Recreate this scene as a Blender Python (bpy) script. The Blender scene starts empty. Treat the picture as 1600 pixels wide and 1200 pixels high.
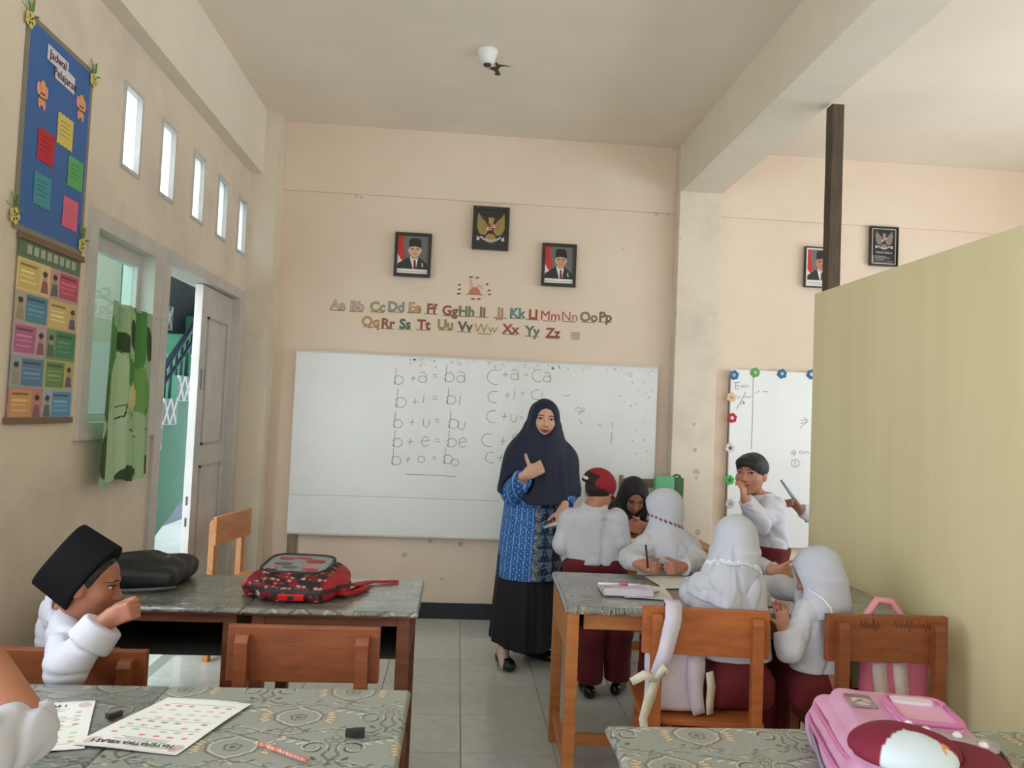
import bpy, bmesh, math, random
import numpy as np
from mathutils import Vector, Matrix

# ------------------------------------------------------------------ camera, sky, exposure
scene = bpy.context.scene
COL = scene.collection
FPX, CX, CY = 1178.0, 800.0, 600.0
CAM_H = 1.43
_roll = math.radians(2.6)
_d = np.array([716 - CX, 645 - CY, FPX]); _d /= np.linalg.norm(_d)
_u = np.array([math.sin(_roll), -math.cos(_roll), 0.0]); _u -= _d * (_u @ _d); _u /= np.linalg.norm(_u)
_x = np.cross(_d, _u)
_x = -_x if _x[0] < 0 else _x
ROT = np.array([_x, _d, _u])
cam_data = bpy.data.cameras.new('camera')
cam_data.sensor_width = 36.0
cam_data.lens = FPX / 1600.0 * 36.0
cam_data.clip_start = 0.02
cam = bpy.data.objects.new('camera', cam_data)
COL.objects.link(cam)
_m = Matrix.Identity(4)
for _i in range(3):
    _m[_i][0] = ROT[_i, 0]; _m[_i][1] = -ROT[_i, 1]; _m[_i][2] = -ROT[_i, 2]
_m[2][3] = CAM_H
cam.matrix_world = _m
scene.camera = cam

world = bpy.data.worlds.new('overcast_sky')
scene.world = world
world.use_nodes = True
_bg = world.node_tree.nodes['Background']
_bg.inputs['Color'].default_value = (0.82, 0.915, 1.0, 1)
_bg.inputs['Strength'].default_value = 5.0
scene.view_settings.view_transform = 'Standard'
scene.view_settings.look = 'None'
scene.view_settings.gamma = 1.0
scene.view_settings.use_curve_mapping = False
scene.view_settings.exposure = 0.38
scene.cycles.max_bounces = 10
scene.cycles.diffuse_bounces = 6
scene.cycles.transparent_max_bounces = 12


def portal(loc, rot, sx, sy):
    """daylight portal in an opening of the room: guides sky sampling, emits nothing itself"""
    li = bpy.data.lights.new('daylight_portal', 'AREA')
    li.shape = 'RECTANGLE'; li.size = sx; li.size_y = sy
    li.cycles.is_portal = True
    o = bpy.data.objects.new('daylight_portal', li)
    o.location = loc; o.rotation_euler = rot
    COL.objects.link(o)


# ------------------------------------------------------------------ helpers
def P(px, py, Y):
    """world point at depth Y on the sight line of a photo pixel (measuring aid)"""
    r = ROT @ np.array([px - CX, py - CY, FPX])
    return np.array([0, 0, CAM_H]) + r * (Y / r[1])


def A(*v):
    return np.array(v, float)


def lin(c):
    out = []
    for v in c[:3]:
        v = v / 255.0
        out.append(v / 12.92 if v <= 0.04045 else ((v + 0.055) / 1.055) ** 2.4)
    return tuple(out)


MATS = {}


def mat(name, c=(200, 200, 200), rough=0.6, c2=None, scale=6.0, detail=4.0, bump=0.0, bscale=40.0,
        stretch=None, metal=0.0, attr=False, coat=0.0, sheen=0.0, rnd=0.0, spec=0.5, lo=0.35, hi=0.7, sss=0.0):
    if name in MATS:
        return MATS[name]
    m = bpy.data.materials.new(name)
    m.use_nodes = True
    nt = m.node_tree; N = nt.nodes; L = nt.links
    b = N['Principled BSDF']
    b.inputs['Roughness'].default_value = rough
    b.inputs['Metallic'].default_value = metal
    b.inputs['Specular IOR Level'].default_value = spec
    b.inputs['Coat Weight'].default_value = coat
    b.inputs['Coat Roughness'].default_value = 0.12
    b.inputs['Sheen Weight'].default_value = sheen
    if sss:
        b.inputs['Subsurface Weight'].default_value = sss
        b.inputs['Subsurface Radius'].default_value = (0.012, 0.005, 0.003)
    tc = N.new('ShaderNodeTexCoord')
    mp = N.new('ShaderNodeMapping')
    L.new(tc.outputs['Object'], mp.inputs['Vector'])
    if stretch:
        mp.inputs['Scale'].default_value = stretch
    col = None
    if attr:
        at = N.new('ShaderNodeAttribute'); at.attribute_name = 'Col'
        col = at.outputs['Color']
    if c2 is not None:
        nz = N.new('ShaderNodeTexNoise')
        nz.inputs['Scale'].default_value = scale; nz.inputs['Detail'].default_value = detail
        nz.inputs['Roughness'].default_value = 0.62
        L.new(mp.outputs['Vector'], nz.inputs['Vector'])
        rp = N.new('ShaderNodeMapRange')
        rp.inputs['From Min'].default_value = lo; rp.inputs['From Max'].default_value = hi
        L.new(nz.outputs['Fac'], rp.inputs['Value'])
        mx = N.new('ShaderNodeMix'); mx.data_type = 'RGBA'
        L.new(rp.outputs['Result'], mx.inputs['Factor'])
        if col is not None:
            L.new(col, mx.inputs['A'])
            mu = N.new('ShaderNodeMix'); mu.data_type = 'RGBA'; mu.blend_type = 'MULTIPLY'
            mu.inputs['Factor'].default_value = 1.0
            L.new(col, mu.inputs['A']); mu.inputs['B'].default_value = (*lin(c2), 1)
            L.new(mu.outputs['Result'], mx.inputs['B'])
        else:
            mx.inputs['A'].default_value = (*lin(c), 1); mx.inputs['B'].default_value = (*lin(c2), 1)
        col = mx.outputs['Result']
    if rnd:
        oi = N.new('ShaderNodeObjectInfo')
        r2 = N.new('ShaderNodeMapRange')
        r2.inputs['To Min'].default_value = 1 - rnd; r2.inputs['To Max'].default_value = 1 + rnd
        L.new(oi.outputs['Random'], r2.inputs['Value'])
        hs = N.new('ShaderNodeHueSaturation')
        L.new(r2.outputs['Result'], hs.inputs['Value'])
        if col is not None:
            L.new(col, hs.inputs['Color'])
        else:
            hs.inputs['Color'].default_value = (*lin(c), 1)
        col = hs.outputs['Color']
    if col is not None:
        L.new(col, b.inputs['Base Color'])
    else:
        b.inputs['Base Color'].default_value = (*lin(c), 1)
    if bump:
        n2 = N.new('ShaderNodeTexNoise')
        n2.inputs['Scale'].default_value = bscale; n2.inputs['Detail'].default_value = 3.0
        L.new(mp.outputs['Vector'], n2.inputs['Vector'])
        bp = N.new('ShaderNodeBump'); bp.inputs['Strength'].default_value = bump
        bp.inputs['Distance'].default_value = 0.01
        L.new(n2.outputs['Fac'], bp.inputs['Height'])
        L.new(bp.outputs['Normal'], b.inputs['Normal'])
        if coat:
            L.new(bp.outputs['Normal'], b.inputs['Coat Normal'])
    MATS[name] = m
    return m


def glass_mat(name, tint=(235, 245, 240), refl=0.12, rough=0.02):
    if name in MATS:
        return MATS[name]
    m = bpy.data.materials.new(name); m.use_nodes = True
    N = m.node_tree.nodes; L = m.node_tree.links
    N.clear()
    out = N.new('ShaderNodeOutputMaterial')
    tr = N.new('ShaderNodeBsdfTransparent'); tr.inputs['Color'].default_value = (*lin(tint), 1)
    gl = N.new('ShaderNodeBsdfGlossy'); gl.inputs['Roughness'].default_value = rough
    mx = N.new('ShaderNodeMixShader'); mx.inputs['Fac'].default_value = refl
    L.new(tr.outputs[0], mx.inputs[1]); L.new(gl.outputs[0], mx.inputs[2])
    L.new(mx.outputs[0], out.inputs['Surface'])
    MATS[name] = m
    return m


def link(name, me, m, parent=None, loc=None, rot=None):
    o = bpy.data.objects.new(name, me)
    COL.objects.link(o)
    if m is not None and len(me.materials) == 0:
        me.materials.append(m)
    if parent is not None:
        o.parent = parent
    if loc is not None:
        o.location = loc
    if rot is not None:
        o.rotation_euler = rot
    return o


def tag(o, label, cat, group=None, kind=None):
    o['label'] = label; o['category'] = cat
    if group: o['group'] = group
    if kind: o['kind'] = kind
    return o


def struct(o, label=None, cat=None):
    o['kind'] = 'structure'
    if label: o['label'] = label
    if cat: o['category'] = cat
    return o


def thing(name, label, cat, loc=(0, 0, 0), rz=0.0, group=None):
    o = bpy.data.objects.new(name, None)
    o.empty_display_size = 0.05
    COL.objects.link(o)
    o.location = loc; o.rotation_euler = (0, 0, rz)
    return tag(o, label, cat, group)


def copy_tree(o, parent=None):
    c = o.copy(); COL.objects.link(c)
    c.parent = parent
    for ch in list(o.children):
        copy_tree(ch, c)
    return c


class MB:
    """collects boxes / tubes / polygons into one mesh"""
    def __init__(s):
        s.v = []; s.f = []; s.smooth = []

    def quad(s, vs, smooth=False):
        b = len(s.v); s.v += [tuple(map(float, p)) for p in vs]; s.f.append(tuple(range(b, b + len(vs)))); s.smooth.append(smooth)
        return s

    def box(s, lo, hi, M=None):
        x0, y0, z0 = lo; x1, y1, z1 = hi
        c = [(x0, y0, z0), (x1, y0, z0), (x1, y1, z0), (x0, y1, z0), (x0, y0, z1), (x1, y0, z1), (x1, y1, z1), (x0, y1, z1)]
        if M is not None:
            c = [tuple(M @ Vector(p)) for p in c]
        b = len(s.v); s.v += c
        for f in ((0, 3, 2, 1), (4, 5, 6, 7), (0, 1, 5, 4), (1, 2, 6, 5), (2, 3, 7, 6), (3, 0, 4, 7)):
            s.f.append(tuple(b + i for i in f)); s.smooth.append(False)
        return s

    def tube(s, pts, r, n=10, cap=True, flat=1.0, side=None):
        """tube along pts with radius r (scalar or list); flat squashes one axis"""
        pts = [np.array(p, float) for p in pts]
        rs = r if hasattr(r, '__len__') else [r] * len(pts)
        b0 = len(s.v); prev = None
        for i, p in enumerate(pts):
            t = pts[min(i + 1, len(pts) - 1)] - pts[max(i - 1, 0)]
            t = t / (np.linalg.norm(t) + 1e-9)
            if prev is None:
                a = np.array(side, float) if side is not None else (A(0, 0, 1) if abs(t[2]) < 0.9 else A(1, 0, 0))
            else:
                a = prev
            a = a - t * (a @ t); a /= np.linalg.norm(a) + 1e-9
            bb = np.cross(t, a); prev = a
            for k in range(n):
                an = 2 * math.pi * k / n
                s.v.append(tuple(p + rs[i] * (math.cos(an) * a + flat * math.sin(an) * bb)))
        for i in range(len(pts) - 1):
            for k in range(n):
                k2 = (k + 1) % n
                s.f.append((b0 + i * n + k, b0 + i * n + k2, b0 + (i + 1) * n + k2, b0 + (i + 1) * n + k)); s.smooth.append(True)
        if cap:
            s.f.append(tuple(b0 + k for k in reversed(range(n)))); s.smooth.append(False)
            e = b0 + (len(pts) - 1) * n
            s.f.append(tuple(e + k for k in range(n))); s.smooth.append(False)
        return s

    def lathe(s, prof, n=24, M=None, cap=True):
        b0 = len(s.v)
        for r, z in prof:
            for k in range(n):
                a = 2 * math.pi * k / n
                p = Vector((r * math.cos(a), r * math.sin(a), z))
                s.v.append(tuple(M @ p if M is not None else p))
        for i in range(len(prof) - 1):
            for k in range(n):
                k2 = (k + 1) % n
                s.f.append((b0 + i * n + k, b0 + i * n + k2, b0 + (i + 1) * n + k2, b0 + (i + 1) * n + k)); s.smooth.append(True)
        if cap:
            s.f.append(tuple(b0 + k for k in reversed(range(n)))); s.smooth.append(False)
            e = b0 + (len(prof) - 1) * n
            s.f.append(tuple(e + k for k in range(n))); s.smooth.append(False)
        return s

    def prism(s, poly, h, M):
        """polygon (x,y) extruded from z=0 to h, then M"""
        n = len(poly); b = len(s.v)
        for z in (0, h):
            for x, y in poly:
                s.v.append(tuple(M @ Vector((x, y, z))))
        s.f.append(tuple(b + i for i in reversed(range(n)))); s.f.append(tuple(b + n + i for i in range(n)))
        s.smooth += [False, False]
        for i in range(n):
            j = (i + 1) % n
            s.f.append((b + i, b + j, b + n + j, b + n + i)); s.smooth.append(False)
        return s

    def ribbon(s, pts, widths, normal, th=0.003):
        """flat strap along pts, width direction = tangent x normal"""
        pts = [np.array(p, float) for p in pts]
        b0 = len(s.v); n = len(pts)
        ws = widths if hasattr(widths, '__len__') else [widths] * n
        for i, p in enumerate(pts):
            t = pts[min(i + 1, n - 1)] - pts[max(i - 1, 0)]
            t /= np.linalg.norm(t) + 1e-9
            nr = np.array(normal[i] if np.ndim(normal) == 2 else normal, float)
            nr = nr - t * (nr @ t); nr /= np.linalg.norm(nr) + 1e-9
            w = np.cross(t, nr)
            for a, c in ((-1, -1), (1, -1), (1, 1), (-1, 1)):
                s.v.append(tuple(p + w * ws[i] / 2 * a + nr * th / 2 * c))
        for i in range(n - 1):
            for k in range(4):
                k2 = (k + 1) % 4
                s.f.append((b0 + i * 4 + k, b0 + i * 4 + k2, b0 + (i + 1) * 4 + k2, b0 + (i + 1) * 4 + k)); s.smooth.append(k % 2 == 0)
        s.f.append((b0 + 3, b0 + 2, b0 + 1, b0)); e = b0 + (n - 1) * 4
        s.f.append((e, e + 1, e + 2, e + 3)); s.smooth += [False, False]
        return s

    def mesh(s, name, bevel=0.0, seg=2):
        me = bpy.data.meshes.new(name)
        me.from_pydata(s.v, [], s.f)
        if bevel:
            bm = bmesh.new(); bm.from_mesh(me)
            bmesh.ops.bevel(bm, geom=bm.edges[:], offset=bevel, segments=seg, affect='EDGES', profile=0.6, clamp_overlap=True)
            bmesh.ops.recalc_face_normals(bm, faces=bm.faces[:])
            bm.to_mesh(me); bm.free()
        else:
            me.polygons.foreach_set('use_smooth', s.smooth)
            bm = bmesh.new(); bm.from_mesh(me)
            bmesh.ops.recalc_face_normals(bm, faces=bm.faces[:])
            bm.to_mesh(me); bm.free()
        me.update()
        return me

    def build(s, name, m, parent=None, loc=None, rot=None, bevel=0.0):
        return link(name, s.mesh(name, bevel), m, parent, loc, rot)


def box(name, lo, hi, m, parent=None, bevel=0.0, loc=None, rot=None):
    return MB().box(lo, hi).build(name, m, parent, loc, rot, bevel)


# ---- painted sheets: a fine grid whose own printed colours sit in a colour attribute
class Canvas:
    def __init__(s, w, h, res, base):
        s.w, s.h = w, h
        s.nx = int(round(w / res)) + 1; s.ny = int(round(h / res)) + 1
        s.a = np.empty((s.ny, s.nx, 3), np.float32); s.a[:] = lin(base)
        s.u, s.v = np.meshgrid(np.linspace(0, w, s.nx), np.linspace(0, h, s.ny))

    def win(s, x0, x1, y0, y1):
        i0 = max(0, int(x0 / s.w * (s.nx - 1))); i1 = min(s.nx, int(x1 / s.w * (s.nx - 1)) + 2)
        j0 = max(0, int(y0 / s.h * (s.ny - 1))); j1 = min(s.ny, int(y1 / s.h * (s.ny - 1)) + 2)
        return (slice(j0, j1), slice(i0, i1)) if i1 > i0 and j1 > j0 else None

    def put(s, w, m, c, al=1.0):
        sub = s.a[w]
        sub[m] = sub[m] * (1 - al) + np.array(lin(c), np.float32) * al

    def rect(s, x0, y0, x1, y1, c, al=1.0):
        w = s.win(x0, x1, y0, y1)
        if w:
            u, v = s.u[w], s.v[w]
            s.put(w, (u >= x0) & (u <= x1) & (v >= y0) & (v <= y1), c, al)

    def ell(s, cx, cy, rx, ry, c, rot=0.0, al=1.0):
        R = max(rx, ry)
        w = s.win(cx - R, cx + R, cy - R, cy + R)
        if w:
            u, v = s.u[w] - cx, s.v[w] - cy
            ca, sa = math.cos(rot), math.sin(rot)
            s.put(w, ((u * ca + v * sa) / rx) ** 2 + ((-u * sa + v * ca) / ry) ** 2 <= 1, c, al)

    def poly(s, pts, c, al=1.0):
        xs = [p[0] for p in pts]; ys = [p[1] for p in pts]
        w = s.win(min(xs), max(xs), min(ys), max(ys))
        if w:
            u, v = s.u[w], s.v[w]; ins = np.zeros(u.shape, bool)
            for i in range(len(pts)):
                (xa, ya), (xb, yb) = pts[i], pts[i - 1]
                if ya == yb: continue
                ins ^= ((ya > v) != (yb > v)) & (u < (xb - xa) * (v - ya) / (yb - ya) + xa)
            s.put(w, ins, c, al)

    def line(s, pts, wd, c, al=1.0):
        xs = [p[0] for p in pts]; ys = [p[1] for p in pts]
        w = s.win(min(xs) - wd, max(xs) + wd, min(ys) - wd, max(ys) + wd)
        if w:
            u, v = s.u[w], s.v[w]; d = np.full(u.shape, 9.0)
            for (xa, ya), (xb, yb) in zip(pts[:-1], pts[1:]):
                dx, dy = xb - xa, yb - ya
                t = np.clip(((u - xa) * dx + (v - ya) * dy) / (dx * dx + dy * dy + 1e-12), 0, 1)
                d = np.minimum(d, np.hypot(u - xa - t * dx, v - ya - t * dy))
            s.put(w, d <= wd / 2, c, al)

    def mesh(s, name, fn=None, th=0.0):
        """grid in local x (width, centred), z (height, from 0), facing -y; fn(u,v)->xyz overrides; th adds a backing slab"""
        if fn is None:
            X = s.u - s.w / 2; Y = np.zeros_like(X); Z = s.v
        else:
            X, Y, Z = fn(s.u, s.v)
        co = np.stack([X, Y, Z], -1).reshape(-1, 3)
        cols = s.a.reshape(-1, 3)
        idx = np.arange(s.nx * s.ny).reshape(s.ny, s.nx)
        q = np.stack([idx[:-1, :-1], idx[:-1, 1:], idx[1:, 1:], idx[1:, :-1]], -1).reshape(-1, 4)
        faces = q.tolist()
        if th:
            ring = np.concatenate([idx[0, :], idx[1:, -1], idx[-1, -2::-1], idx[-2:0:-1, 0]])
            nb = len(co)
            back = co[ring] + np.array([0, th, 0]) if fn is None else co[ring] + np.array([0, 0, -th])
            co = np.vstack([co, back]); cols = np.vstack([cols, cols[ring]])
            n = len(ring)
            for i in range(n):
                j = (i + 1) % n
                faces.append((int(ring[i]), nb + i, nb + j, int(ring[j])))
            faces.append(tuple(nb + i for i in reversed(range(n))))
        return colmesh(name, co, faces, cols, smooth=fn is not None)


def colmesh(name, co, faces, cols, smooth=True):
    me = bpy.data.meshes.new(name)
    me.from_pydata(np.asarray(co).tolist(), [], faces)
    if smooth:
        me.polygons.foreach_set('use_smooth', [True] * len(me.polygons))
    at = me.color_attributes.new('Col', 'FLOAT_COLOR', 'POINT')
    c4 = np.ones((len(co), 4), np.float32); c4[:, :3] = cols
    at.data.foreach_set('color', c4.ravel())
    me.update()
    return me


def text_mesh(txt, size, extrude=0.0006, offset=0.0, align='CENTER', shear=0.0):
    cu = bpy.data.curves.new('lettering', 'FONT')
    cu.body = txt; cu.size = size; cu.extrude = extrude; cu.offset = offset
    cu.align_x = align; cu.align_y = 'CENTER'; cu.resolution_u = 3; cu.shear = shear
    o = bpy.data.objects.new('lettering', cu)
    COL.objects.link(o)
    dg = bpy.context.evaluated_depsgraph_get(); dg.update()
    me = bpy.data.meshes.new_from_object(o.evaluated_get(dg))
    bpy.data.objects.remove(o); bpy.data.curves.remove(cu)
    me.name = 'lettering'
    me.materials.clear()
    return me


def strokes_mb(strokes, wd, to3, lift=0.0008, mb=None):
    """pen strokes (lists of 2-D points) as thin flat ribbons on a plane; to3(u,v,lift)->xyz"""
    mb = mb or MB()
    for pts in strokes:
        pts = [np.array(p, float) for p in pts]
        L, Rr = [], []
        for i, p in enumerate(pts):
            t = pts[min(i + 1, len(pts) - 1)] - pts[max(i - 1, 0)]
            t /= np.linalg.norm(t) + 1e-9
            n = A(-t[1], t[0]) * wd / 2
            e = t * wd / 2 * (-1 if i == 0 else (1 if i == len(pts) - 1 else 0))
            L.append(p + n + e); Rr.append(p - n + e)
        for i in range(len(pts) - 1):
            mb.quad([to3(*Rr[i], lift), to3(*Rr[i + 1], lift), to3(*L[i + 1], lift), to3(*L[i], lift)])
    return mb


def arc(cx, cy, rx, ry, a0, a1, n=14):
    return [(cx + rx * math.cos(math.radians(a0 + (a1 - a0) * i / n)), cy + ry * math.sin(math.radians(a0 + (a1 - a0) * i / n))) for i in range(n + 1)]

# ------------------------------------------------------------------ the room
YB, ZC, XL = 5.315, 3.415, -1.46
YR, XR = -2.8, 4.8
PI = math.pi

M_WALL = mat('cream_wall_paint', (236, 217, 198), 0.75, c2=(229, 209, 189), scale=1.6, bump=0.08, bscale=30)
M_WALL_L = mat('cream_wall_paint_scuffed', (232, 218, 201), 0.75, c2=(208, 198, 185), scale=2.2, detail=8, bump=0.1, bscale=30, lo=0.45, hi=0.75)
M_COLUMN = mat('column_paint', (230, 218, 199), 0.75, c2=(208, 197, 178), scale=2.8, detail=7, bump=0.08, lo=0.5, hi=0.8)
M_CEIL = mat('ceiling_paint', (242, 232, 218), 0.85, c2=(230, 221, 207), scale=0.9, detail=5, bump=0.05)
M_BEAM = mat('beam_paint', (238, 230, 214), 0.8, c2=(229, 221, 205), scale=1.5)
M_BLACK = mat('black_gloss_paint', (26, 27, 34), 0.4, c2=(36, 37, 44), scale=8)
M_TILE = mat('grey_floor_tile', (196, 198, 192), 0.13, c2=(208, 209, 204), scale=14, rnd=0.05, bump=0.015, bscale=6)
M_GROUT = mat('floor_grout', (150, 148, 136), 0.8)
M_FRAME = mat('white_frame_paint', (206, 203, 200), 0.5, c2=(192, 188, 184), scale=5)
M_PART = mat('olive_partition_board', (234, 222, 178), 0.55, c2=(226, 214, 168), scale=1.2, stretch=(1, 6, 0.4), bump=0.03, bscale=20)
M_POST = mat('weathered_timber', (92, 78, 62), 0.8, c2=(66, 56, 46), scale=9, stretch=(6, 6, 0.6), bump=0.3, bscale=30)
M_GLASS = glass_mat('window_glass')
M_MILK = bpy.data.materials.new('milky_glass'); M_MILK.use_nodes = True
_N = M_MILK.node_tree.nodes; _N.clear()
_o = _N.new('ShaderNodeOutputMaterial'); _t = _N.new('ShaderNodeBsdfTranslucent'); _r = _N.new('ShaderNodeBsdfTransparent'); _x2 = _N.new('ShaderNodeMixShader')
_t.inputs['Color'].default_value = (0.9, 0.95, 0.95, 1); _x2.inputs['Fac'].default_value = 0.15
M_MILK.node_tree.links.new(_t.outputs[0], _x2.inputs[1]); M_MILK.node_tree.links.new(_r.outputs[0], _x2.inputs[2]); M_MILK.node_tree.links.new(_x2.outputs[0], _o.inputs['Surface'])

# floor with every tile its own piece
floor = struct(box('floor', (XL - 0.14, YR - 0.1, -0.12), (XR + 0.1, YB + 0.12, -0.004), M_GROUT),
               'grey glossy tiled classroom floor', 'floor')
tile_me = MB().box((-0.1985, -0.2005, -0.006), (0.1985, 0.2005, 0.0)).mesh('tile', bevel=0.0012, seg=1)
tile_me.materials.append(M_TILE)
for i in range(-4, 8):
    for j in range(0, 14):
        x0, x1 = 0.0745 + 0.401 * i, 0.0745 + 0.401 * (i + 1)
        yc = 5.067 - 0.405 * j + 0.0
        o = bpy.data.objects.new('tile', tile_me); COL.objects.link(o)
        o.location = ((x0 + x1) / 2, yc, 0); o.parent = floor
cut_me = MB().box((-0.1985, -0.02, -0.006), (0.1985, 0.0215, 0.0)).mesh('tile', bevel=0.0012, seg=1)
cut_me.materials.append(M_TILE)
for i in range(-4, 8):
    o = bpy.data.objects.new('tile', cut_me); COL.objects.link(o)
    o.location = (0.0745 + 0.401 * (i + 0.5), 5.292, 0); o.parent = floor

struct(box('ceiling', (XL - 0.14, YR - 0.1, ZC), (XR + 0.1, YB + 0.12, ZC + 0.12), M_CEIL), 'pale stained plaster ceiling', 'ceiling')
ceiling = bpy.data.objects['ceiling']


def holed(name, axis, at0, at1, u0, u1, holes, m, z0=0.0, z1=ZC):
    """wall slab with rectangular openings; axis 'x' = slab normal along x (u = y), 'y' = normal along y (u = x)"""
    us = sorted({u0, u1, *[h[0] for h in holes], *[h[1] for h in holes]})
    zs = sorted({z0, z1, *[h[2] for h in holes], *[h[3] for h in holes]})
    mb = MB()
    for a, b in zip(us[:-1], us[1:]):
        run = None
        for c, d in zip(zs[:-1], zs[1:]):
            um, zm = (a + b) / 2, (c + d) / 2
            solid = not any(h[0] < um < h[1] and h[2] < zm < h[3] for h in holes)
            if solid:
                run = (run[0], d) if run else (c, d)
            if run and (not solid or d == zs[-1]):
                if axis == 'x': mb.box((at0, a, run[0]), (at1, b, run[1]))
                else: mb.box((a, at0, run[0]), (b, at1, run[1]))
                run = None
    return struct(mb.build(name, m))


VENT_Y = [3.225, 3.625, 4.055, 4.47, 4.88]
vents = [(y, y + 0.19, 2.40, 2.77) for y in VENT_Y]
ADDED_W = [(0.15, 2.15, 1.0, 2.3), (-2.4, -0.4, 1.0, 2.3)]  # window openings out of view, added to bring in daylight
wall_left = holed('wall_left', 'x', XL - 0.14, XL, YR, YB, vents + [(3.0, 3.72, 1.28, 2.17), (3.72, 5.08, 0.0, 2.17)] + ADDED_W, M_WALL_L)
wall_left['label'] = 'scuffed cream side wall with door and high slot windows'
wall_back = struct(box('wall_back', (XL - 0.14, YB, 0), (XR + 0.1, YB + 0.12, ZC), M_WALL), 'cream wall behind the whiteboards', 'wall')
holed('wall_rear', 'y', YR - 0.12, YR, XL - 0.14, XR, [(-0.9, 0.9, 1.0, 2.3), (2.2, 4.2, 1.0, 2.3)], M_WALL)
holed('wall_right', 'x', XR, XR + 0.12, YR, YB, [(-1.5, 1.0, 1.0, 2.4), (1.6, 4.4, 1.0, 2.4)], M_WALL)
for (y0, y1, z0, z1) in vents + ADDED_W + [(3.0, 3.72, 1.28, 2.17), (3.8, 4.43, 0, 2.11)]:
    portal((XL - 0.15, (y0 + y1) / 2, (z0 + z1) / 2), (0, -PI / 2, 0), z1 - z0, y1 - y0)
for (y0, y1, z0, z1) in [(-1.5, 1.0, 1.0, 2.4), (1.6, 4.4, 1.0, 2.4)]:
    portal((XR + 0.13, (y0 + y1) / 2, (z0 + z1) / 2), (0, PI / 2, 0), z1 - z0, y1 - y0)
for (x0, x1, z0, z1) in [(-0.9, 0.9, 1.0, 2.3), (2.2, 4.2, 1.0, 2.3)]:
    portal(((x0 + x1) / 2, YR - 0.13, (z0 + z1) / 2), (PI / 2, 0, 0), x1 - x0, z1 - z0)

# pilaster, column, beams, upper wall band
struct(box('trim_1', (XL, 5.12, 0), (-1.285, YB, ZC), M_COLUMN), 'cream corner pilaster beside the door', 'pilaster')
struct(box('trim_2', (1.497, 5.19, 0), (1.80, YB, ZC), M_COLUMN, bevel=0.006), 'cream concrete column between the two whiteboards', 'column')
struct(box('trim_3', (XL, YR, 2.975), (-1.38, 5.12, ZC), M_BEAM), 'shallow concrete beam along the window wall', 'beam')
struct(box('trim_4', (1.512, YR, 3.065), (1.80, 5.19, ZC), M_BEAM), 'thick concrete beam crossing the ceiling to the column', 'beam')
struct(box('trim_5', (-1.285, 5.297, 2.932), (1.497, YB, ZC), M_WALL, bevel=0.004), 'raised plaster band above the portraits', 'plaster band')
struct(box('trim_6', (1.80, 5.297, 2.932), (XR, YB, ZC), M_WALL, bevel=0.004), 'raised plaster band in the neighbouring room', 'plaster band')
struct(box('baseboard_back', (-1.285, 5.300, 0), (1.497, YB, 0.108), M_BLACK), 'black painted skirting below the whiteboard', 'skirting')
struct(box('baseboard_column', (1.485, 5.178, 0), (1.812, 5.19, 0.108), M_BLACK), 'black painted skirting at the column', 'skirting')
struct(box('baseboard_right', (1.80, 5.300, 0), (XR, YB, 0.108), M_BLACK), 'black painted skirting in the neighbouring room', 'skirting')

# partition of olive board and its timber post
struct(box('wall_partition', (1.791, -1.2, 0.0), (1.805, 3.72, 2.115), M_PART, bevel=0.002), 'olive yellow board partition between the two classes', 'partition')
struct(box('trim_7', (1.806, 3.61, 0), (1.868, 3.675, 3.063), M_POST, bevel=0.003), 'weathered timber post holding the partition', 'post')

# marks of wear
M_STAIN = mat('soot_stain', (92, 84, 66), 0.9, c2=(70, 62, 48), scale=30)
M_SMUDGE = mat('wall_smudge', (190, 176, 154), 0.9, c2=(206, 192, 170), scale=30)
rnd = random.Random(4)


def blob(pts, rad, seed, n=40):
    r = random.Random(seed); out = []
    for k in range(n):
        a = 2 * PI * k / n
        out.append((math.cos(a) * rad * (0.7 + 0.6 * r.random()), math.sin(a) * rad * (0.7 + 0.6 * r.random())))
    return [(pts[0] + x, pts[1] + y) for x, y in out]


mb = MB()
arm = [(0.115, 4.20), (0.128, 4.175), (0.135, 4.20), (0.17, 4.205), (0.235, 4.222), (0.17, 4.222), (0.15, 4.235), (0.14, 4.27), (0.15, 4.30),
       (0.158, 4.34), (0.135, 4.345), (0.118, 4.335), (0.128, 4.315), (0.118, 4.29), (0.10, 4.275), (0.075, 4.27), (0.10, 4.255), (0.085, 4.243), (0.112, 4.24), (0.126, 4.22)]
mb.quad([(x, y, ZC - 0.0006) for x, y in reversed(arm)])
mb.build('stain', M_STAIN, ceiling)
for px, py, r, s in [(1086, 703, 0.016, 1), (1088, 737, 0.022, 2), (1088, 747, 0.012, 3), (1063, 373, 0.006, 4), (1084, 663, 0.012, 5), (1090, 832, 0.02, 6)]:
    p = P(px, py, 5.189)
    MB().quad([(p[0] + x, 5.1894, p[2] + z) for x, z in blob((0, 0), r, s, 14)]).build('smudge', M_SMUDGE, bpy.data.objects['trim_2'])
for px, py, r, s in [(1026, 335, 0.014, 11), (1043, 336, 0.008, 12), (565, 308, 0.012, 13), (557, 307, 0.01, 14), (974, 388, 0.006, 15), (632, 867, 0.02, 16), (672, 845, 0.016, 17), (720, 850, 0.02, 18), (690, 905, 0.012, 19)]:
    p = P(px, py, YB - 0.0006)
    MB().quad([(p[0] + x, YB - 0.0006, p[2] + z) for x, z in blob((0, 0), r, s, 14)]).build('smudge', M_SMUDGE, wall_back)

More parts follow.
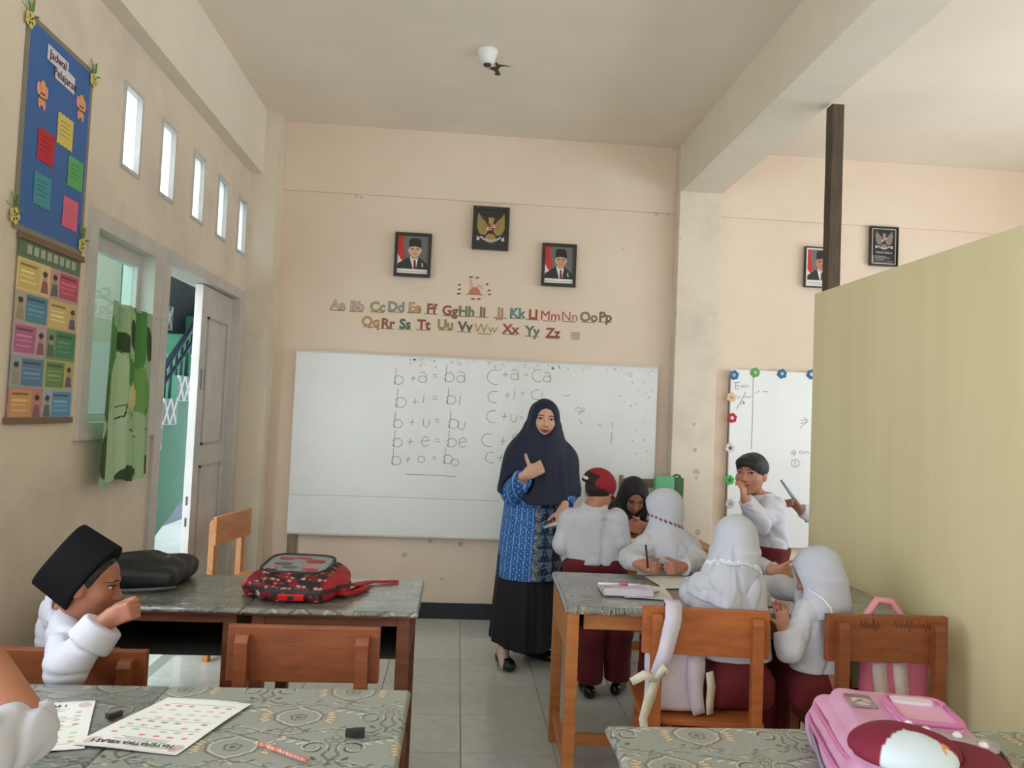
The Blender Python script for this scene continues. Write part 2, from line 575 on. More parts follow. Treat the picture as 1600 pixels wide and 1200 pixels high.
# ceiling lamp holder
lamp = thing('ceiling_lamp', 'white conical lamp holder screwed to the ceiling beside a dark stain', 'lamp', (0.072, 4.05, ZC))
M_WP = mat('white_plastic', (240, 240, 238), 0.35)
MB().lathe([(0.058, 0.0), (0.056, -0.012), (0.05, -0.03), (0.042, -0.055), (0.032, -0.075), (0.026, -0.078)], 28).build('lamp_holder', M_WP, lamp)
MB().lathe([(0.022, -0.076), (0.02, -0.086), (0.012, -0.088)], 20).build('socket', mat('dark_socket', (60, 58, 54), 0.5), lamp)

# slot windows high in the left wall
for k, y in enumerate(VENT_Y):
    w = thing('window_%d' % (k + 1), '', 'window', (XL, y + 0.095, 2.40))
    del w['category']; del w['label']
    w['kind'] = 'structure'
    fr = MB()
    for lo, hi in (((-0.14, -0.095, 0), (0.006, -0.078, 0.37)), ((-0.14, 0.078, 0), (0.006, 0.095, 0.37)),
                   ((-0.14, -0.078, 0), (0.006, 0.078, 0.018)), ((-0.14, -0.078, 0.352), (0.006, 0.078, 0.37))):
        fr.box(lo, hi)
    fr.build('window_frame', M_FRAME, w)
    box('pane', (-0.022, -0.078, 0.018), (-0.018, 0.078, 0.352), M_MILK, w)

# unseen framed windows added for daylight, behind the camera and in the neighbouring room
k_ = 7
for ax_n, at_, holes_ in (('x', XL - 0.07, ADDED_W), ('x', XR + 0.06, [(-1.5, 1.0, 1.0, 2.4), (1.6, 4.4, 1.0, 2.4)]), ('y', YR - 0.06, [(-0.9, 0.9, 1.0, 2.3), (2.2, 4.2, 1.0, 2.3)])):
    for u0, u1, z0, z1 in holes_:
        w = thing('window_%d' % k_, '', 'window', (at_, u0, z0) if ax_n == 'x' else (u0, at_, z0)); del w['category']; del w['label']; w['kind'] = 'structure'; k_ += 1
        W_, H_ = u1 - u0, z1 - z0
        mb = MB()
        for a0, a1, b0, b1 in ((0, W_, 0, 0.05), (0, W_, H_ - 0.05, H_), (0, 0.05, 0.05, H_ - 0.05), (W_ - 0.05, W_, 0.05, H_ - 0.05), (W_ / 2 - 0.025, W_ / 2 + 0.025, 0.05, H_ - 0.05)):
            if ax_n == 'x': mb.box((-0.035, a0, b0), (0.035, a1, b1))
            else: mb.box((a0, -0.035, b0), (a1, 0.035, b1))
        mb.build('window_frame', M_FRAME, w)

# window beside the door
w = thing('window_6', '', 'window', (XL, 3.0, 1.28)); del w['category']; del w['label']; w['kind'] = 'structure'
mb = MB()
mb.box((-0.13, 0, 0), (0.016, 0.06, 0.89)).box((-0.13, 0.62, 0), (0.016, 0.72, 0.89)).box((-0.13, 0.06, 0), (0.016, 0.62, 0.05)).box((-0.13, 0.06, 0.82), (0.016, 0.62, 0.89))
mb.build('window_frame', M_FRAME, w)
mb = MB()
mb.box((-0.09, 0.06, 0.05), (-0.05, 0.095, 0.82)).box((-0.09, 0.585, 0.05), (-0.05, 0.62, 0.82)).box((-0.09, 0.095, 0.05), (-0.05, 0.585, 0.085)).box((-0.09, 0.095, 0.76), (-0.05, 0.585, 0.82))
mb.build('sash', M_FRAME, w)
box('pane', (-0.072, 0.095, 0.085), (-0.068, 0.585, 0.76), glass_mat('reflecting_glass', (215, 235, 228), 0.3), w)
box('window_sill', (-0.02, -0.01, -0.02), (0.022, 0.73, 0.0), M_FRAME, w, bevel=0.003)

# door frame and the closed leaf
w = thing('door_1', '', 'door', (XL, 3.72, 0)); del w['category']; del w['label']; w['kind'] = 'structure'
mb = MB()
mb.box((-0.14, 0, 0), (0.018, 0.085, 2.17)).box((-0.14, 1.27, 0), (0.018, 1.36, 2.17)).box((-0.14, 0.085, 2.11), (0.018, 1.27, 2.17))
mb.build('door_frame', M_FRAME, w)
leaf = box('door_leaf', (-0.075, 0.70, 0.01), (-0.03, 1.27, 2.105), M_FRAME, w, bevel=0.003)
mb = MB()
for z0, z1 in ((1.18, 1.93), (0.2, 1.06)):
    y0, y1 = 0.80, 1.17
    for lo, hi in (((-0.03, y0, z0), (-0.022, y0 + 0.014, z1)), ((-0.03, y1 - 0.014, z0), (-0.022, y1, z1)),
                   ((-0.03, y0, z0), (-0.022, y1, z0 + 0.014)), ((-0.03, y0, z1 - 0.014), (-0.022, y1, z1))):
        mb.box(lo, hi)
mb.build('panel_moulding', mat('moulding_grey', (182, 178, 174), 0.5), leaf)  # moulding in a slightly darker grey than the leaf
for z in (0.84, 0.72):
    box('lock_slot', (-0.058, 0.697, z), (-0.048, 0.70, z + 0.05), mat('dark_metal', (70, 64, 60), 0.4, metal=0.6), leaf)
box('door_bolt', (-0.03, 0.74, 1.5), (-0.016, 0.755, 1.62), mat('dull_steel', (150, 148, 142), 0.4, metal=0.7), leaf)

# ------------------------------------------------------------------ outside the door
M_OUTF = mat('corridor_floor', (214, 216, 206), 0.3, c2=(200, 202, 194), scale=4)
M_GREEN = mat('green_wall_paint', (66, 146, 110), 0.6, c2=(58, 134, 100), scale=3)
M_OUTW = mat('white_outer_wall', (226, 228, 222), 0.7, c2=(214, 216, 208), scale=2)
M_RAIL = mat('blue_grey_steel', (52, 62, 78), 0.45, metal=0.3)
M_DARK = mat('dark_stair_soffit', (70, 76, 82), 0.8, c2=(52, 58, 64), scale=3)
struct(box('floor_corridor', (-7.0, -3.5, -0.12), (XL - 0.14, 12.0, -0.005), M_OUTF), 'pale tiled corridor floor outside the door', 'floor')
ow = struct(box('wall_outer', (-2.5, 3.5, -0.005), (-2.36, 5.35, 2.75), M_OUTW), 'white wall across the corridor behind the window', 'wall')
box('wainscot', (-2.36, 3.5, -0.005), (-2.352, 5.35, 1.95), mat('pale_green_wainscot', (140, 178, 156), 0.6), ow)
st = thing('staircase', 'green flanked outdoor staircase with patterned tiles and steel railing', 'staircase', (-2.2, 5.6, 0))


def sy(y): return y - 5.6


RY, RZ, R0 = 0.27, 0.185, (5.79, 1.06)
top = []
for k in range(-4, 8):
    y, z = R0[0] + RY * k, R0[1] + RZ * k + 0.2
    top += [(sy(y - RY), z), (sy(y), z)]
prof = [(sy(4.62), 0.0), (sy(4.75), 0.0), (sy(7.0), 0.90), (sy(7.95), 1.75)] + list(reversed(top))
Mx = Matrix(((0, 0, -1, 0), (1, 0, 0, 0), (0, 1, 0, 0), (0, 0, 0, 1)))
MB().prism(prof, 1.05, Mx).build('flight', M_GREEN, st)
cv = Canvas(0.27, 0.2, 0.009, (120, 126, 126))
cv.line([(0.0, 0.0), (0.135, 0.2), (0.27, 0.0)], 0.03, (232, 236, 232)); cv.line([(0.0, 0.2), (0.135, 0.0), (0.27, 0.2)], 0.03, (232, 236, 232))
cv.line([(0, 0.1), (0.07, 0.2)], 0.008, (150, 156, 154)); cv.line([(0.0, 0.002), (0.27, 0.002)], 0.012, (232, 236, 232)); cv.line([(0.268, 0), (0.268, 0.2)], 0.012, (232, 236, 232))
M_PRINT = mat('printed_surface', rough=0.55, attr=True)
tme = cv.mesh('tile', th=0.012); tme.materials.append(M_PRINT)
for k in range(-4, 8):
    o = bpy.data.objects.new('tile', tme); COL.objects.link(o); o.parent = st
    o.rotation_euler = (0, 0, PI / 2); o.location = (0.012, sy(R0[0] + RY * k - RY / 2), R0[1] + RZ * k)
for y, z in ((5.86, 2.02), (6.13, 2.02), (5.86, 2.26), (6.4, 2.02)):
    o = bpy.data.objects.new('tile', tme); COL.objects.link(o); o.parent = st
    o.rotation_euler = (0, 0, PI / 2); o.location = (-0.24, sy(y), z)
MB().tube([(-0.03, sy(5.0), 1.10), (-0.03, sy(7.9), 3.05)], 0.024, 8).build('handrail', M_RAIL, st)
MB().tube([(-0.03, sy(5.0), 0.98), (-0.03, sy(7.9), 2.9)], 0.014, 8).build('handrail', M_RAIL, st)
for k in range(26):
    y = 5.05 + 0.105 * k
    zb = R0[1] + 0.19 + RZ / RY * (y - R0[0]) - 0.02
    MB().tube([(-0.03, sy(y), zb), (-0.03, sy(y), 1.10 + (y - 5.0) * 1.95 / 2.9)], 0.011, 6).build('baluster', M_RAIL, st)
mb = MB(); mb.box((-2.3, sy(5.2), 2.62), (-0.05, sy(8.6), 2.76)); mb.box((-0.28, sy(5.72), 2.0), (-0.252, sy(9.5), 2.6)); mb.box((-1.9, sy(5.25), 2.9), (0.58, sy(7.4), 3.02)); mb.build('landing_shade_roof', M_DARK, st)  # landing slab widened and unseen roof slab added to shade the stairs
for k in range(10):
    MB().tube([(-0.27, sy(5.75 + 0.13 * k), 2.2), (-0.27, sy(5.75 + 0.13 * k), 2.63)], 0.011, 6).build('baluster', M_RAIL, st)
struct(box('wall_light_block', (XL - 0.14, YB + 0.12, -0.005), (XL + 0.6, 7.6, 3.5), M_OUTW), 'unseen wall added to keep sky light off the staircase', 'wall')  # unseen wall, added to block sky light from the stairs
sw = struct(box('wall_stair', (-4.0, 5.4, -0.005), (-3.3, 10.0, 2.9), mat('blue_grey_plaster', (96, 104, 112), 0.8, c2=(82, 90, 98), scale=2)), 'blue grey wall behind the staircase', 'wall')
struct(box('wall_far', (-4.0, 10.0, -0.005), (-1.6, 10.15, 2.9), M_DARK), 'dark wall at the end of the corridor', 'wall')

# ------------------------------------------------------------------ things on the walls
M_BOARD = mat('whiteboard_enamel', (240, 242, 242), 0.3, c2=(231, 234, 233), scale=2.2, detail=6, lo=0.45, hi=0.8)
M_ALU = mat('board_edge', (214, 214, 208), 0.45)
M_INK = mat('marker_ink', (136, 138, 142), 0.7)
M_BATTEN = mat('batten_wood', (150, 136, 116), 0.8, c2=(128, 114, 96), scale=8, stretch=(4, 4, 0.5))

GL = {
    'b': [[(0.12, 1.0), (0.08, 0.0)], [(0.08, 0.0)] + arc(0.3, 0.26, 0.3, 0.27, 190, 520, 20)],
    'a': [[(0.1, 0.58), (0.35, 0.66), (0.5, 0.5), (0.5, 0.0)], arc(0.28, 0.2, 0.25, 0.2, 40, 400, 18)],
    'c': [arc(0.45, 0.4, 0.45, 0.4, 70, 290, 18)],
    'i': [[(0.15, 0.55), (0.12, 0.0)], [(0.17, 0.75), (0.17, 0.78)]],
    'u': [[(0.05, 0.55), (0.05, 0.2)] + arc(0.26, 0.2, 0.21, 0.2, 180, 360, 10) + [(0.5, 0.55)]],
    'e': [[(0.08, 0.3), (0.5, 0.36)] + arc(0.28, 0.3, 0.23, 0.3, 12, 320, 18)],
    'o': [arc(0.28, 0.22, 0.26, 0.23, 90, 450, 18)],
    '+': [[(0.0, 0.3), (0.42, 0.34)], [(0.24, 0.58), (0.18, 0.05)]],
    '=': [[(0.0, 0.38), (0.26, 0.41)], [(0.02, 0.2), (0.3, 0.22)]],
}

# main whiteboard: x -1.128..1.400, z 0.560..1.816
WBX0, WBX1, WBZ0, WBZ1, WBY = -1.128, 1.400, 0.560, 1.816, 5.262
wb = thing('whiteboard', 'large white classroom board with b and c syllables written on it', 'whiteboard', ((WBX0 + WBX1) / 2, WBY, WBZ0))
bw, bh = WBX1 - WBX0, WBZ1 - WBZ0
box('board_panel', (-bw / 2, 0, 0), (bw / 2, 0.018, bh), M_BOARD, wb, bevel=0.002)
box('batten', (-bw / 2 + 0.002, 0.018, -0.42), (-bw / 2 + 0.06, 0.05, bh - 0.05), M_BATTEN, wb)
box('batten', (bw / 2 - 0.06, 0.018, 0.05), (bw / 2 - 0.012, 0.05, bh - 0.05), M_BATTEN, wb)
box('edge_strip', (-bw / 2, -0.004, bh - 0.012), (bw / 2, 0, bh), M_ALU, wb)
box('edge_strip', (-bw / 2, -0.004, 0), (bw / 2, 0, 0.012), M_ALU, wb)
mb = MB()
for k in range(24):
    x = -bw / 2 + 0.03 + k * (bw - 0.06) / 23
    for z in (0.022, bh - 0.022):
        mb.lathe([(0.004, 0), (0.003, 0.002)], 6, Matrix.Translation((x, -0.0005, z)) @ Matrix.Rotation(PI / 2, 4, 'X'))
mb.build('nail_heads', M_ALU, wb)['kind'] = 'stuff'


def wb_to3(u, v, lift): return (u, -lift, v)


def write(txt, px, py, pw, ph, wd, parent, org, Y, m, gap=0.12):
    """glyph strokes with the baseline-left at pixel (px,py), height ph pixels"""
    p = P(px, py, Y); sc = ph / 235.0
    x, z = p[0] - org[0], p[2] - org[2]
    st = []
    for ch in txt:
        w = 0.0
        for s in GL[ch]:
            st.append([(x + a * sc, z + b * sc) for a, b in s])
            w = max(w, max(a for a, b in s))
        x += (w + gap) * sc
    return st


org = (wb.location.x, WBY, WBZ0)
rows = []
LINES = [  # text, pixel x, pixel baseline y, cap height px
    ('b', 615, 600, 26), ('+', 642, 596, 17), ('a', 653, 597, 26), ('=', 677, 593, 20), ('ba', 694, 596, 27),
    ('b', 617, 636, 30), ('+', 645, 633, 17), ('i', 659, 629, 20), ('=', 676, 628, 24), ('bi', 697, 631, 26),
    ('b', 614, 668, 25), ('+', 640, 665, 18), ('u', 660, 667, 22), ('=', 680, 663, 20), ('b', 700, 669, 28), ('u', 715, 671, 24),
    ('b', 613, 698, 26), ('+', 637, 696, 18), ('e', 657, 697, 26), ('=', 680, 695, 24), ('be', 698, 698, 26),
    ('b', 611, 726, 26), ('+', 634, 723, 16), ('o', 652, 722, 22), ('=', 676, 720, 16), ('b', 692, 724, 26), ('o', 704, 727, 24),
    ('c', 761, 600, 30), ('+', 786, 591, 19), ('a', 797, 593, 26), ('=', 820, 590, 16), ('ca', 831, 596, 25),
    ('c', 762, 629, 24), ('+', 789, 622, 17), ('i', 800, 623, 24), ('=', 814, 620, 18), ('c', 830, 624, 20), ('i', 845, 621, 14),
    ('c', 760, 660, 25), ('+', 784, 656, 19), ('u', 797, 659, 22), ('=', 812, 657, 16),
    ('c', 752, 697, 26), ('+', 780, 697, 26), ('e', 800, 690, 22),
    ('c', 758, 723, 22), ('+', 778, 721, 20),
]
st = []
for t, px, py, ph in LINES:
    st += write(t, px, py, 0, ph, 0.004, wb, org, WBY, M_INK)


def wpt(px, py):
    p = P(px, py, WBY); return (p[0] - org[0], p[2] - org[2])


st += [[wpt(634, 741), wpt(690, 743), wpt(712, 745)]]
st += [[wpt(898, 640), wpt(904, 636), wpt(908, 641), wpt(912, 637), wpt(914, 643), wpt(902, 643)], [wpt(904, 648), wpt(912, 640)], [wpt(905, 656), wpt(909, 662)],
       [wpt(935, 664), wpt(940, 665)], [wpt(956, 660), wpt(957, 668)], [wpt(956, 676), wpt(955, 692)], [wpt(882, 619), wpt(890, 617)], [wpt(966, 619), wpt(971, 619)]]
strokes_mb(st, 0.0037, wb_to3).build('handwriting', M_INK, wb)['kind'] = 'stuff'
strokes_mb([[wpt(452, 772), wpt(480, 774), wpt(520, 773)], [wpt(520, 774), wpt(620, 777), wpt(780, 783)]], 0.003, wb_to3).build('board_seam', mat('seam_grey', (180, 182, 182), 0.6), wb)
M_GRIME = mat('board_grime', (206, 208, 204), 0.7, c2=(226, 227, 224), scale=20)
mb = MB(); r = random.Random(9)
for k in range(150):
    if k < 90:
        u, v = r.uniform(-0.5, bw / 2 - 0.02), bh - 0.02 - abs(r.gauss(0, 0.03))
    else:
        u, v = bw / 2 - 0.03 - abs(r.gauss(0, 0.12)), r.uniform(0.15, bh - 0.03)
    rad = r.uniform(0.003, 0.009)
    pts = blob((u, v), rad, k + 100, 8)
    mb.quad([(x, -0.0006, min(z, bh - 0.002)) for x, z in pts])
for (px, py, s) in ((706, 566, .02), (764, 568, .02), (961, 577, .02)):
    u, v = wpt(px, py); mb.quad([(x, -0.0007, min(z, bh - 0.002)) for x, z in blob((u, v), 0.012, int(px), 10)])
mb.build('grime', M_GRIME, wb)['kind'] = 'stuff'

# second whiteboard in the neighbouring room with foam flowers
W2X0, W2Y = 1.935, 5.262
w2 = thing('whiteboard', 'whiteboard with colourful foam flowers behind the partition', 'whiteboard', (W2X0, W2Y, 0.57))
box('board_panel', (0, 0, 0), (2.45, 0.018, 1.255), M_BOARD, w2, bevel=0.002)
box('batten', (0.0, 0.018, -0.2), (0.05, 0.05, 1.2), M_BATTEN, w2)
org2 = (W2X0, W2Y, 0.57)


def wpt2(px, py):
    p = P(px, py, W2Y); return (p[0] - org2[0], p[2] - org2[2])


def st2(*pts): return [wpt2(*p) for p in pts]


s2 = [st2((1177, 588), (1176, 640), (1174, 702)), st2((1147, 598), (1156, 597)), st2((1150, 598), (1149, 608), (1154, 608), (1155, 603), (1150, 603)),
      st2((1158, 604), (1160, 601), (1162, 604), (1159, 606), (1158, 604)), st2((1163, 606), (1164, 601), (1166, 606), (1168, 601), (1170, 605)),
      st2((1165, 613), (1158, 626), (1151, 639)), st2((1150, 620), (1155, 619), (1152, 624), (1156, 621)), st2((1162, 621), (1165, 619), (1166, 622), (1168, 619), (1171, 622), (1174, 619)),
      st2((1158, 632), (1158, 628)), st2((1161, 631), (1163, 628), (1161, 626), (1163, 632)),
      st2((1251, 657), (1262, 656)), st2((1251, 662), (1261, 659)), st2((1256, 653), (1263, 657), (1250, 669)),
      st2((1236, 706), (1241, 706)), st2((1236, 709), (1241, 709)), st2((1240, 703), (1244, 707), (1240, 712)),
      st2((1253, 705), (1250, 705), (1249, 708), (1253, 709)), st2((1256, 705), (1259, 707), (1256, 709), (1255, 706)), st2((1260, 709), (1261, 704), (1264, 709)),
      [wpt2(*q) for q in arc(1242.5, 724, 6, 6, 0, 360, 18)], st2((1242, 720), (1242, 728)), st2((1181, 614), (1186, 611)), st2((1193, 612), (1199, 612))]
strokes_mb(s2, 0.0045, wb_to3).build('handwriting', M_INK, w2)['kind'] = 'stuff'
FLO = [(1147, 586, (60, 120, 180), (190, 170, 170)), (1180, 582, (110, 175, 100), (150, 200, 140)), (1222, 584, (60, 118, 160), (150, 190, 200)), (1268, 585, (58, 112, 170), (220, 220, 225)),
       (1143, 621, (228, 205, 170), (225, 160, 110)), (1144, 653, (190, 45, 75), (235, 210, 210)), (1141, 700, (226, 222, 224), (150, 80, 95)), (1140, 750, (80, 190, 90), (50, 110, 80)), (1141, 787, (208, 208, 212), (160, 160, 170))]
FN = ['blue', 'light green lettered A', 'blue lettered B', 'dark blue half hidden', 'cream', 'crimson', 'white with red centre', 'bright green', 'pale grey']
for (px, py, c, cc), nm in zip(FLO, FN):
    p = P(px, py, W2Y - 0.004)
    fl = thing('foam_flower', '%s foam flower stuck on the edge of the second whiteboard' % nm, 'decoration', (p[0], W2Y - 0.0005, p[2]), group='foam flowers on the second board')
    mF = mat('foam_%d_%d_%d' % c, c, 0.8)
    for k in range(6):
        a = k * PI / 3 + 0.3
        MB().lathe([(0.0155, 0), (0.0155, 0.004), (0.012, 0.0055)], 14, Matrix.Translation((0.021 * math.cos(a), 0, 0.021 * math.sin(a))) @ Matrix.Rotation(PI / 2, 4, 'X')).build('petal', mF, fl)
    MB().lathe([(0.014, 0), (0.013, 0.0075)], 16, Matrix.Rotation(PI / 2, 4, 'X')).build('flower_centre', mat('foam_%d_%d_%d' % cc, cc, 0.8), fl)
    if 'lettered' in nm:
        o = link('letter', text_mesh(nm[-1], 0.03), mat('foam_letter', (235, 240, 235), 0.7), fl, (0, -0.0095, 0), (PI / 2, 0, 0))

# framed pictures
M_FRB = mat('black_picture_frame', (44, 42, 38), 0.4, c2=(54, 52, 46), scale=12)


def portrait(cv, flagx, face, hair_w):
    w, h = cv.w, cv.h
    cv.rect(0, 0, w, h, (112, 112, 112))
    cv.poly([(0, h), (0.20 * w, h), (0.16 * w, 0.78 * h), (0.27 * w, 0.45 * h), (0.12 * w, 0.30 * h), (0, 0.45 * h)], (205, 50, 45))
    cv.poly([(0, 0.52 * h), (0.12 * w, 0.36 * h), (0.26 * w, 0.3 * h), (0, 0.22 * h)], (235, 232, 226))
    cv.poly([(0, 0.12 * h), (0.02 * w, 0.26 * h), (0.36 * w, 0.44 * h), (0.72 * w, 0.44 * h), (0.98 * w, 0.28 * h), (w, 0.12 * h)], (46, 48, 48))
    cv.poly([(0.4 * w, 0.45 * h), (0.68 * w, 0.45 * h), (0.62 * w, 0.12 * h), (0.52 * w, 0.12 * h)], (236, 234, 230))
    cv.poly([(0.53 * w, 0.37 * h), (0.6 * w, 0.37 * h), (0.63 * w, 0.12 * h), (0.54 * w, 0.12 * h)], (120, 40, 44))
    cv.rect(0.46 * w, 0.4 * h, 0.66 * w, 0.52 * h, (196, 150, 120))
    cv.ell(0.56 * w, 0.62 * h, 0.2 * w, 0.175 * h, face)
    cv.ell(0.37 * w, 0.61 * h, 0.03 * w, 0.05 * h, face); cv.ell(0.75 * w, 0.61 * h, 0.03 * w, 0.05 * h, face)
    cv.poly([(0.36 * w, 0.70 * h), (0.37 * w, 0.9 * h), (0.45 * w, 0.94 * h), (0.68 * w, 0.94 * h), (0.76 * w, 0.88 * h), (0.77 * w, 0.69 * h), (0.56 * w, 0.73 * h)], (38, 36, 36))
    for x in (0.48, 0.65):
        cv.ell(x * w, 0.635 * h, 0.04 * w, 0.012 * h, (70, 48, 40)); cv.line([((x - 0.05) * w, 0.665 * h), ((x + 0.05) * w, 0.668 * h)], 0.004, (80, 58, 48))
    cv.line([(0.57 * w, 0.63 * h), (0.58 * w, 0.58 * h)], 0.004, (178, 128, 100))
    cv.line(arc(0.57 * w, 0.55 * h, 0.07 * w, 0.03 * h, 200, 340, 8), 0.005, (150, 80, 72))
    cv.line([(0.82 * w, 0.28 * h), (0.83 * w, 0.2 * h)], 0.008, (220, 215, 200))
    cv.rect(0, 0, w, 0.12 * h, (236, 234, 228))
    cv.line([(0.04 * w, 0.055 * h), (0.96 * w, 0.055 * h)], 0.004, (120, 118, 116))


def garuda(cv, bg=(50, 48, 46), gold=(176, 150, 88), dk=(122, 100, 56), ribbon=(220, 218, 210), cy=0.5, sc=1.0):
    w, h = cv.w, cv.h
    cv.rect(0, 0, w, h, bg)
    X = lambda x: w / 2 + x * w * sc
    Z = lambda z: cy * h + z * w * sc
    for s in (-1, 1):
        cv.poly([(X(s * 0.10), Z(0.10)), (X(s * 0.22), Z(0.26)), (X(s * 0.36), Z(0.40)), (X(s * 0.43), Z(0.52)), (X(s * 0.46), Z(0.25)), (X(s * 0.45), Z(-0.02)), (X(s * 0.36), Z(-0.2)), (X(s * 0.2), Z(-0.24)), (X(s * 0.08), Z(-0.1))], gold)
        for k in range(9):
            a0 = (s * (0.12 + 0.012 * k), 0.12 - 0.035 * k); a1 = (s * (0.44 - 0.02 * max(0, k - 5)), 0.46 - 0.078 * k)
            cv.line([(X(a0[0]), Z(a0[1])), (X(a1[0]), Z(a1[1]))], 0.0035 * sc, dk)
        cv.poly([(X(s * 0.02), Z(-0.22)), (X(s * 0.14), Z(-0.24)), (X(s * 0.2), Z(-0.42)), (X(s * 0.08), Z(-0.36))], gold)
        cv.poly([(X(s * 0.36), Z(-0.32)), (X(s * 0.47), Z(-0.28)), (X(s * 0.44), Z(-0.36)), (X(s * 0.48), Z(-0.42)), (X(s * 0.36), Z(-0.41))], ribbon)
    cv.poly([(X(-0.09), Z(-0.2)), (X(0.09), Z(-0.2)), (X(0.13), Z(-0.46)), (X(0), Z(-0.5)), (X(-0.13), Z(-0.46))], gold)
    for x in (-0.06, 0, 0.06): cv.line([(X(x * 0.6), Z(-0.24)), (X(x * 1.4), Z(-0.46))], 0.004 * sc, dk)
    cv.ell(X(0), Z(0.22), 0.08 * w * sc, 0.12 * w * sc, gold); cv.ell(X(0.0), Z(0.32), 0.095 * w * sc, 0.05 * w * sc, gold)
    cv.poly([(X(0.05), Z(0.33)), (X(0.15), Z(0.29)), (X(0.06), Z(0.27))], gold); cv.ell(X(0.03), Z(0.325), 0.012 * w * sc, 0.012 * w * sc, (40, 30, 25))
    cv.poly([(X(-0.13), Z(0.14)), (X(0.13), Z(0.14)), (X(0.13), Z(-0.06)), (X(0), Z(-0.2)), (X(-0.13), Z(-0.06))], (40, 36, 34))
    cv.rect(X(-0.12), Z(0.03), X(0), Z(0.13), (178, 52, 42)); cv.rect(X(0), Z(0.03), X(0.12), Z(0.13), (226, 222, 214))
    cv.rect(X(-0.12), Z(-0.07), X(0), Z(0.03), (222, 218, 210)); cv.rect(X(0), Z(-0.07), X(0.12), Z(0.03), (178, 52, 42))
    cv.ell(X(0.06), Z(0.085), 0.035 * w * sc, 0.03 * w * sc, (30, 28, 26)); cv.ell(X(-0.06), Z(-0.02), 0.03 * w * sc, 0.035 * w * sc, (110, 130, 70))
    cv.ell(X(0), Z(0.02), 0.04 * w * sc, 0.045 * w * sc, (25, 24, 24)); cv.ell(X(0), Z(0.02), 0.018 * w * sc, 0.02 * w * sc, (214, 184, 92))
    cv.line(arc(X(0), Z(-0.12), 0.4 * w * sc, 0.30 * w * sc, 218, 322, 20), 0.055 * w * sc, ribbon)
    cv.line(arc(X(0), Z(-0.12), 0.4 * w * sc, 0.30 * w * sc, 226, 314, 20), 0.016 * w * sc, (120, 116, 108))


def framed(label, px0, py0, px1, py1, Y, kind, fw=0.022, tilt=0.0):
    a, b = P(px0, py0, Y), P(px1, py1, Y)
    w, h = b[0] - a[0], a[2] - b[2]
    t = thing('picture_frame', label, 'picture', ((a[0] + b[0]) / 2, Y, b[2]))
    t.rotation_euler = (tilt, 0, 0)
    mb = MB()
    mb.box((-w / 2, -0.012, 0), (-w / 2 + fw, 0.016, h)).box((w / 2 - fw, -0.012, 0), (w / 2, 0.016, h))
    mb.box((-w / 2 + fw, -0.012, 0), (w / 2 - fw, 0.016, fw)).box((-w / 2 + fw, -0.012, h - fw), (w / 2 - fw, 0.016, h))
    mb.build('frame', M_FRB, t, bevel=0.002)
    cv = Canvas(w - 2 * fw, h - 2 * fw, 0.0028, (100, 100, 100))
    kind(cv)
    o = link('picture', cv.mesh('picture', th=0.008), mat('picture_print', rough=0.3, attr=True), t, (0, -0.002, fw))
    return t


framed('black framed portrait of a smiling man in a black cap, left of the emblem', 618, 362, 672, 434, 5.28, lambda c: portrait(c, 0, (222, 182, 152), 0), tilt=-0.03)
framed('black framed golden eagle emblem hanging highest above the whiteboard', 740, 321, 794, 392, 5.28, garuda, tilt=-0.03)
framed('black framed portrait of a younger man in a black cap, right of the emblem', 848, 379, 899, 449, 5.28, lambda c: portrait(c, 0, (205, 162, 130), 0), tilt=-0.03)


def pancasila(cv):
    garuda(cv, (38, 40, 38), (150, 138, 132), (110, 100, 96), (226, 224, 220), cy=0.66, sc=0.72)
    w, h = cv.w, cv.h
    for k, ln in enumerate((0.5, 0.68, 0.4, 0.8, 0.8)):
        z = (0.23 - 0.04 * k) * h
        cv.line([(0.16 * w, z), ((0.16 + ln * 0.85) * w, z)], 0.004, (150, 150, 146))
        cv.rect(0.05 * w, z - 0.005, 0.11 * w, z + 0.005, (150, 140, 130))
    for m_ in (0.01,):
        cv.line([(m_, m_), (w - m_, m_), (w - m_, h - m_), (m_, h - m_), (m_, m_)], 0.004, (200, 198, 190))


t = framed('dark framed eagle emblem poster above the partition edge', 1360, 353, 1402, 417, 5.285, pancasila, fw=0.008)
o = link('lettering', text_mesh('PANCASILA', 0.024), mat('poster_white', (205, 203, 198), 0.6), t, (0, -0.004, 0.098), (PI / 2, 0, 0))


def portrait2(cv):
    portrait(cv, 0, (190, 130, 110), 0)
    w, h = cv.w, cv.h
    cv.line([(0.006, 0.006), (w - .006, .006), (w - .006, h - .006), (.006, h - .006), (.006, .006)], 0.012, (226, 222, 218))
    cv.rect(0, 0, w, 0.16 * h, (226, 222, 218)); cv.line([(0.1 * w, 0.1 * h), (0.9 * w, 0.1 * h)], 0.004, (150, 148, 146)); cv.line([(0.2 * w, 0.06 * h), (0.8 * w, 0.06 * h)], 0.004, (150, 148, 146))


framed('thin framed portrait half hidden behind the timber post', 1258, 385, 1304, 451, 5.285, portrait2, fw=0.008)

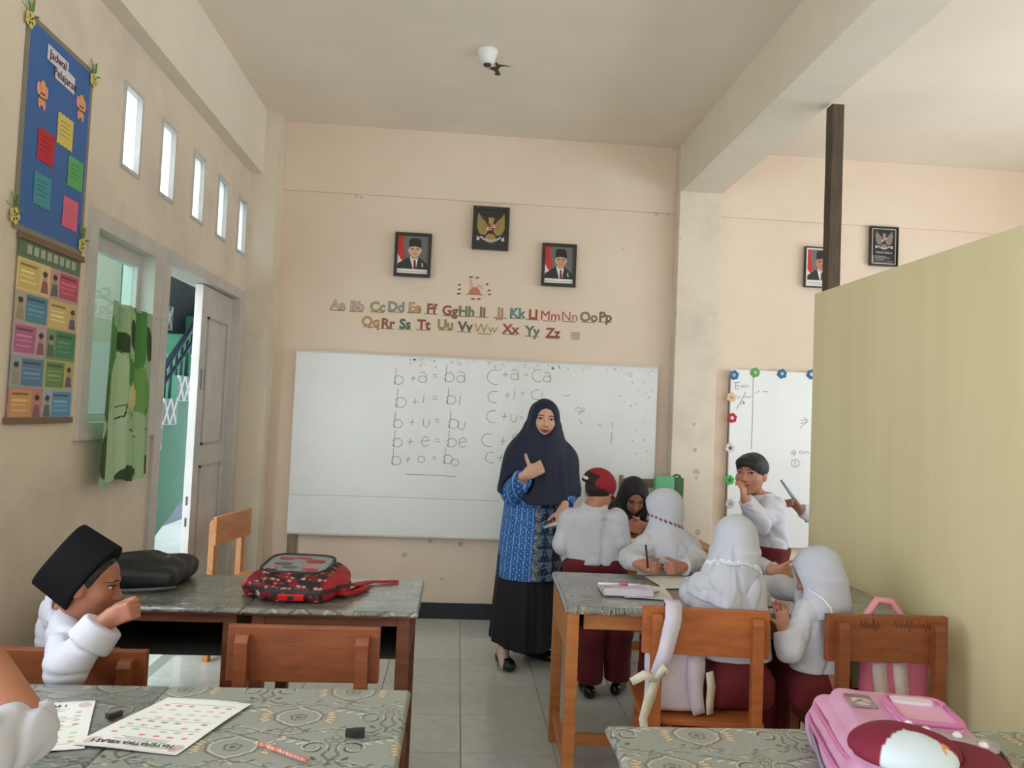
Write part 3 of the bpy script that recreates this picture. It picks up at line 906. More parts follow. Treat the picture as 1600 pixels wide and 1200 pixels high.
# alphabet stickers
ROW = [('Aa', 528, 477, (222, 196, 150)), ('Bb', 558, 479, (216, 186, 178)), ('Cc', 590, 480, (176, 178, 128)), ('Dd', 619, 480, (150, 172, 170)), ('Ee', 648, 481, (222, 178, 120)), ('Ff', 674, 483, (176, 92, 74)),
       ('Gg', 703, 486, (176, 84, 74)), ('Hh', 729, 487, (138, 144, 98)), ('Ii', 754, 488, (170, 110, 78)), ('Jj', 782, 489, (214, 164, 116)), ('Kk', 808, 490, (96, 170, 160)), ('Ll', 833, 492, (186, 82, 66)),
       ('Mm', 860, 494, (190, 62, 56)), ('Nn', 890, 495, (190, 110, 110)), ('Oo', 920, 496, (140, 142, 84)), ('Pp', 946, 496, (134, 114, 90)),
       ('Qq', 579, 503, (226, 160, 92)), ('Rr', 606, 506, (178, 100, 84)), ('Ss', 633, 507, (96, 124, 112)), ('Tt', 662, 508, (184, 72, 66)), ('Uu', 696, 508, (176, 170, 110)), ('Vv', 727, 511, (112, 106, 100)),
       ('Ww', 759, 514, (170, 160, 110)), ('Xx', 798, 515, (190, 84, 84)), ('Yy', 832, 518, (120, 140, 110)), ('Zz', 864, 521, (190, 66, 58))]
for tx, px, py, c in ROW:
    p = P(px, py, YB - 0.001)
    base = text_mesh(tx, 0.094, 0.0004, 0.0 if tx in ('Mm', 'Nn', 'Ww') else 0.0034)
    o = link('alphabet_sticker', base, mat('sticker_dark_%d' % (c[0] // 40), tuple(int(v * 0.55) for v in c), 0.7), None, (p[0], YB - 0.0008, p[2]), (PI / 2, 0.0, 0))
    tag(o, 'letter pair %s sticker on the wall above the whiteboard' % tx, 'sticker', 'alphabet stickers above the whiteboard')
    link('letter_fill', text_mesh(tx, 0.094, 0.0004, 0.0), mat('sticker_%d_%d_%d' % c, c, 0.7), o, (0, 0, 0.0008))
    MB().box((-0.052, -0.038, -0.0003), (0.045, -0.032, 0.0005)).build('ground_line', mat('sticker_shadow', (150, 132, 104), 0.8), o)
p = P(899, 525, YB - 0.001)
o = tag(box('number_sticker', (-0.034, -0.0008, -0.03), (0.034, 0, 0.03), mat('sticker_clear', (214, 194, 164), 0.6), loc=(p[0], YB, p[2])), 'small block of tiny print after the letter Z', 'sticker')
mb = MB()
for k in range(5):
    n = 6 if k < 4 else 4
    for j in range(n):
        x = -0.03 + j * 0.0105 + (0.01 if k == 4 else 0)
        mb.box((x, -0.0014, 0.022 - k * 0.011), (x + 0.008, -0.0008, 0.026 - k * 0.011))
mb.build('tiny_print', mat('sticker_ink', (128, 116, 96), 0.7), o)

# rabbit sticker and leaf stickers round it
p = P(742, 452, YB - 0.001)
rb = thing('rabbit_sticker', 'pink rabbit sticker on the wall below the eagle emblem', 'sticker', (p[0], YB - 0.0006, p[2]))
M_RBT = mat('sticker_pink', (206, 124, 104), 0.7); M_LEAF = mat('sticker_leaf', (112, 96, 68), 0.8)


def flat(name, pts, m, parent, y=-0.0006, loc=None):
    mb = MB(); n = len(pts)
    mb.prism([(x, z) for x, z in pts], 0.0008, Matrix(((1, 0, 0, 0), (0, 0, -1, y + 0.0006), (0, 1, 0, 0), (0, 0, 0, 1))))
    return mb.build(name, m, parent, loc)


flat('rabbit_body', arc(0, -0.035, 0.042, 0.05, 0, 180, 16), M_RBT, rb)
flat('ear', [(-0.03, 0.01), (-0.04, 0.05), (-0.036, 0.075), (-0.026, 0.07), (-0.018, 0.04), (-0.012, 0.012)], mat('sticker_pink_pale', (224, 176, 152), 0.7), rb, -0.0014)
flat('ear', [(0.005, 0.015), (0.03, 0.038), (0.05, 0.025), (0.058, 0.0), (0.046, 0.004), (0.036, 0.018), (0.02, 0.01)], mat('sticker_pink_pale', (224, 176, 152), 0.7), rb, -0.0014)
flat('ground_line', [(-0.06, -0.04), (0.06, -0.04), (0.06, -0.034), (-0.06, -0.034)], mat('sticker_shadow2', (172, 104, 84), 0.8), rb, -0.002)
for px, py, a in [(718, 445, 0.5), (718, 452, 0.2), (717, 459, 0.1), (736, 433, 0.1), (746, 434, 0.1), (761, 444, 0.8), (764, 454, 0.4), (765, 460, 0.2), (739, 467, -0.2), (748, 467, -0.1)]:
    q = P(px, py, YB)
    lf = [(x * math.cos(a) - z * math.sin(a), x * math.sin(a) + z * math.cos(a)) for x, z in arc(0, 0, 0.013 if a > 0.15 else 0.016, 0.006, 0, 360, 10)[:-1]]
    flat('leaf', [(x + q[0] - p[0], z + q[2] - p[2]) for x, z in lf], M_LEAF, rb)

# blue timetable poster on the left wall (faces +x)
ROTW = (0, 0, PI / 2)
pw, ph_ = 0.44, 0.715
cv = Canvas(pw, ph_, 0.004, (58, 106, 174))
cv.line([(0, 0), (pw, 0), (pw, ph_), (0, ph_), (0, 0)], 0.036, (140, 132, 118))
NOTES = [(0.60, 0.575, (224, 205, 110)), (0.34, 0.44, (196, 44, 60)), (0.80, 0.40, (98, 178, 110)), (0.33, 0.225, (72, 150, 168)), (0.76, 0.185, (232, 104, 142))]
ps = thing('timetable_poster', 'blue handmade timetable poster with coloured notes on the left wall', 'poster', (XL + 0.001, 2.735, 1.965))
link('sheet', cv.mesh('sheet', th=0.004), M_PRINT, ps, (0.005, 0, 0), ROTW)
for u, v, c in NOTES:
    cx, cz = (u - 0.5) * pw, v * ph_
    n = 9; pts = []
    for k in range(n): pts.append((cx - 0.052 + 0.104 * k / (n - 1), cz + 0.055 + (0.003 if k % 2 else -0.002)))
    for k in range(n): pts.append((cx + 0.052 - 0.104 * k / (n - 1), cz - 0.055 + (0.003 if k % 2 else -0.002)))
    o = flat('note', [(x, z) for x, z in pts][::-1], mat('note_%d_%d_%d' % c, c, 0.7), ps)
    o.rotation_euler = ROTW; o.location = (0.0065, 0, 0)
    s_ = [[(cx - 0.035, cz + 0.03 - 0.016 * k), (cx - 0.005, cz + 0.032 - 0.016 * k), (cx + 0.03 - 0.01 * (k % 2), cz + 0.03 - 0.016 * k)] for k in range(4)]
    q = strokes_mb(s_, 0.003, lambda a, b, l: (a, -l, b), 0.0012).build('pen_lines', mat('note_ink_%d' % (c[0] // 30), tuple(int(x * 0.7) for x in c), 0.8), o)
flat('title_card', [(-0.10, 0.665), (0.035, 0.66), (0.035, 0.63), (0.085, 0.625), (0.085, 0.565), (-0.045, 0.57), (-0.045, 0.61), (-0.10, 0.612)], mat('title_white', (222, 218, 226), 0.7), ps)
ps.children[-1].rotation_euler = ROTW; ps.children[-1].location = (0.0065, 0, 0)
M_TL = mat('title_purple', (96, 50, 84), 0.7)
for tx, y, z in (('Jadwal', -0.033, 0.637), ('Pelajaran', 0.02, 0.592)):
    link('lettering', text_mesh(tx, 0.043), M_TL, ps, (0.0085, y, z), (PI / 2, 0, PI / 2))
M_BEEY = mat('bee_yellow', (232, 178, 84), 0.7); M_BEEP = mat('bee_pink', (232, 158, 170), 0.7); M_BEEK = mat('bee_stripe', (90, 50, 40), 0.7)
for by, bz in ((-0.115, 0.485), (0.14, 0.545)):
    bee = bpy.data.objects.new('bee_cutout', None); COL.objects.link(bee); bee.parent = ps; bee.location = (0.0065, by, bz); bee.rotation_euler = ROTW; bee.scale = (0.72, 1, 0.8)
    for ox, oz, rx, rz in ((-0.03, 0.012, 0.018, 0.028), (0.03, 0.012, 0.018, 0.028), (-0.018, -0.045, 0.012, 0.022), (0.022, -0.045, 0.012, 0.022)):
        flat('wing', arc(ox, oz, rx, rz, 0, 360, 14)[:-1], M_BEEP, bee)
    flat('bee_body', arc(0, -0.015, 0.02, 0.04, 0, 360, 16)[:-1], M_BEEY, bee, -0.0016)
    flat('bee_head', arc(0, 0.035, 0.02, 0.02, 0, 360, 16)[:-1], M_BEEY, bee, -0.0018)
    for dz in (0.0, -0.02): flat('stripe', [(-0.019, dz), (0.019, dz), (0.019, dz - 0.006), (-0.019, dz - 0.006)], M_BEEK, bee, -0.0028)
M_FY = mat('paper_flower_yellow', (226, 206, 118), 0.7); M_FG = mat('paper_leaf_green', (96, 140, 66), 0.7)
for cyy, cz in ((-0.215, 0.70), (0.215, 0.69), (-0.225, 0.05), (0.21, 0.05)):
    f_ = bpy.data.objects.new('paper_flower', None); COL.objects.link(f_); f_.parent = ps; f_.location = (0.008, cyy, cz); f_.rotation_euler = ROTW
    for a in (0.3, 1.2, 2.0, 2.8):
        flat('leaf', [(0, 0), (0.045 * math.cos(a) - 0.008 * math.sin(a), 0.055 * math.sin(a) + 0.004), (0.06 * math.cos(a), 0.07 * math.sin(a)), (0.03 * math.cos(a) + 0.01 * math.sin(a), 0.03 * math.sin(a))], M_FG, f_)
    for k in range(5):
        a = 2 * PI * k / 5
        flat('petal', arc(0.016 * math.cos(a), -0.012 + 0.016 * math.sin(a), 0.013, 0.013, 0, 360, 10)[:-1], M_FY, f_, -0.0016)

# values poster below it
pw, ph_ = 0.40, 0.60
cv = Canvas(pw, ph_, 0.0035, (96, 128, 88))
TI = [((226, 196, 96), (236, 206, 140)), ((202, 66, 104), (210, 150, 160)), ((70, 140, 170), (190, 178, 160)), ((230, 196, 110), (216, 190, 130)), ((190, 90, 150), (206, 160, 180)),
      ((70, 140, 96), (120, 160, 110)), ((88, 128, 170), (150, 170, 180)), ((110, 150, 80), (200, 190, 100)), ((226, 160, 84), (214, 130, 110)), ((80, 150, 200), (160, 180, 210))]
r = random.Random(2)
for k, (c, d) in enumerate(TI):
    i, j = k % 2, k // 2
    x0, x1 = i * pw / 2, (i + 1) * pw / 2
    z1 = ph_ - 0.065 - j * 0.107; z0 = z1 - 0.107
    cv.rect(x0, z0, x1, z1, d)
    flip = (j + i) % 2 == (1 if j else 1)
    a0, a1 = (x0 + 0.008, x1 - 0.07) if not flip else (x0 + 0.06, x1 - 0.008)
    cv.rect(a0, z0 + 0.008, a1, z1 - 0.008, c)
    cv.line([(a0 + 0.01, z1 - 0.022), (a1 - 0.02, z1 - 0.022)], 0.007, tuple(int(v * 0.6) for v in c))
    for q in range(3):
        cv.line([(a0 + 0.012, z1 - 0.042 - q * 0.016), (a1 - 0.015 - 0.02 * r.random(), z1 - 0.042 - q * 0.016)], 0.004, tuple(min(255, int(v * 1.25) + 10) for v in c))
    gx = x1 - 0.035 if not flip else x0 + 0.03
    cv.ell(gx, z0 + 0.065, 0.014, 0.016, (196, 150, 120)); cv.ell(gx, z0 + 0.075, 0.015, 0.01, (60, 46, 42))
    cv.poly([(gx - 0.024, z0 + 0.01), (gx - 0.016, z0 + 0.05), (gx + 0.016, z0 + 0.05), (gx + 0.024, z0 + 0.01)], [(150, 90, 90), (90, 110, 100), (170, 150, 120), (110, 90, 120)][k % 4])
cv.a = cv.a * 0.8 + cv.a.mean(-1, keepdims=True) * 0.2
vp = thing('values_poster', 'hanging print poster with ten coloured squares and wooden rods', 'poster', (XL + 0.001, 2.745, 1.345))
link('sheet', cv.mesh('sheet', th=0.002), M_PRINT, vp, (0.009, 0, 0), ROTW)
box('rod', (0.002, -0.21, -0.014), (0.016, 0.205, 0.008), mat('rod_brown', (128, 100, 78), 0.6), vp, bevel=0.002)
box('rod', (0.002, -0.205, ph_ - 0.006), (0.016, 0.215, ph_ + 0.016), mat('rod_brown', (128, 100, 78), 0.6), vp, bevel=0.002)
for k in range(8):  # row of block capitals along the green header, worn to unreadable blocks in the photo
    box('header_block', (0.0095, -0.155 + k * 0.041, ph_ - 0.047), (0.0105, -0.127 + k * 0.041, ph_ - 0.017), mat('header_pale', (176, 186, 170), 0.7), vp)

# green curtain on a string
cw, chh = 0.46, 0.74
cv = Canvas(cw, chh, 0.005, (146, 192, 136))
for (u, v, ru, rv, c, rt) in [(0.05, 0.52, 0.12, 0.16, (70, 150, 60), 0.3), (0.30, 0.60, 0.10, 0.2, (64, 150, 52), -0.2), (0.25, 0.62, 0.06, 0.12, (150, 200, 130), 0.4), (0.16, 0.38, 0.09, 0.16, (168, 208, 150), 0.2),
                              (0.36, 0.35, 0.10, 0.14, (104, 172, 76), 0), (0.16, 0.15, 0.14, 0.18, (172, 210, 160), 0.1), (0.34, 0.14, 0.10, 0.16, (160, 204, 148), 0), (0.30, 0.36, 0.05, 0.07, (216, 210, 110), 0),
                              (0.03, 0.14, 0.035, 0.11, (60, 84, 44), -0.1), (0.26, 0.02, 0.10, 0.045, (58, 82, 42), 0.2), (0.45, 0.04, 0.04, 0.05, (58, 82, 42), 0), (0.02, 0.35, 0.03, 0.1, (72, 110, 54), 0),
                              (0.17, 0.58, 0.05, 0.04, (48, 80, 36), -0.5), (0.26, 0.62, 0.03, 0.07, (44, 76, 34), 0.3), (0.43, 0.6, 0.03, 0.08, (48, 80, 36), 0.2), (0.10, 0.66, 0.06, 0.03, (130, 190, 120), 0)]:
    cv.ell(u, v, ru, rv, c, rt)
for pts in ([(0.14, 0.30), (0.2, 0.32), (0.19, 0.27), (0.14, 0.25)], [(0.22, 0.26), (0.26, 0.25)], [(0.27, 0.22), (0.32, 0.21), (0.31, 0.18), (0.35, 0.19)], [(0.22, 0.17), (0.25, 0.14)], [(0.4, 0.28), (0.44, 0.3), (0.42, 0.25)], [(0.40, 0.2), (0.45, 0.21)]):
    cv.line(pts, 0.006, (36, 50, 30))


cv.a = cv.a * 0.72 + cv.a.mean(-1, keepdims=True) * 0.28


def drape(u, v):
    s = u / cw; t = v / chh
    taper = 0.86 + 0.14 * (1 - t) ** 0.7
    x = (s - 0.45) * cw * taper
    y = 0.016 * np.sin(s * 15 + 0.6) * (0.35 + 0.65 * t) + 0.008 * np.sin(s * 31 + 2 * t) + 0.03 * (1 - t) * 0.4
    z = v - 0.01 * np.cos(s * 9) * (1 - t) - 0.012 * s * t
    return x, -y, z


ct = thing('curtain', 'short green leaf patterned curtain hanging before the window', 'curtain', (XL + 0.055, 3.275, 1.085))
link('cloth', cv.mesh('cloth', drape, th=0.0), mat('curtain_cloth', rough=0.85, attr=True, bump=0.1, bscale=60), ct, (0, 0, 0), ROTW)
MB().tube([(0, -0.25, 0.735), (0, 0.0, 0.722), (0, 0.46, 0.725)], 0.0022, 6).build('string', mat('string_white', (210, 206, 196), 0.8), ct)

# ------------------------------------------------------------------ desks, tablecloths, chairs
def wood(name, c, c2, rough=0.45):
    return mat(name, c, rough, c2=c2, scale=5, detail=6, stretch=(1.2, 6, 6), bump=0.06, bscale=30, rnd=0.06, lo=0.35, hi=0.7)


M_DESK = wood('brown_desk_wood', (128, 78, 56), (104, 60, 42))
M_DESKO = wood('orange_desk_wood', (198, 128, 70), (170, 102, 52))
M_CHAIR = wood('brown_chair_wood', (150, 84, 46), (122, 64, 34))
M_CHAIRO = wood('tan_chair_wood', (206, 142, 86), (180, 118, 66))
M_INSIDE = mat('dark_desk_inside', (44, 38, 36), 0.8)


def make_desk(label, x, y, W, D, rz=0.0, wd=M_DESK, closed=False, H=0.732, group=None, inset=0.022):
    t = thing('school_desk', label, 'desk', (x, y, 0), rz, group)
    box('desk_top', (-W / 2, -D / 2, H - 0.022), (W / 2, D / 2, H), wd, t, bevel=0.003)
    lg = 0.045; i = inset; sz = H - 0.095 if closed else H - 0.175
    for sx in (-1, 1):
        for sy_ in (-1, 1):
            x0 = sx * (W / 2 - i) - (lg if sx > 0 else 0); y0 = sy_ * (D / 2 - i) - (lg if sy_ > 0 else 0)
            box('leg', (x0, y0, 0), (x0 + lg, y0 + lg, H - 0.022), wd, t, bevel=0.003)
        xa = sx * (W / 2 - i) - (0.02 if sx > 0 else 0)
        box('side_apron', (xa, -D / 2 + 0.07, H - 0.17), (xa + 0.02, D / 2 - 0.07, H - 0.022), wd, t)
        xb = sx * (W / 2 - i - 0.012) - (0.024 if sx > 0 else 0)
        box('side_rail', (xb, -D / 2 + 0.065, 0.10), (xb + 0.024, D / 2 - 0.065, 0.15), wd, t)
    box('back_apron', (-W / 2 + 0.068, D / 2 - 0.045, H - 0.17), (W / 2 - 0.068, D / 2 - 0.025, H - 0.022), wd, t)
    box('foot_rail', (-W / 2 + 0.06, -0.012, 0.105), (W / 2 - 0.06, 0.012, 0.15), wd, t)
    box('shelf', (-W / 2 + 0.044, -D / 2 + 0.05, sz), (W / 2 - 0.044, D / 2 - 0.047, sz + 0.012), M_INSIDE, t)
    if closed:
        box('front_apron', (-W / 2 + 0.068, -D / 2 + 0.025, H - 0.085), (W / 2 - 0.068, -D / 2 + 0.045, H - 0.022), wd, t)
    else:
        box('front_apron', (-W / 2 + 0.068, -D / 2 + 0.025, H - 0.055), (W / 2 - 0.068, -D / 2 + 0.045, H - 0.022), wd, t)
    return t


# printed damask pattern, drawn once and cut for every cloth
PAT = Canvas(1.9, 1.3, 0.0027, (146, 150, 141))


def motif_a(cx, cy, s, c):  # heart medallion with petals
    L = lambda pts: [(cx + x * s, cy + y * s) for x, y in pts]
    for sg in (-1, 1):
        for k in range(5):
            a = math.radians(-38 + 20 * k)
            ex_, ey_ = cx + sg * s * (0.050 + 0.020 * math.cos(a)), cy + s * (0.0 + 0.036 * math.sin(a))
            c.ell(ex_, ey_, 0.0135 * s, 0.0066 * s, (128, 116, 98), rot=a * sg); c.ell(ex_, ey_, 0.0108 * s, 0.0042 * s, (200, 184, 152), rot=a * sg)
        heart = [(0, -0.052), (sg * 0.022, -0.04), (sg * 0.047, -0.018), (sg * 0.052, 0.012), (sg * 0.036, 0.034), (sg * 0.014, 0.044), (0, 0.056)]
        c.line(L(heart), 0.0048 * s, (112, 100, 82)); c.line(L([(x * 0.86, y * 0.86) for x, y in heart]), 0.0027 * s, (196, 196, 180))
        c.line(L([(0, 0.015), (sg * 0.016, 0.008), (sg * 0.012, -0.012), (0, -0.016)]), 0.004 * s, (96, 98, 84))
        c.line(L([(sg * 0.006, -0.05), (sg * 0.02, -0.066), (sg * 0.034, -0.06)]), 0.0035 * s, (104, 92, 76))
        c.line(L([(sg * 0.004, 0.056), (sg * 0.03, 0.07), (sg * 0.058, 0.062)]), 0.004 * s, (112, 108, 92))
    c.ell(cx, cy, 0.007 * s, 0.007 * s, (104, 100, 84)); c.line(L([(0, -0.056), (0, -0.076)]), 0.004 * s, (150, 120, 96))


def motif_b(cx, cy, s, c):  # facing scrolls with leaves
    L = lambda pts: [(cx + x * s, cy + y * s) for x, y in pts]
    for sg in (-1, 1):
        sp = []
        for k in range(22):
            a = math.radians(200 - 20 * k) ; r = 0.030 - 0.00095 * k
            sp.append((sg * (0.036 + r * math.cos(a)), 0.0 + r * math.sin(a)))
        c.line(L(sp), 0.0058 * s, (70, 74, 64)); c.line(L([(x * 1.0 + sg * 0.003, y + 0.004) for x, y in sp]), 0.0026 * s, (194, 200, 184))
        c.line(L([(0, -0.05), (sg * 0.016, -0.03), (sg * 0.008, -0.01)]), 0.005 * s, (92, 96, 82))
        c.line(L([(sg * 0.012, -0.056), (sg * 0.03, -0.075), (sg * 0.05, -0.07)]), 0.0045 * s, (84, 86, 74))
        for k in range(3):
            x0 = 0.06 + 0.022 * k; y0 = 0.034 + 0.008 * k
            c.ell(cx + sg * s * x0, cy + s * y0, 0.012 * s, 0.004 * s, (98, 102, 88), rot=sg * 0.5); c.ell(cx + sg * s * (x0 + 0.004), cy + s * (y0 - 0.012), 0.011 * s, 0.0036 * s, (190, 196, 182), rot=-sg * 0.5)
        c.line(L([(sg * 0.045, 0.03), (sg * 0.09, 0.046), (sg * 0.125, 0.05)]), 0.003 * s, (112, 112, 98))
        c.ell(cx + sg * s * 0.03, cy - s * 0.045, 0.009 * s, 0.0045 * s, (82, 84, 72), rot=sg * 0.9)
    for dx, dy in ((0, 0.014), (0.012, 0), (-0.012, 0), (0, -0.014)):
        c.line(arc(cx + dx * s, cy + (dy + 0.035) * s, 0.009 * s, 0.009 * s, 0, 360, 10), 0.0026 * s, (108, 104, 88))
    c.ell(cx, cy - 0.062 * s, 0.006 * s, 0.01 * s, (92, 94, 80))


for j in range(-1, 10):
    for i in range(-1, 11):
        cx = 0.20 * i + (0.10 if j % 2 else 0); cy = 0.155 * j
        (motif_a if (i + j // 2) % 2 == 0 else motif_b)(cx, cy, 1.05, PAT)
for j in range(-1, 10):  # leafy vines between the motif rows
    y0 = 0.155 * j + 0.0775
    vine = [(x, y0 + 0.017 * math.sin(x * 2 * PI / 0.2 + j)) for x in np.linspace(0, 1.9, 200)]
    PAT.line(vine[::2], 0.0034, (104, 106, 92)); PAT.line([(x, y + 0.004) for x, y in vine[::2]], 0.002, (188, 194, 178))
    for k in range(0, 200, 4):
        x, y = vine[k]; sg = 1 if (k // 4) % 2 else -1
        PAT.ell(x + 0.004, y + sg * 0.010, 0.0095, 0.0034, (92, 96, 82) if k % 8 else (186, 178, 150), sg * 0.7)
        if k % 12 == 0: PAT.line(arc(x, y - sg * 0.012, 0.008, 0.008, 0, 270, 9), 0.0026, (96, 98, 84))
r = random.Random(5)
for k in range(420):
    PAT.ell(r.uniform(0, 1.9), r.uniform(0, 1.3), r.uniform(0.002, 0.005), r.uniform(0.001, 0.0022), (182, 188, 172), r.uniform(0, 3))
M_CLOTH = mat('damask_table_vinyl', rough=0.42, attr=True, coat=0.25, bump=0.06, bscale=18)
M_CLOTHG = mat('damask_under_clear_film', rough=0.4, attr=True, coat=1.0, bump=0.35, bscale=11, stretch=(1, 2.5, 1), c2=(190, 190, 190), scale=5)


def tablecloth(label, desk, W, D, off, m, H=0.732, over=0.010, drop=0.016, tint=1.0, wav=0.0012):
    nx = int((W + 2 * over) / 0.0027); ny = int((D + 2 * over) / 0.0027)
    i0 = int(off[0] / 0.0027); j0 = int(off[1] / 0.0027)
    cv = Canvas(W + 2 * over, D + 2 * over, 0.0027, (150, 158, 146))
    sub = PAT.a[j0:j0 + cv.ny, i0:i0 + cv.nx]
    cv.a[:sub.shape[0], :sub.shape[1]] = sub * tint

    def fn(u, v):
        x = u - cv.w / 2; y = v - cv.h / 2
        ex = np.clip(np.abs(x) - (W / 2 - 0.002), 0, 1); ey = np.clip(np.abs(y) - (D / 2 - 0.002), 0, 1)
        e = np.minimum(np.maximum(ex, ey) / (over + 0.002), 1)
        z = H + 0.003 - drop * e ** 1.3 + wav * e * np.sin(x * 60 + y * 47)
        xx = np.clip(x, -W / 2 - 0.006, W / 2 + 0.006); yy = np.clip(y, -D / 2 - 0.006, D / 2 + 0.006)
        return xx, yy, z
    o = link('tablecloth', cv.mesh('tablecloth', fn), m, None, desk.location[:], desk.rotation_euler[:])
    tag(o, label, 'tablecloth')
    return o


d = make_desk('brown desk nearest the camera on the left, with black eraser and pencil', -0.38, 1.67, 0.575, 0.50)
tablecloth('grey green damask cloth under the red striped pencil and black eraser', d, 0.575, 0.50, (0.35, 0.13), M_CLOTH)
d = make_desk('brown desk at the left photo edge beside the arm of a cropped child', -0.962, 1.67, 0.575, 0.50)
tablecloth('damask cloth with clear film under the cropped worksheet at the photo edge', d, 0.575, 0.50, (0.93, 0.42), M_CLOTHG, tint=0.85)
d = make_desk('brown desk carrying the red and black backpack', -0.405, 2.905, 0.585, 0.50)
tablecloth('film covered damask cloth under the red and black backpack', d, 0.585, 0.50, (0.1, 0.5), M_CLOTHG, tint=0.95)
d = make_desk('brown desk by the left wall carrying the black bag', -0.997, 2.905, 0.585, 0.50)
tablecloth('film covered damask cloth under the black bag', d, 0.585, 0.50, (0.7, 0.2), M_CLOTHG, tint=0.9)
RT = math.radians(-2.5)
ex = A(math.cos(RT), math.sin(RT)); ey = A(-math.sin(RT), math.cos(RT))
c1 = A(0.432, 2.79) + ex * 0.6625 + ey * 0.307
T3 = make_desk('long orange wooden desk where the girls work, beside the teacher', c1[0], c1[1], 1.325, 0.614, RT, M_DESKO, closed=True, inset=0.004)
tablecloth('film covered grey cloth under the clear pencil case', T3, 1.325, 0.614, (0.2, 0.3), M_CLOTHG, over=0.012, drop=0.024, tint=0.9, wav=0.003)
d = make_desk('orange wooden desk at the bottom centre with bare cloth corner', 0.672, 1.47, 0.60, 0.50, 0, M_DESKO)
tablecloth('grey green damask cloth left of the pink backpack', d, 0.60, 0.50, (0.5, 0.62), M_CLOTH)
d = make_desk('desk at the bottom right under the pink backpack', 1.28, 1.47, 0.60, 0.50, 0, M_DESKO)
tablecloth('grey green damask cloth under the pink backpack', d, 0.60, 0.50, (1.1, 0.62), M_CLOTH)
d = make_desk('small orange desk behind the capped boy, used by the woman in black headscarf', 1.13, 4.36, 0.70, 0.46, PI, M_DESKO, closed=True)


def make_chair():
    t = thing('school_chair', 'x', 'chair')
    H = 0.80
    slab = box('backrest', (-0.215, 0.034, H - 0.158), (0.215, 0.058, H), M_CHAIR, t, bevel=0.005)
    for sx in (-1, 1):
        xc = sx * 0.168
        # rear post with a chamfered top
        M = Matrix(((0, 0, 1, xc - 0.0185), (1, 0, 0, 0), (0, 1, 0, 0), (0, 0, 0, 1)))
        MB().prism([(0, 0), (0.034, 0), (0.034, H - 0.02), (0.012, H - 0.022), (0, H - 0.04)], 0.037, M).build('rear_leg', M_CHAIR, t, bevel=0.002)
        box('front_leg', (xc - 0.0185, 0.36, 0), (xc + 0.0185, 0.395, 0.405), M_CHAIR, t, bevel=0.003)
        box('side_rail', (xc - 0.011, 0.034, 0.345), (xc + 0.011, 0.36, 0.405), M_CHAIR, t)
        box('stretcher', (xc - 0.01, 0.034, 0.13), (xc + 0.01, 0.36, 0.165), M_CHAIR, t)
    box('seat', (-0.205, 0.036, 0.405), (0.205, 0.415, 0.425), M_CHAIR, t, bevel=0.004)
    box('front_rail', (-0.149, 0.367, 0.345), (0.149, 0.387, 0.405), M_CHAIR, t)
    box('rear_rail', (-0.149, 0.006, 0.345), (0.149, 0.026, 0.405), M_CHAIR, t)
    box('stretcher', (-0.158, 0.19, 0.138), (0.158, 0.21, 0.16), M_CHAIR, t)
    return t


chair0 = make_chair()
SPOTS = [(-0.41, 2.185, 0, 'empty brown wooden chair with its broad backrest towards the camera, before the red backpack'),
         (-1.033, 2.115, 0, 'brown wooden chair the boy in the black cap sits on'),
         (0.868, 2.50, -6, 'orange brown chair with the white backpack strap over its backrest'),
         (1.495, 2.47, 0, 'scribbled wooden chair against the partition with a pink bag hanging on it'),
         (-1.315, 4.50, -100, 'light tan wooden chair standing by the door')]
CH = []
for k, (x, y, a, lb) in enumerate(SPOTS):
    c = chair0 if k == 0 else copy_tree(chair0)
    c.location = (x, y, 0); c.rotation_euler = (0, 0, math.radians(a)); c['label'] = lb; c['group'] = 'wooden school chairs'
    CH.append(c)
CH[1].scale = (1, 1, 0.93)
for ch in CH[4].children:
    ch.data = ch.data.copy(); ch.data.materials.clear(); ch.data.materials.append(M_CHAIRO)
M_CHAIRM = wood('orange_chair_wood', (186, 108, 54), (152, 82, 40))
for c in (CH[2],):
    for ch in c.children:
        ch.data = ch.data.copy(); ch.data.materials.clear(); ch.data.materials.append(M_CHAIRM)
# ballpoint scribble on the backrest against the partition
s_ = []
r = random.Random(3)
for x0, n in ((-0.10, 5), (0.02, 9)):
    x = x0
    for k in range(n):
        s_.append([(x + 0.002, 0.122 + r.uniform(-.004, .004)), (x + 0.003, 0.138 + r.uniform(-.006, .01)), (x + 0.01, 0.126), (x + 0.012, 0.118 - (0.01 if k % 4 == 3 else 0))]); x += 0.0145
o = strokes_mb(s_, 0.003, lambda u, v, l: (u, 0.034 - l, 0.642 + v), 0.0008).build('scribble', mat('pen_dark', (70, 42, 26), 0.7), CH[3]); o['kind'] = 'stuff'

# tall chair of the seated woman, green bag over its back
tc = thing('wooden_armchair', 'tall backed chair behind the woman in black headscarf', 'chair', (1.34, 4.96, 0))
MW = wood('grey_chair_wood', (150, 132, 108), (122, 106, 86))
for sx in (-1, 1):
    MB().tube([(sx * 0.20, 0.13, 0), (sx * 0.20, 0.14, 0.45), (sx * 0.20, 0.19, 1.05)], 0.016, 8).build('rear_leg', MW, tc)
    MB().tube([(sx * 0.20, -0.22, 0), (sx * 0.20, -0.22, 0.44)], 0.018, 8).build('front_leg', MW, tc)
box('seat', (-0.22, -0.24, 0.43), (0.22, 0.13, 0.455), MW, tc, bevel=0.005)
for z in (0.7, 0.85, 1.0):
    y = 0.14 + 0.05 * (z - 0.45) / 0.6
    box('back_slat', (-0.19, y - 0.006, z - 0.03), (0.19, y + 0.012, z + 0.03), MW, tc, bevel=0.003)

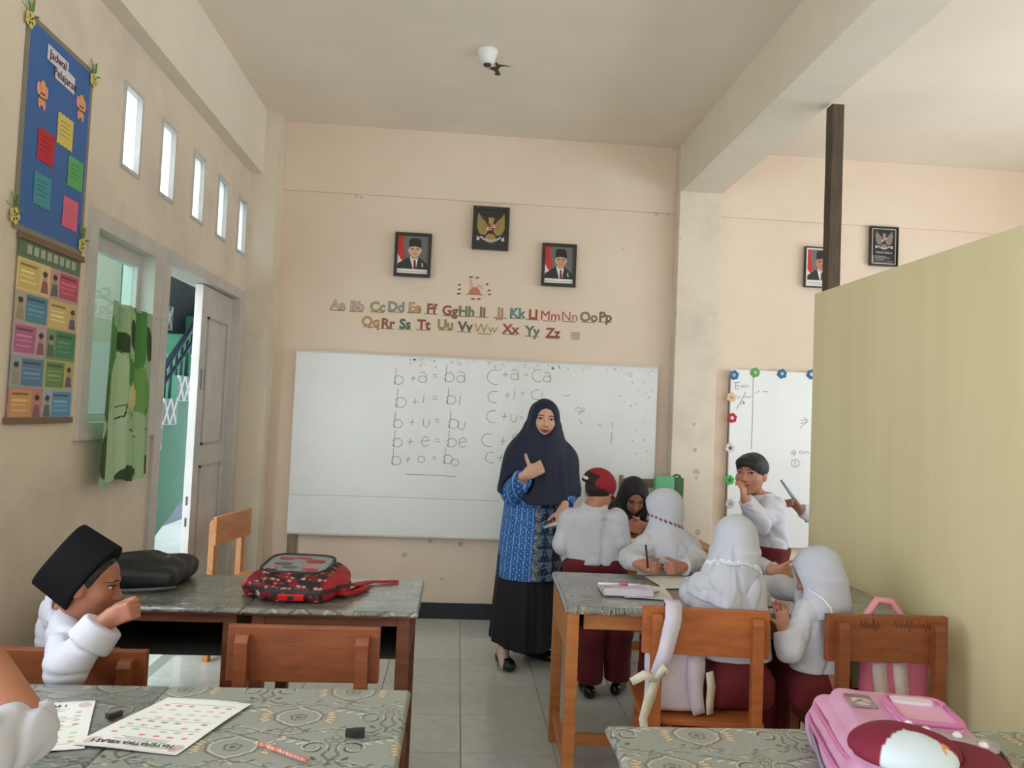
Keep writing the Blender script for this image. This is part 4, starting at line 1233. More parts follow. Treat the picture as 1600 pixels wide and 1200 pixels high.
# ------------------------------------------------------------------ soft shapes: distance fields turned into meshes
def unit(v):
    v = np.asarray(v, float); return v / (np.linalg.norm(v) + 1e-12)


def smin(a, b, k):
    h = np.clip(0.5 + 0.5 * (b - a) / k, 0, 1)
    return b + (a - b) * h - k * h * (1 - h)


def smax(a, b, k): return -smin(-a, -b, k)


def axes(f, u=(0, 0, 1)):
    """rows: right, forward, up of a frame that looks along f"""
    f = unit(f); r = unit(np.cross(f, u)); return np.array([r, f, np.cross(r, f)])


def rc(a, b, r0, r1):
    a = np.asarray(a, float); b = np.asarray(b, float); d = b - a; dd = d @ d + 1e-12

    def f(p):
        t = np.clip(((p - a) @ d) / dd, 0, 1)
        return np.linalg.norm(p - a - t[:, None] * d, axis=1) - (r0 + (r1 - r0) * t)
    return f


def el(c, r, ax=None):
    c = np.asarray(c, float); r = np.asarray(r, float)

    def f(p):
        q = p - c
        if ax is not None: q = q @ ax.T
        k0 = np.linalg.norm(q / r, axis=1); k1 = np.linalg.norm(q / (r * r), axis=1)
        return k0 * (k0 - 1) / (k1 + 1e-9)
    return f


def rbx(c, half, rad, ax=None):
    c = np.asarray(c, float); half = np.asarray(half, float) - rad

    def f(p):
        q = p - c
        if ax is not None: q = q @ ax.T
        q = np.abs(q) - half
        return np.linalg.norm(np.maximum(q, 0), axis=1) + np.minimum(q.max(1), 0) - rad
    return f


def torus(c, R, r, ax, flat=1.0, ry=1.0):
    c = np.asarray(c, float)

    def f(p):
        q = (p - c) @ ax.T
        return np.hypot((np.hypot(q[:, 0], q[:, 1] / ry) - R), q[:, 2] * flat) - r
    return f


def cone(c0, c1, r0, r1, yaw=0.0, n=0, amp=0.0, ph=0.0, pw=1.0):
    """elliptic cone between two heights, open to pleats; c = (x,y,z) axis points, r = (rx,ry)"""
    c0 = np.asarray(c0, float); c1 = np.asarray(c1, float); ca, sa = math.cos(yaw), math.sin(yaw)

    def f(p):
        t = np.clip((p[:, 2] - c0[2]) / (c1[2] - c0[2]), 0, 1)
        q = p[:, :2] - (c0[:2] + t[:, None] * (c1[:2] - c0[:2]))
        x = q[:, 0] * ca + q[:, 1] * sa; y = -q[:, 0] * sa + q[:, 1] * ca
        tt = t ** pw
        rx = r0[0] + (r1[0] - r0[0]) * tt; ry = r0[1] + (r1[1] - r0[1]) * tt
        if n:
            th = np.arctan2(y / ry, x / rx)
            m = 1 + amp * tt * (np.sin(n * th + ph) + 0.5 * np.sin((n * 2 + 1) * th + ph * 2.3))
            rx = rx * m; ry = ry * m
        d = (np.hypot(x / rx, y / ry) - 1) * np.minimum(rx, ry)
        zlo, zhi = min(c0[2], c1[2]), max(c0[2], c1[2])
        return np.maximum(d, np.maximum(zlo - p[:, 2], p[:, 2] - zhi))
    return f


def half(c, n):
    c = np.asarray(c, float); n = unit(n)
    return lambda p: (p - c) @ n


def U(k, *fs):
    def f(p):
        d = fs[0](p)
        for g in fs[1:]: d = smin(d, g(p), k)
        return d
    return f


def I(k, *fs):
    def f(p):
        d = fs[0](p)
        for g in fs[1:]: d = smax(d, g(p), k)
        return d
    return f


def SUB(a, b, k=0.004):
    return lambda p: smax(a(p), -b(p), k)


def BND(c, R, g):
    """evaluate g only near a sphere"""
    c = np.asarray(c, float)

    def f(p):
        dd = np.linalg.norm(p - c, axis=1)
        out = dd - R * 0.8 + 0.0
        m = dd < R
        out[~m] = np.maximum(dd[~m] - R * 0.8, 0.03)
        if m.any(): out[m] = g(p[m])
        return out
    return f


def wob(p, fr, seed, st=(1, 1, 1)):
    r = np.random.RandomState(seed); q = p * np.asarray(st, float) * fr; o = 0
    for k in range(4):
        a = r.randn(3); b = r.randn(3)
        o = o + np.sin(q @ a + r.rand() * 6.3) * np.sin(q @ b + r.rand() * 6.3)
    return o / 2.0


def FOLD(f, amp, fr, seed, st=(1, 1, 1)):
    return lambda p: f(p) + amp * wob(p, fr, seed, st)


def CREASE(f, amp, fr, seed, st=(1, 1, 1), wd=0.16):
    return lambda p: f(p) + amp * np.exp(-(wob(p, fr, seed, st) / wd) ** 2)


def sdf_mesh(f, lo, hi, h, smooth=1):
    lo = np.asarray(lo, float); hi = np.asarray(hi, float); B = 6
    nb = np.maximum(1, np.ceil((hi - lo) / (h * B)).astype(int)); n = nb * B + 1
    bi = np.stack(np.meshgrid(*[np.arange(k) for k in nb], indexing='ij'), -1).reshape(-1, 3)
    dc = f(lo + (bi + 0.5) * B * h)
    act = np.abs(dc) < B * h * 1.25
    V = np.full(n, 1.0, np.float32)
    for s in np.nonzero((~act) & (dc < 0))[0]:
        i, j, k = bi[s] * B; V[i:i + B + 1, j:j + B + 1, k:k + B + 1] = -1
    ab = bi[act]
    off = np.stack(np.meshgrid(*[np.arange(B + 1)] * 3, indexing='ij'), -1).reshape(-1, 3)
    idx = (ab[:, None, :] * B + off[None]).reshape(-1, 3)
    key = (idx[:, 0] * n[1] + idx[:, 1]) * n[2] + idx[:, 2]
    key = np.unique(key)
    pi = np.stack([key // (n[1] * n[2]), (key // n[2]) % n[1], key % n[2]], -1)
    V.reshape(-1)[key] = f(lo + pi * h)
    ins = V < 0
    c = [(0, 0, 0), (1, 0, 0), (0, 1, 0), (1, 1, 0), (0, 0, 1), (1, 0, 1), (0, 1, 1), (1, 1, 1)]
    sub = lambda arr, o: arr[o[0]:n[0] - 1 + o[0], o[1]:n[1] - 1 + o[1], o[2]:n[2] - 1 + o[2]]
    cnt = sum(sub(ins, o).astype(np.int8) for o in c)
    cells = np.argwhere((cnt > 0) & (cnt < 8))
    cv = np.stack([V[cells[:, 0] + o[0], cells[:, 1] + o[1], cells[:, 2] + o[2]] for o in c], -1)
    acc = np.zeros((len(cells), 3)); num = np.zeros(len(cells))
    for a in range(8):
        for b in range(a + 1, 8):
            d = np.array(c[b]) - np.array(c[a])
            if np.abs(d).sum() != 1: continue
            va, vb = cv[:, a], cv[:, b]; m = (va < 0) != (vb < 0)
            t = np.where(m, va / np.where(m, va - vb, 1), 0)
            acc += m[:, None] * (np.array(c[a]) + t[:, None] * d); num += m
    co = lo + (cells + acc / num[:, None]) * h
    vid = np.full(n - 1, -1, np.int64); vid[cells[:, 0], cells[:, 1], cells[:, 2]] = np.arange(len(cells))
    quads = []
    for ax in range(3):
        b1, b2 = (ax + 1) % 3, (ax + 2) % 3
        sl0 = [slice(None)] * 3; sl1 = [slice(None)] * 3
        sl0[ax] = slice(0, n[ax] - 1); sl1[ax] = slice(1, n[ax])
        s0, s1 = ins[tuple(sl0)], ins[tuple(sl1)]
        e = np.argwhere(s0 != s1)
        e = e[(e[:, b1] > 0) & (e[:, b2] > 0) & (e[:, b1] < n[b1] - 1) & (e[:, b2] < n[b2] - 1)]
        flip = s0[e[:, 0], e[:, 1], e[:, 2]]
        def g(d1, d2):
            q = e.copy(); q[:, b1] -= d1; q[:, b2] -= d2; return vid[q[:, 0], q[:, 1], q[:, 2]]
        q = np.stack([g(1, 1), g(0, 1), g(0, 0), g(1, 0)], -1)
        q[~flip] = q[~flip][:, ::-1]
        quads.append(q)
    Q = np.concatenate(quads); Q = Q[(Q >= 0).all(1)]
    for _ in range(smooth):
        s = np.zeros_like(co); k = np.zeros(len(co))
        for a, b in ((0, 1), (1, 2), (2, 3), (3, 0)):
            np.add.at(s, Q[:, a], co[Q[:, b]]); np.add.at(s, Q[:, b], co[Q[:, a]])
            np.add.at(k, Q[:, a], 1); np.add.at(k, Q[:, b], 1)
        m = k > 0
        co[m] = 0.5 * co[m] + 0.5 * s[m] / k[m][:, None]
    return co, Q


def soft(name, f, lo, hi, h, m, parent=None, origin=(0, 0, 0), paint=None, smooth=1):
    co, Q = sdf_mesh(f, lo, hi, h, smooth)
    org_ = np.asarray(origin, float)
    if paint is not None:
        cols = np.clip(paint(co), 0, 1)
        me = colmesh(name, co - org_, Q.tolist(), cols)
    else:
        me = bpy.data.meshes.new(name); me.from_pydata((co - org_).tolist(), [], Q.tolist())
        me.polygons.foreach_set('use_smooth', [True] * len(me.polygons)); me.update()
    return link(name, me, m, parent)


def colour(p, base):
    c = np.empty((len(p), 3)); c[:] = lin(base); return c


def rotz(a):
    return np.array([[math.cos(a), math.sin(a), 0], [-math.sin(a), math.cos(a), 0], [0, 0, 1]])


# ------------------------------------------------------------------ bags
ZT = 0.7355
# red and black backpack lying on the desk
M_PCLOTH = mat('printed_bag_cloth', rough=0.6, attr=True, bump=0.15, bscale=120)
c = A(-0.565, 2.90, ZT + 0.047); ax = rotz(math.radians(-6))
bag = thing('backpack', 'red and black printed backpack lying on the desk before the whiteboard', 'backpack', (c[0], c[1], ZT + 0.001))
body = U(0.03, rbx(c + A(0, 0, -0.010), (0.165, 0.15, 0.036), 0.034, ax), rbx(c + A(0.0, 0.01, 0.014), (0.14, 0.125, 0.032), 0.03, ax),
         rbx(c + A(0.01, -0.145, -0.018), (0.115, 0.03, 0.027), 0.025, ax), rc(c + A(-0.15, -0.06, -0.022), c + A(-0.185, -0.03, -0.026), 0.024, 0.016), rc(c + A(0.15, 0.05, 0), c + A(0.175, -0.06, -0.016), 0.03, 0.026))


def paint_red(p):
    col = colour(p, (122, 20, 34)); q = (p - c) @ ax.T
    n = wob(p, 75, 3); n2 = wob(p, 170, 5)
    col[n > -0.15] = lin((30, 26, 30)); col[(n > -0.15) & (n2 > 0.45)] = lin((190, 60, 60)); col[(n2 > 0.75)] = lin((196, 170, 150))
    side = np.abs(q[:, 0]) > 0.135; col[side] = lin((166, 20, 36))
    band = np.abs(q[:, 2] + 0.004) < 0.006; col[band] = lin((40, 34, 36))
    return col


soft('bag_body', FOLD(body, 0.004, 30, 2), c - A(0.26, 0.24, 0.0455), c + A(0.26, 0.2, 0.1), 0.0055, M_PCLOTH, bag, (c[0], c[1], ZT + 0.001), paint_red)
pc = A(-0.005, 0.005, 0.091)
sup = lambda a, b, n=40, e=0.45: [(a * abs(math.cos(t)) ** e * (1 if math.cos(t) > 0 else -1), b * abs(math.sin(t)) ** e * (1 if math.sin(t) > 0 else -1)) for t in [2 * PI * (k + 0.5) / n for k in range(n)]]
Mp = Matrix.Translation(pc) @ Matrix.Rotation(math.radians(-6), 4, 'Z') @ Matrix.Rotation(0.13, 4, 'X')
pan = MB().prism(sup(0.122, 0.10), 0.012, Mp).build('front_panel', mat('grey_vinyl', (140, 146, 150), 0.35), bag)
MB().tube([tuple(Mp @ Vector((x, y, 0.012))) for x, y in sup(0.123, 0.101) + sup(0.123, 0.101)[:1]], 0.006, 8).build('piping', mat('black_piping', (30, 28, 30), 0.4), bag)
for x, y, rx, ry, cc in [(-0.06, 0.05, 0.03, 0.014, (150, 60, 56)), (0.055, 0.03, 0.038, 0.02, (158, 40, 46)), (-0.055, -0.01, 0.036, 0.014, (96, 80, 78)), (0.05, -0.03, 0.04, 0.018, (186, 120, 116)), (-0.02, -0.045, 0.03, 0.012, (90, 96, 100)), (0.0, 0.06, 0.03, 0.01, (170, 60, 60)), (0.06, -0.062, 0.03, 0.012, (160, 50, 56))]:
    MB().prism([(x + a, y + b) for a, b in arc(0, 0, rx, ry, 0, 360, 12)[:-1]], 0.002, Mp @ Matrix.Translation((0, 0, 0.012))).build('printed_patch', mat('patch_%d_%d' % (cc[0], cc[1]), cc, 0.4), pan)
box('buckle', (-0.035, -0.19, 0.012), (0.055, -0.176, 0.034), mat('red_plastic', (206, 24, 30), 0.35), bag, bevel=0.004)
box('buckle_clip', (0.0, -0.194, 0.015), (0.018, -0.176, 0.031), mat('dark_plastic', (50, 34, 44), 0.4), bag, bevel=0.003)
MB().ribbon([(0.17, -0.02, 0.035), (0.20, 0.04, 0.02), (0.225, 0.11, 0.012), (0.25, 0.16, 0.008), (0.30, 0.175, 0.006), (0.355, 0.19, 0.005)], [0.05, 0.05, 0.045, 0.03, 0.028, 0.028], (0, 0, 1), 0.006).build('strap', mat('red_webbing', (178, 18, 34), 0.6, bump=0.2, bscale=300), bag)
MB().ribbon([(0.17, -0.10, 0.02), (0.21, -0.02, 0.012), (0.235, 0.06, 0.008)], 0.045, (0, 0, 1), 0.01).build('strap', mat('red_webbing'), bag)
MB().lathe([(0.012, 0), (0.014, 0.006), (0.008, 0.011)], 14, Matrix.Translation((-0.165, -0.10, 0.05)) @ Matrix.Rotation(PI / 2, 4, 'X')).build('button', mat('orange_button', (222, 90, 40), 0.4), bag)

# black bag
c = A(-1.15, 2.985, ZT + 0.052)
bb = thing('shoulder_bag', 'soft black bag lying flat on the desk by the left wall', 'bag', (c[0], c[1], ZT + 0.001))
f = FOLD(U(0.05, rbx(c + A(0, 0, -0.008), (0.145, 0.15, 0.042), 0.035), el(c + A(-0.03, 0, 0.012), (0.11, 0.11, 0.045))), 0.006, 22, 8)
M_BLK = mat('black_nylon', (26, 27, 32), 0.55, bump=0.1, bscale=100)
soft('bag_body', f, c - A(0.22, 0.21, 0.051), c + A(0.22, 0.21, 0.08), 0.006, M_BLK, bb, (c[0], c[1], ZT + 0.001))
MB().tube([(-0.12, -0.16, 0.012), (0.0, -0.178, 0.01), (0.08, -0.17, 0.014), (0.15, -0.12, 0.012)], 0.006, 8).build('strap', mat('bag_strap_grey', (92, 96, 98), 0.5), bb)
for k in range(6):
    box('printed_mark', (0.06 + 0.016 * (k % 3), 0.02 - 0.016 * (k // 3), 0.094 - 0.006 * (k % 3)), (0.071 + 0.016 * (k % 3), 0.03 - 0.016 * (k // 3), 0.098 - 0.005 * (k % 3)), mat('mark_grey', (150, 152, 156), 0.6), bb)

# pink backpack on the near right desk
M_PINK = mat('pink_bag_nylon', (216, 160, 190), 0.5, c2=(204, 144, 176), scale=5, bump=0.1, bscale=60)
M_PINKD = mat('pink_trim', (206, 120, 164), 0.5)
M_PINKL = mat('pink_panel', (232, 170, 206), 0.35)
yaw = math.radians(-14); ax = rotz(yaw)
c = A(0.895, 1.452, ZT + 0.062)
pk = thing('backpack', 'pink school backpack lying on the desk by the camera', 'backpack', (c[0], c[1], ZT + 0.001), yaw)
oo = (0, 0, 0); L = lambda x, y, z: c + A(x, y, z) @ ax
f = U(0.012, rbx(L(0, 0, -0.022), (0.145, 0.185, 0.038), 0.03, ax), rbx(L(0.004, 0.0, 0.018), (0.135, 0.178, 0.03), 0.026, ax), rbx(L(0.012, -0.01, 0.048), (0.112, 0.158, 0.024), 0.02, ax))
f = FOLD(f, 0.0025, 34, 4)
o = soft('bag_body', lambda p: f(p @ ax + c), (-0.2, -0.24, -0.0615), (0.2, 0.24, 0.11), 0.005, M_PINK, pk, (0, 0, -0.0615))
for z, sx, sy2 in ((0.066, 0.146, 0.186), (0.094, 0.133, 0.176)):
    MB().tube([(x, y, z) for x, y in sup(sx, sy2, 48, 0.35) + sup(sx, sy2, 48, 0.35)[:1]], 0.0045, 8).build('zip_piping', M_PINKD, pk)
MB().prism(sup(0.058, 0.072, 36, 0.3), 0.014, Matrix.Translation((0.045, 0.015, 0.128))).build('window_pocket', M_PINKL, pk)
MB().tube([(0.045 + x, 0.015 + y, 0.143) for x, y in sup(0.055, 0.069, 36, 0.3) + sup(0.055, 0.069, 36, 0.3)[:1]], 0.006, 8).build('pocket_rim', M_PINKD, pk)
MB().prism(sup(0.04, 0.014, 24, 0.4), 0.006, Matrix.Translation((0.04, 0.062, 0.142))).build('clear_label', mat('glossy_white_plastic', (226, 214, 224), 0.15), pk)
cvb = Canvas(0.05, 0.07, 0.002, (150, 128, 134)); cvb.ell(0.025, 0.03, 0.018, 0.024, (206, 190, 188)); cvb.line([(0.01, 0.02), (0.03, 0.04)], 0.003, (90, 76, 80)); cvb.line([(0.02, 0.04), (0.04, 0.02)], 0.003, (90, 76, 80)); cvb.rect(0, 0.05, 0.05, 0.07, (120, 96, 106))
link('badge', cvb.mesh('badge', lambda u, v: (u - 0.025, v - 0.035, 0 * u), th=0.003), mat('badge_print', rough=0.25, attr=True), pk, (-0.058, 0.06, 0.137))
MB().prism(sup(0.075, 0.02, 28, 0.6), 0.012, Matrix.Translation((0.06, -0.09, 0.126)) @ Matrix.Rotation(-0.25, 4, 'Z')).build('flap', mat('grey_glitter_flap', (196, 180, 186), 0.4, c2=(160, 146, 152), scale=60), pk)
for x, y in ((0.02, -0.08), (0.07, -0.09), (0.10, -0.125), (0.0, -0.052)):
    MB().lathe([(0.008, 0), (0.009, 0.003), (0.005, 0.008)], 14, Matrix.Translation((x, y, 0.138))).build('pearl_button', mat('pearl', (240, 236, 236), 0.15), pk)
MB().ribbon([(-0.148, -0.12, 0.02), (-0.15, -0.02, 0.03), (-0.15, 0.05, 0.05), (-0.147, 0.1, 0.06)], 0.014, (-1, 0, 0), 0.003).build('reflective_strip', mat('grey_reflective', (150, 146, 158), 0.4), pk)
M_FUR = mat('keychain_fur', (168, 120, 122), 0.9, c2=(120, 84, 86), scale=40, bump=0.8, bscale=160)
for x, y, z, r_ in ((0.155, 0.0, 0.085, 0.016), (0.175, -0.02, 0.075, 0.014), (0.165, -0.06, 0.07, 0.015), (0.185, -0.075, 0.06, 0.013)):
    kc = A(x, y, z)
    soft('keychain_pompom', lambda p: el(kc, (r_, r_, r_))(p) + 0.002 * wob(p, 300, 3), kc - 0.03, kc + 0.03, 0.0035, M_FUR, pk)
MB().tube([(0.15, 0.01, 0.09), (0.17, -0.03, 0.095), (0.19, -0.08, 0.05), (0.21, -0.12, 0.02)], 0.003, 6).build('cord', mat('dark_cord', (70, 56, 58), 0.6), pk)

# maroon and white school cap in front of it
cc = A(0.79, 1.268, ZT + 0.1385)
ck = thing('peaked_hat', 'maroon and white school cap lying on the pink backpack', 'hat', (cc[0], cc[1], cc[2]))
dome = I(0.006, el(cc + A(0, 0, 0.01), (0.092, 0.08, 0.04)), half(cc, (0, 0, -1)))
dome = CREASE(FOLD(dome, 0.003, 30, 6), 0.005, 16, 8)
WHT = lin((214, 226, 234))


def paint_cap(p):
    col = colour(p, (126, 22, 52)); q = p - cc
    a = np.arctan2(q[:, 1], q[:, 0])
    m = (np.abs(a + 1.7) < 0.85); col[m] = WHT
    e = q - A(0.05, -0.06, 0.04); m2 = (np.linalg.norm(e, axis=1) < 0.02) & (wob(p, 120, 2) > -0.2); col[m2] = lin((226, 150, 70))
    return col


soft('crown', dome, cc - A(0.14, 0.13, 0.002), cc + A(0.14, 0.13, 0.13), 0.005, mat('cap_cloth', rough=0.75, attr=True), ck, (cc[0], cc[1], cc[2]), paint_cap)
soft('brim', lambda p: np.maximum(el(cc + A(0.085, -0.02, 0.009), (0.075, 0.07, 0.005))(p), -el(cc + A(0, 0, 0.01), (0.09, 0.077, 0.2))(p)), cc - A(0.05, 0.15, 0.006), cc + A(0.24, 0.1, 0.03), 0.004, mat('maroon_cloth', (122, 22, 50), 0.75), ck, (cc[0], cc[1], cc[2]))

# white lilac backpack hanging on the chair
M_LIL = mat('lilac_white_canvas', (222, 214, 228), 0.7, c2=(206, 198, 214), scale=8, bump=0.12, bscale=90)
M_CREAM = mat('cream_satin', (232, 226, 208), 0.4, c2=(214, 206, 184), scale=8)
lx, ly = 0.858, 2.50
lb = thing('backpack', 'white lilac backpack hanging from the chair by a ribboned strap', 'backpack', (lx, ly, 0.426))
c = A(lx - 0.068, 2.607, 0.545)
f = FOLD(rbx(c, (0.105, 0.026, 0.113), 0.025), 0.002, 25, 9)
soft('bag_body', f, c - A(0.16, 0.1, 0.119), c + A(0.16, 0.1, 0.15), 0.006, M_LIL, lb, (lx, ly, 0.426))
# the strap goes over the backrest and down its camera side
MB().ribbon([(-0.085, 0.10, 0.22), (-0.09, 0.096, 0.35), (-0.10, 0.066, 0.394), (-0.108, 0.012, 0.392), (-0.115, -0.012, 0.35), (-0.14, -0.018, 0.24), (-0.165, -0.02, 0.17)], [0.05, 0.052, 0.055, 0.055, 0.055, 0.05, 0.046],
            [(0, -1, 0), (0, -1, 0.2), (0, -0.5, 1), (0, -0.8, 0.8), (0, -1, 0), (0, -1, 0), (0, -1, 0)], 0.009).build('strap', M_LIL, lb)
MB().ribbon([(-0.165, -0.022, 0.17), (-0.19, -0.03, 0.1), (-0.21, -0.03, 0.03), (-0.20, -0.03, -0.03), (-0.18, -0.03, -0.05)], [0.03, 0.04, 0.03, 0.026, 0.024], (0.3, -1, 0), 0.005).build('ribbon_tail', M_CREAM, lb)
MB().ribbon([(-0.17, -0.03, 0.16), (-0.215, -0.04, 0.175), (-0.255, -0.035, 0.15)], [0.02, 0.03, 0.024], (0, -1, 0.4), 0.004).build('ribbon_bow', M_CREAM, lb)
MB().ribbon([(-0.17, -0.032, 0.16), (-0.15, -0.036, 0.20), (-0.13, -0.03, 0.175)], [0.02, 0.026, 0.02], (0, -1, 0.2), 0.004).build('ribbon_bow', M_CREAM, lb)
MB().ribbon([(-0.01, 0.074, 0.205), (-0.01, 0.074, 0.12), (0.005, 0.074, 0.03), (0.012, 0.074, 0.008)], [0.05, 0.05, 0.046, 0.04], (0, -1, 0), 0.009).build('strap', M_LIL, lb)
MB().ribbon([(0.044, 0.076, 0.15), (0.052, 0.074, 0.10), (0.048, 0.074, 0.05), (0.05, 0.074, 0.008)], [0.028, 0.034, 0.03, 0.026], (0.4, -1, 0), 0.005).build('side_pocket', M_CREAM, lb)

# pink bag hanging on the chair against the partition
px_, py_ = 1.502, 2.47
M_ROSE = mat('rose_bag_nylon', (210, 110, 140), 0.5, c2=(196, 96, 126), scale=6, bump=0.1, bscale=80)
rb_ = thing('backpack', 'rose pink backpack hanging on the far side of the scribbled chair', 'backpack', (px_, py_, 0.43))
c = A(px_ + 0.052, 2.566, 0.578)
f = FOLD(rbx(c, (0.12, 0.03, 0.145), 0.028), 0.002, 25, 12)
soft('bag_body', f, c - A(0.17, 0.12, 0.1475), c + A(0.17, 0.12, 0.2), 0.0065, M_ROSE, rb_, (px_, py_, 0.43))
MB().tube([(-0.06, 0.095, 0.26), (-0.055, 0.085, 0.36), (-0.02, 0.085, 0.412), (0.03, 0.085, 0.408), (0.07, 0.085, 0.36), (0.08, 0.095, 0.26)], 0.013, 10).build('handle', mat('rose_pale', (222, 150, 160), 0.6), rb_)
for x in (-0.02, 0.055):
    MB().ribbon([(x, 0.064, 0.205), (x + 0.004, 0.064, 0.15), (x + 0.012, 0.064, 0.1), (x + 0.02, 0.064, 0.03)], [0.05, 0.05, 0.048, 0.04], (0, -1, 0), 0.008).build('strap', mat('white_mesh_strap', (222, 206, 204), 0.7, c2=(190, 170, 170), scale=150), rb_)

# green bag over the tall chair
gx, gy = 1.40, 5.055
gb = thing('green_bag', 'mint green bag hanging on the tall chair by the column', 'bag', (gx, gy, 0.80))
box('bag_body', (-0.06, -0.05, 0.0), (0.075, 0.005, 0.262), mat('mint_bag', (110, 190, 142), 0.6), gb, bevel=0.012)
box('bag_side', (0.075, -0.045, 0.02), (0.14, 0.02, 0.255), mat('dark_green_bag', (70, 104, 70), 0.6), gb, bevel=0.01)
MB().tube([(0.06, -0.01, 0.25), (0.09, -0.015, 0.272), (0.12, 0.0, 0.268), (0.135, 0.01, 0.23)], 0.008, 8).build('strap', mat('dark_green_bag'), gb)

# ------------------------------------------------------------------ small things on the desks
M_PAPER = mat('printed_paper', rough=0.7, attr=True)


def sheet(label, quad, draw, z=ZT + 0.002, name='worksheet', W=0.21, Hh=0.297):
    """quad: near-left, near-right, far-right, far-left (x,y) on the desk"""
    cv = Canvas(W, Hh, 0.0022, (226, 224, 216))
    draw(cv)
    q = [np.array(p, float) for p in quad]

    def fn(u, v):
        s = (u / W)[..., None]; t = (v / Hh)[..., None]
        xy = (1 - s) * (1 - t) * q[0] + s * (1 - t) * q[1] + s * t * q[2] + (1 - s) * t * q[3]
        zz = z + 0.0016 * (1 + np.sin(u * 22 + v * 15))
        return xy[..., 0], xy[..., 1], zz
    o = link(name, cv.mesh(name, fn), M_PAPER)
    tag(o, label, 'paper')
    return o


def maths(cv):
    w, h = cv.w, cv.h; r = random.Random(8)
    cv.rect(0.0, h - 0.012, w, h, (214, 206, 200))
    cv.ell(0.018, h - 0.03, 0.014, 0.018, (200, 176, 172)); cv.ell(w - 0.02, h - 0.03, 0.015, 0.018, (204, 184, 178))
    for k in range(3): cv.line([(0.05, h - 0.048 - 0.007 * k), (0.05 + (0.11, 0.09, 0.1)[k], h - 0.048 - 0.007 * k)], 0.0018, (120, 118, 114))
    y = h - 0.078
    for row, col in enumerate([(206, 90, 90), (140, 175, 140), (190, 120, 80), (90, 90, 90), (200, 110, 120), (150, 180, 130), (210, 160, 90), (200, 80, 90)]):
        for k in range(6):
            if (k + row) % 5 == 4: continue
            cv.ell(0.03 + k * 0.03, y, 0.0075, 0.0042, tuple(int(v * 0.62 + 70) for v in col)); cv.ell(0.03 + k * 0.03, y - 0.001, 0.004, 0.0022, tuple(min(255, v + 40) for v in col))
        if row % 2: cv.line([(0.02, y - 0.012), (w - 0.03, y - 0.012)], 0.0016, (140, 138, 134))
        y -= 0.0245
    cv.line([(0.006, 0.006), (w - 0.006, 0.006)], 0.002, (216, 190, 180))


ws = sheet('mathematics worksheet lying upside down on the near left desk', [(-0.445, 1.805), (-0.645, 1.842), (-0.735, 1.582), (-0.52, 1.545)], maths)
# title at the end nearest the camera, upside down as it lies
o = link('lettering', text_mesh('MATEMATIKA KELAS 1', 0.0175), mat('print_black', (70, 68, 70), 0.7), ws, (-0.622, 1.588, ZT + 0.0065), (0, 0, math.radians(171)))
sheet('worksheet cut by the left photo edge, beside the child arm', [(-0.90, 1.52), (-0.705, 1.57), (-0.795, 1.81), (-0.985, 1.765)], maths)
link('lettering', text_mesh('KELAS 1', 0.016), mat('print_black', (70, 68, 70), 0.7), bpy.data.objects['worksheet.001'], (-0.865, 1.765, ZT + 0.0065), (0, 0, math.radians(14)))


def lines(cv):
    r = random.Random(3)
    for k in range(12):
        for j in range(6):
            cv.line([(0.02 + j * 0.03, 0.02 + k * 0.022), (0.02 + j * 0.03 + r.uniform(0.01, 0.022), 0.02 + k * 0.022)], 0.004, (170, 164, 156))


sheet('worksheet under the hands of the girl with the pencil', [(0.88, 3.10), (1.10, 3.12), (1.08, 3.36), (0.86, 3.34)], lines)
sheet('worksheet beside the clear pencil case', [(0.68, 2.93), (0.87, 2.905), (0.89, 3.13), (0.70, 3.16)], lines, z=ZT + 0.0015)
sheet('worksheet half hidden under the arm of the girl by the partition', [(1.10, 2.86), (1.28, 2.84), (1.30, 3.02), (1.12, 3.04)], lines)
sheet('open notebook in front of the woman in black headscarf', [(0.86, 4.18), (1.16, 4.18), (1.16, 4.38), (0.86, 4.38)], lines, name='notebook')
sheet('white paper on the desk by the partition in front of the bracelet hand', [(1.32, 3.16), (1.48, 3.14), (1.5, 3.26), (1.34, 3.28)], lambda c: None)


def stick(name, label, cat, a, b, r_, segs, ferr=None):
    a = np.array(a, float); b = np.array(b, float)
    t = thing(name, label, cat, tuple(a))
    d_ = b - a
    for nm, s0, s1, r0, r1, m in segs:
        MB().tube([tuple(d_ * s0), tuple(d_ * s1)], [r_ * r0, r_ * r1], 8).build(nm, m, t)
    return t


M_PR = mat('red_stripe_paint', (190, 66, 60), 0.4, c2=(226, 190, 170), scale=30, stretch=(8, 1, 1)); M_PW = mat('raw_wood', (222, 186, 140), 0.6); M_LEAD = mat('pencil_lead', (50, 48, 50), 0.5)
stick('pencil', 'red and white striped pencil on the near left cloth', 'pencil', (-0.262, 1.516, ZT + 0.0065), (-0.385, 1.60, ZT + 0.0065), 0.0042,
      [('shaft', 0, 0.9, 1, 1, M_PR), ('sharpened_tip', 0.9, 0.98, 1, 0.35, M_PW), ('lead', 0.98, 1.0, 0.35, 0.1, M_LEAD)])
er = thing('eraser', 'small black rubber eraser near the desk edge', 'eraser', (-0.187, 1.641, ZT + 0.003), 0.1)
box('rubber', (-0.02, -0.009, 0.0), (0.02, 0.009, 0.014), mat('black_rubber', (36, 36, 38), 0.7), er, bevel=0.003)
box('paper_sleeve', (-0.004, -0.0095, -0.0003), (0.0205, 0.0095, 0.0145), mat('dark_sleeve', (24, 24, 28), 0.5), er, bevel=0.001)
sh = thing('pencil_sharpener', 'tiny dark sharpener lying between the two worksheets', 'sharpener', (-0.715, 1.72, ZT + 0.003), 0.9)
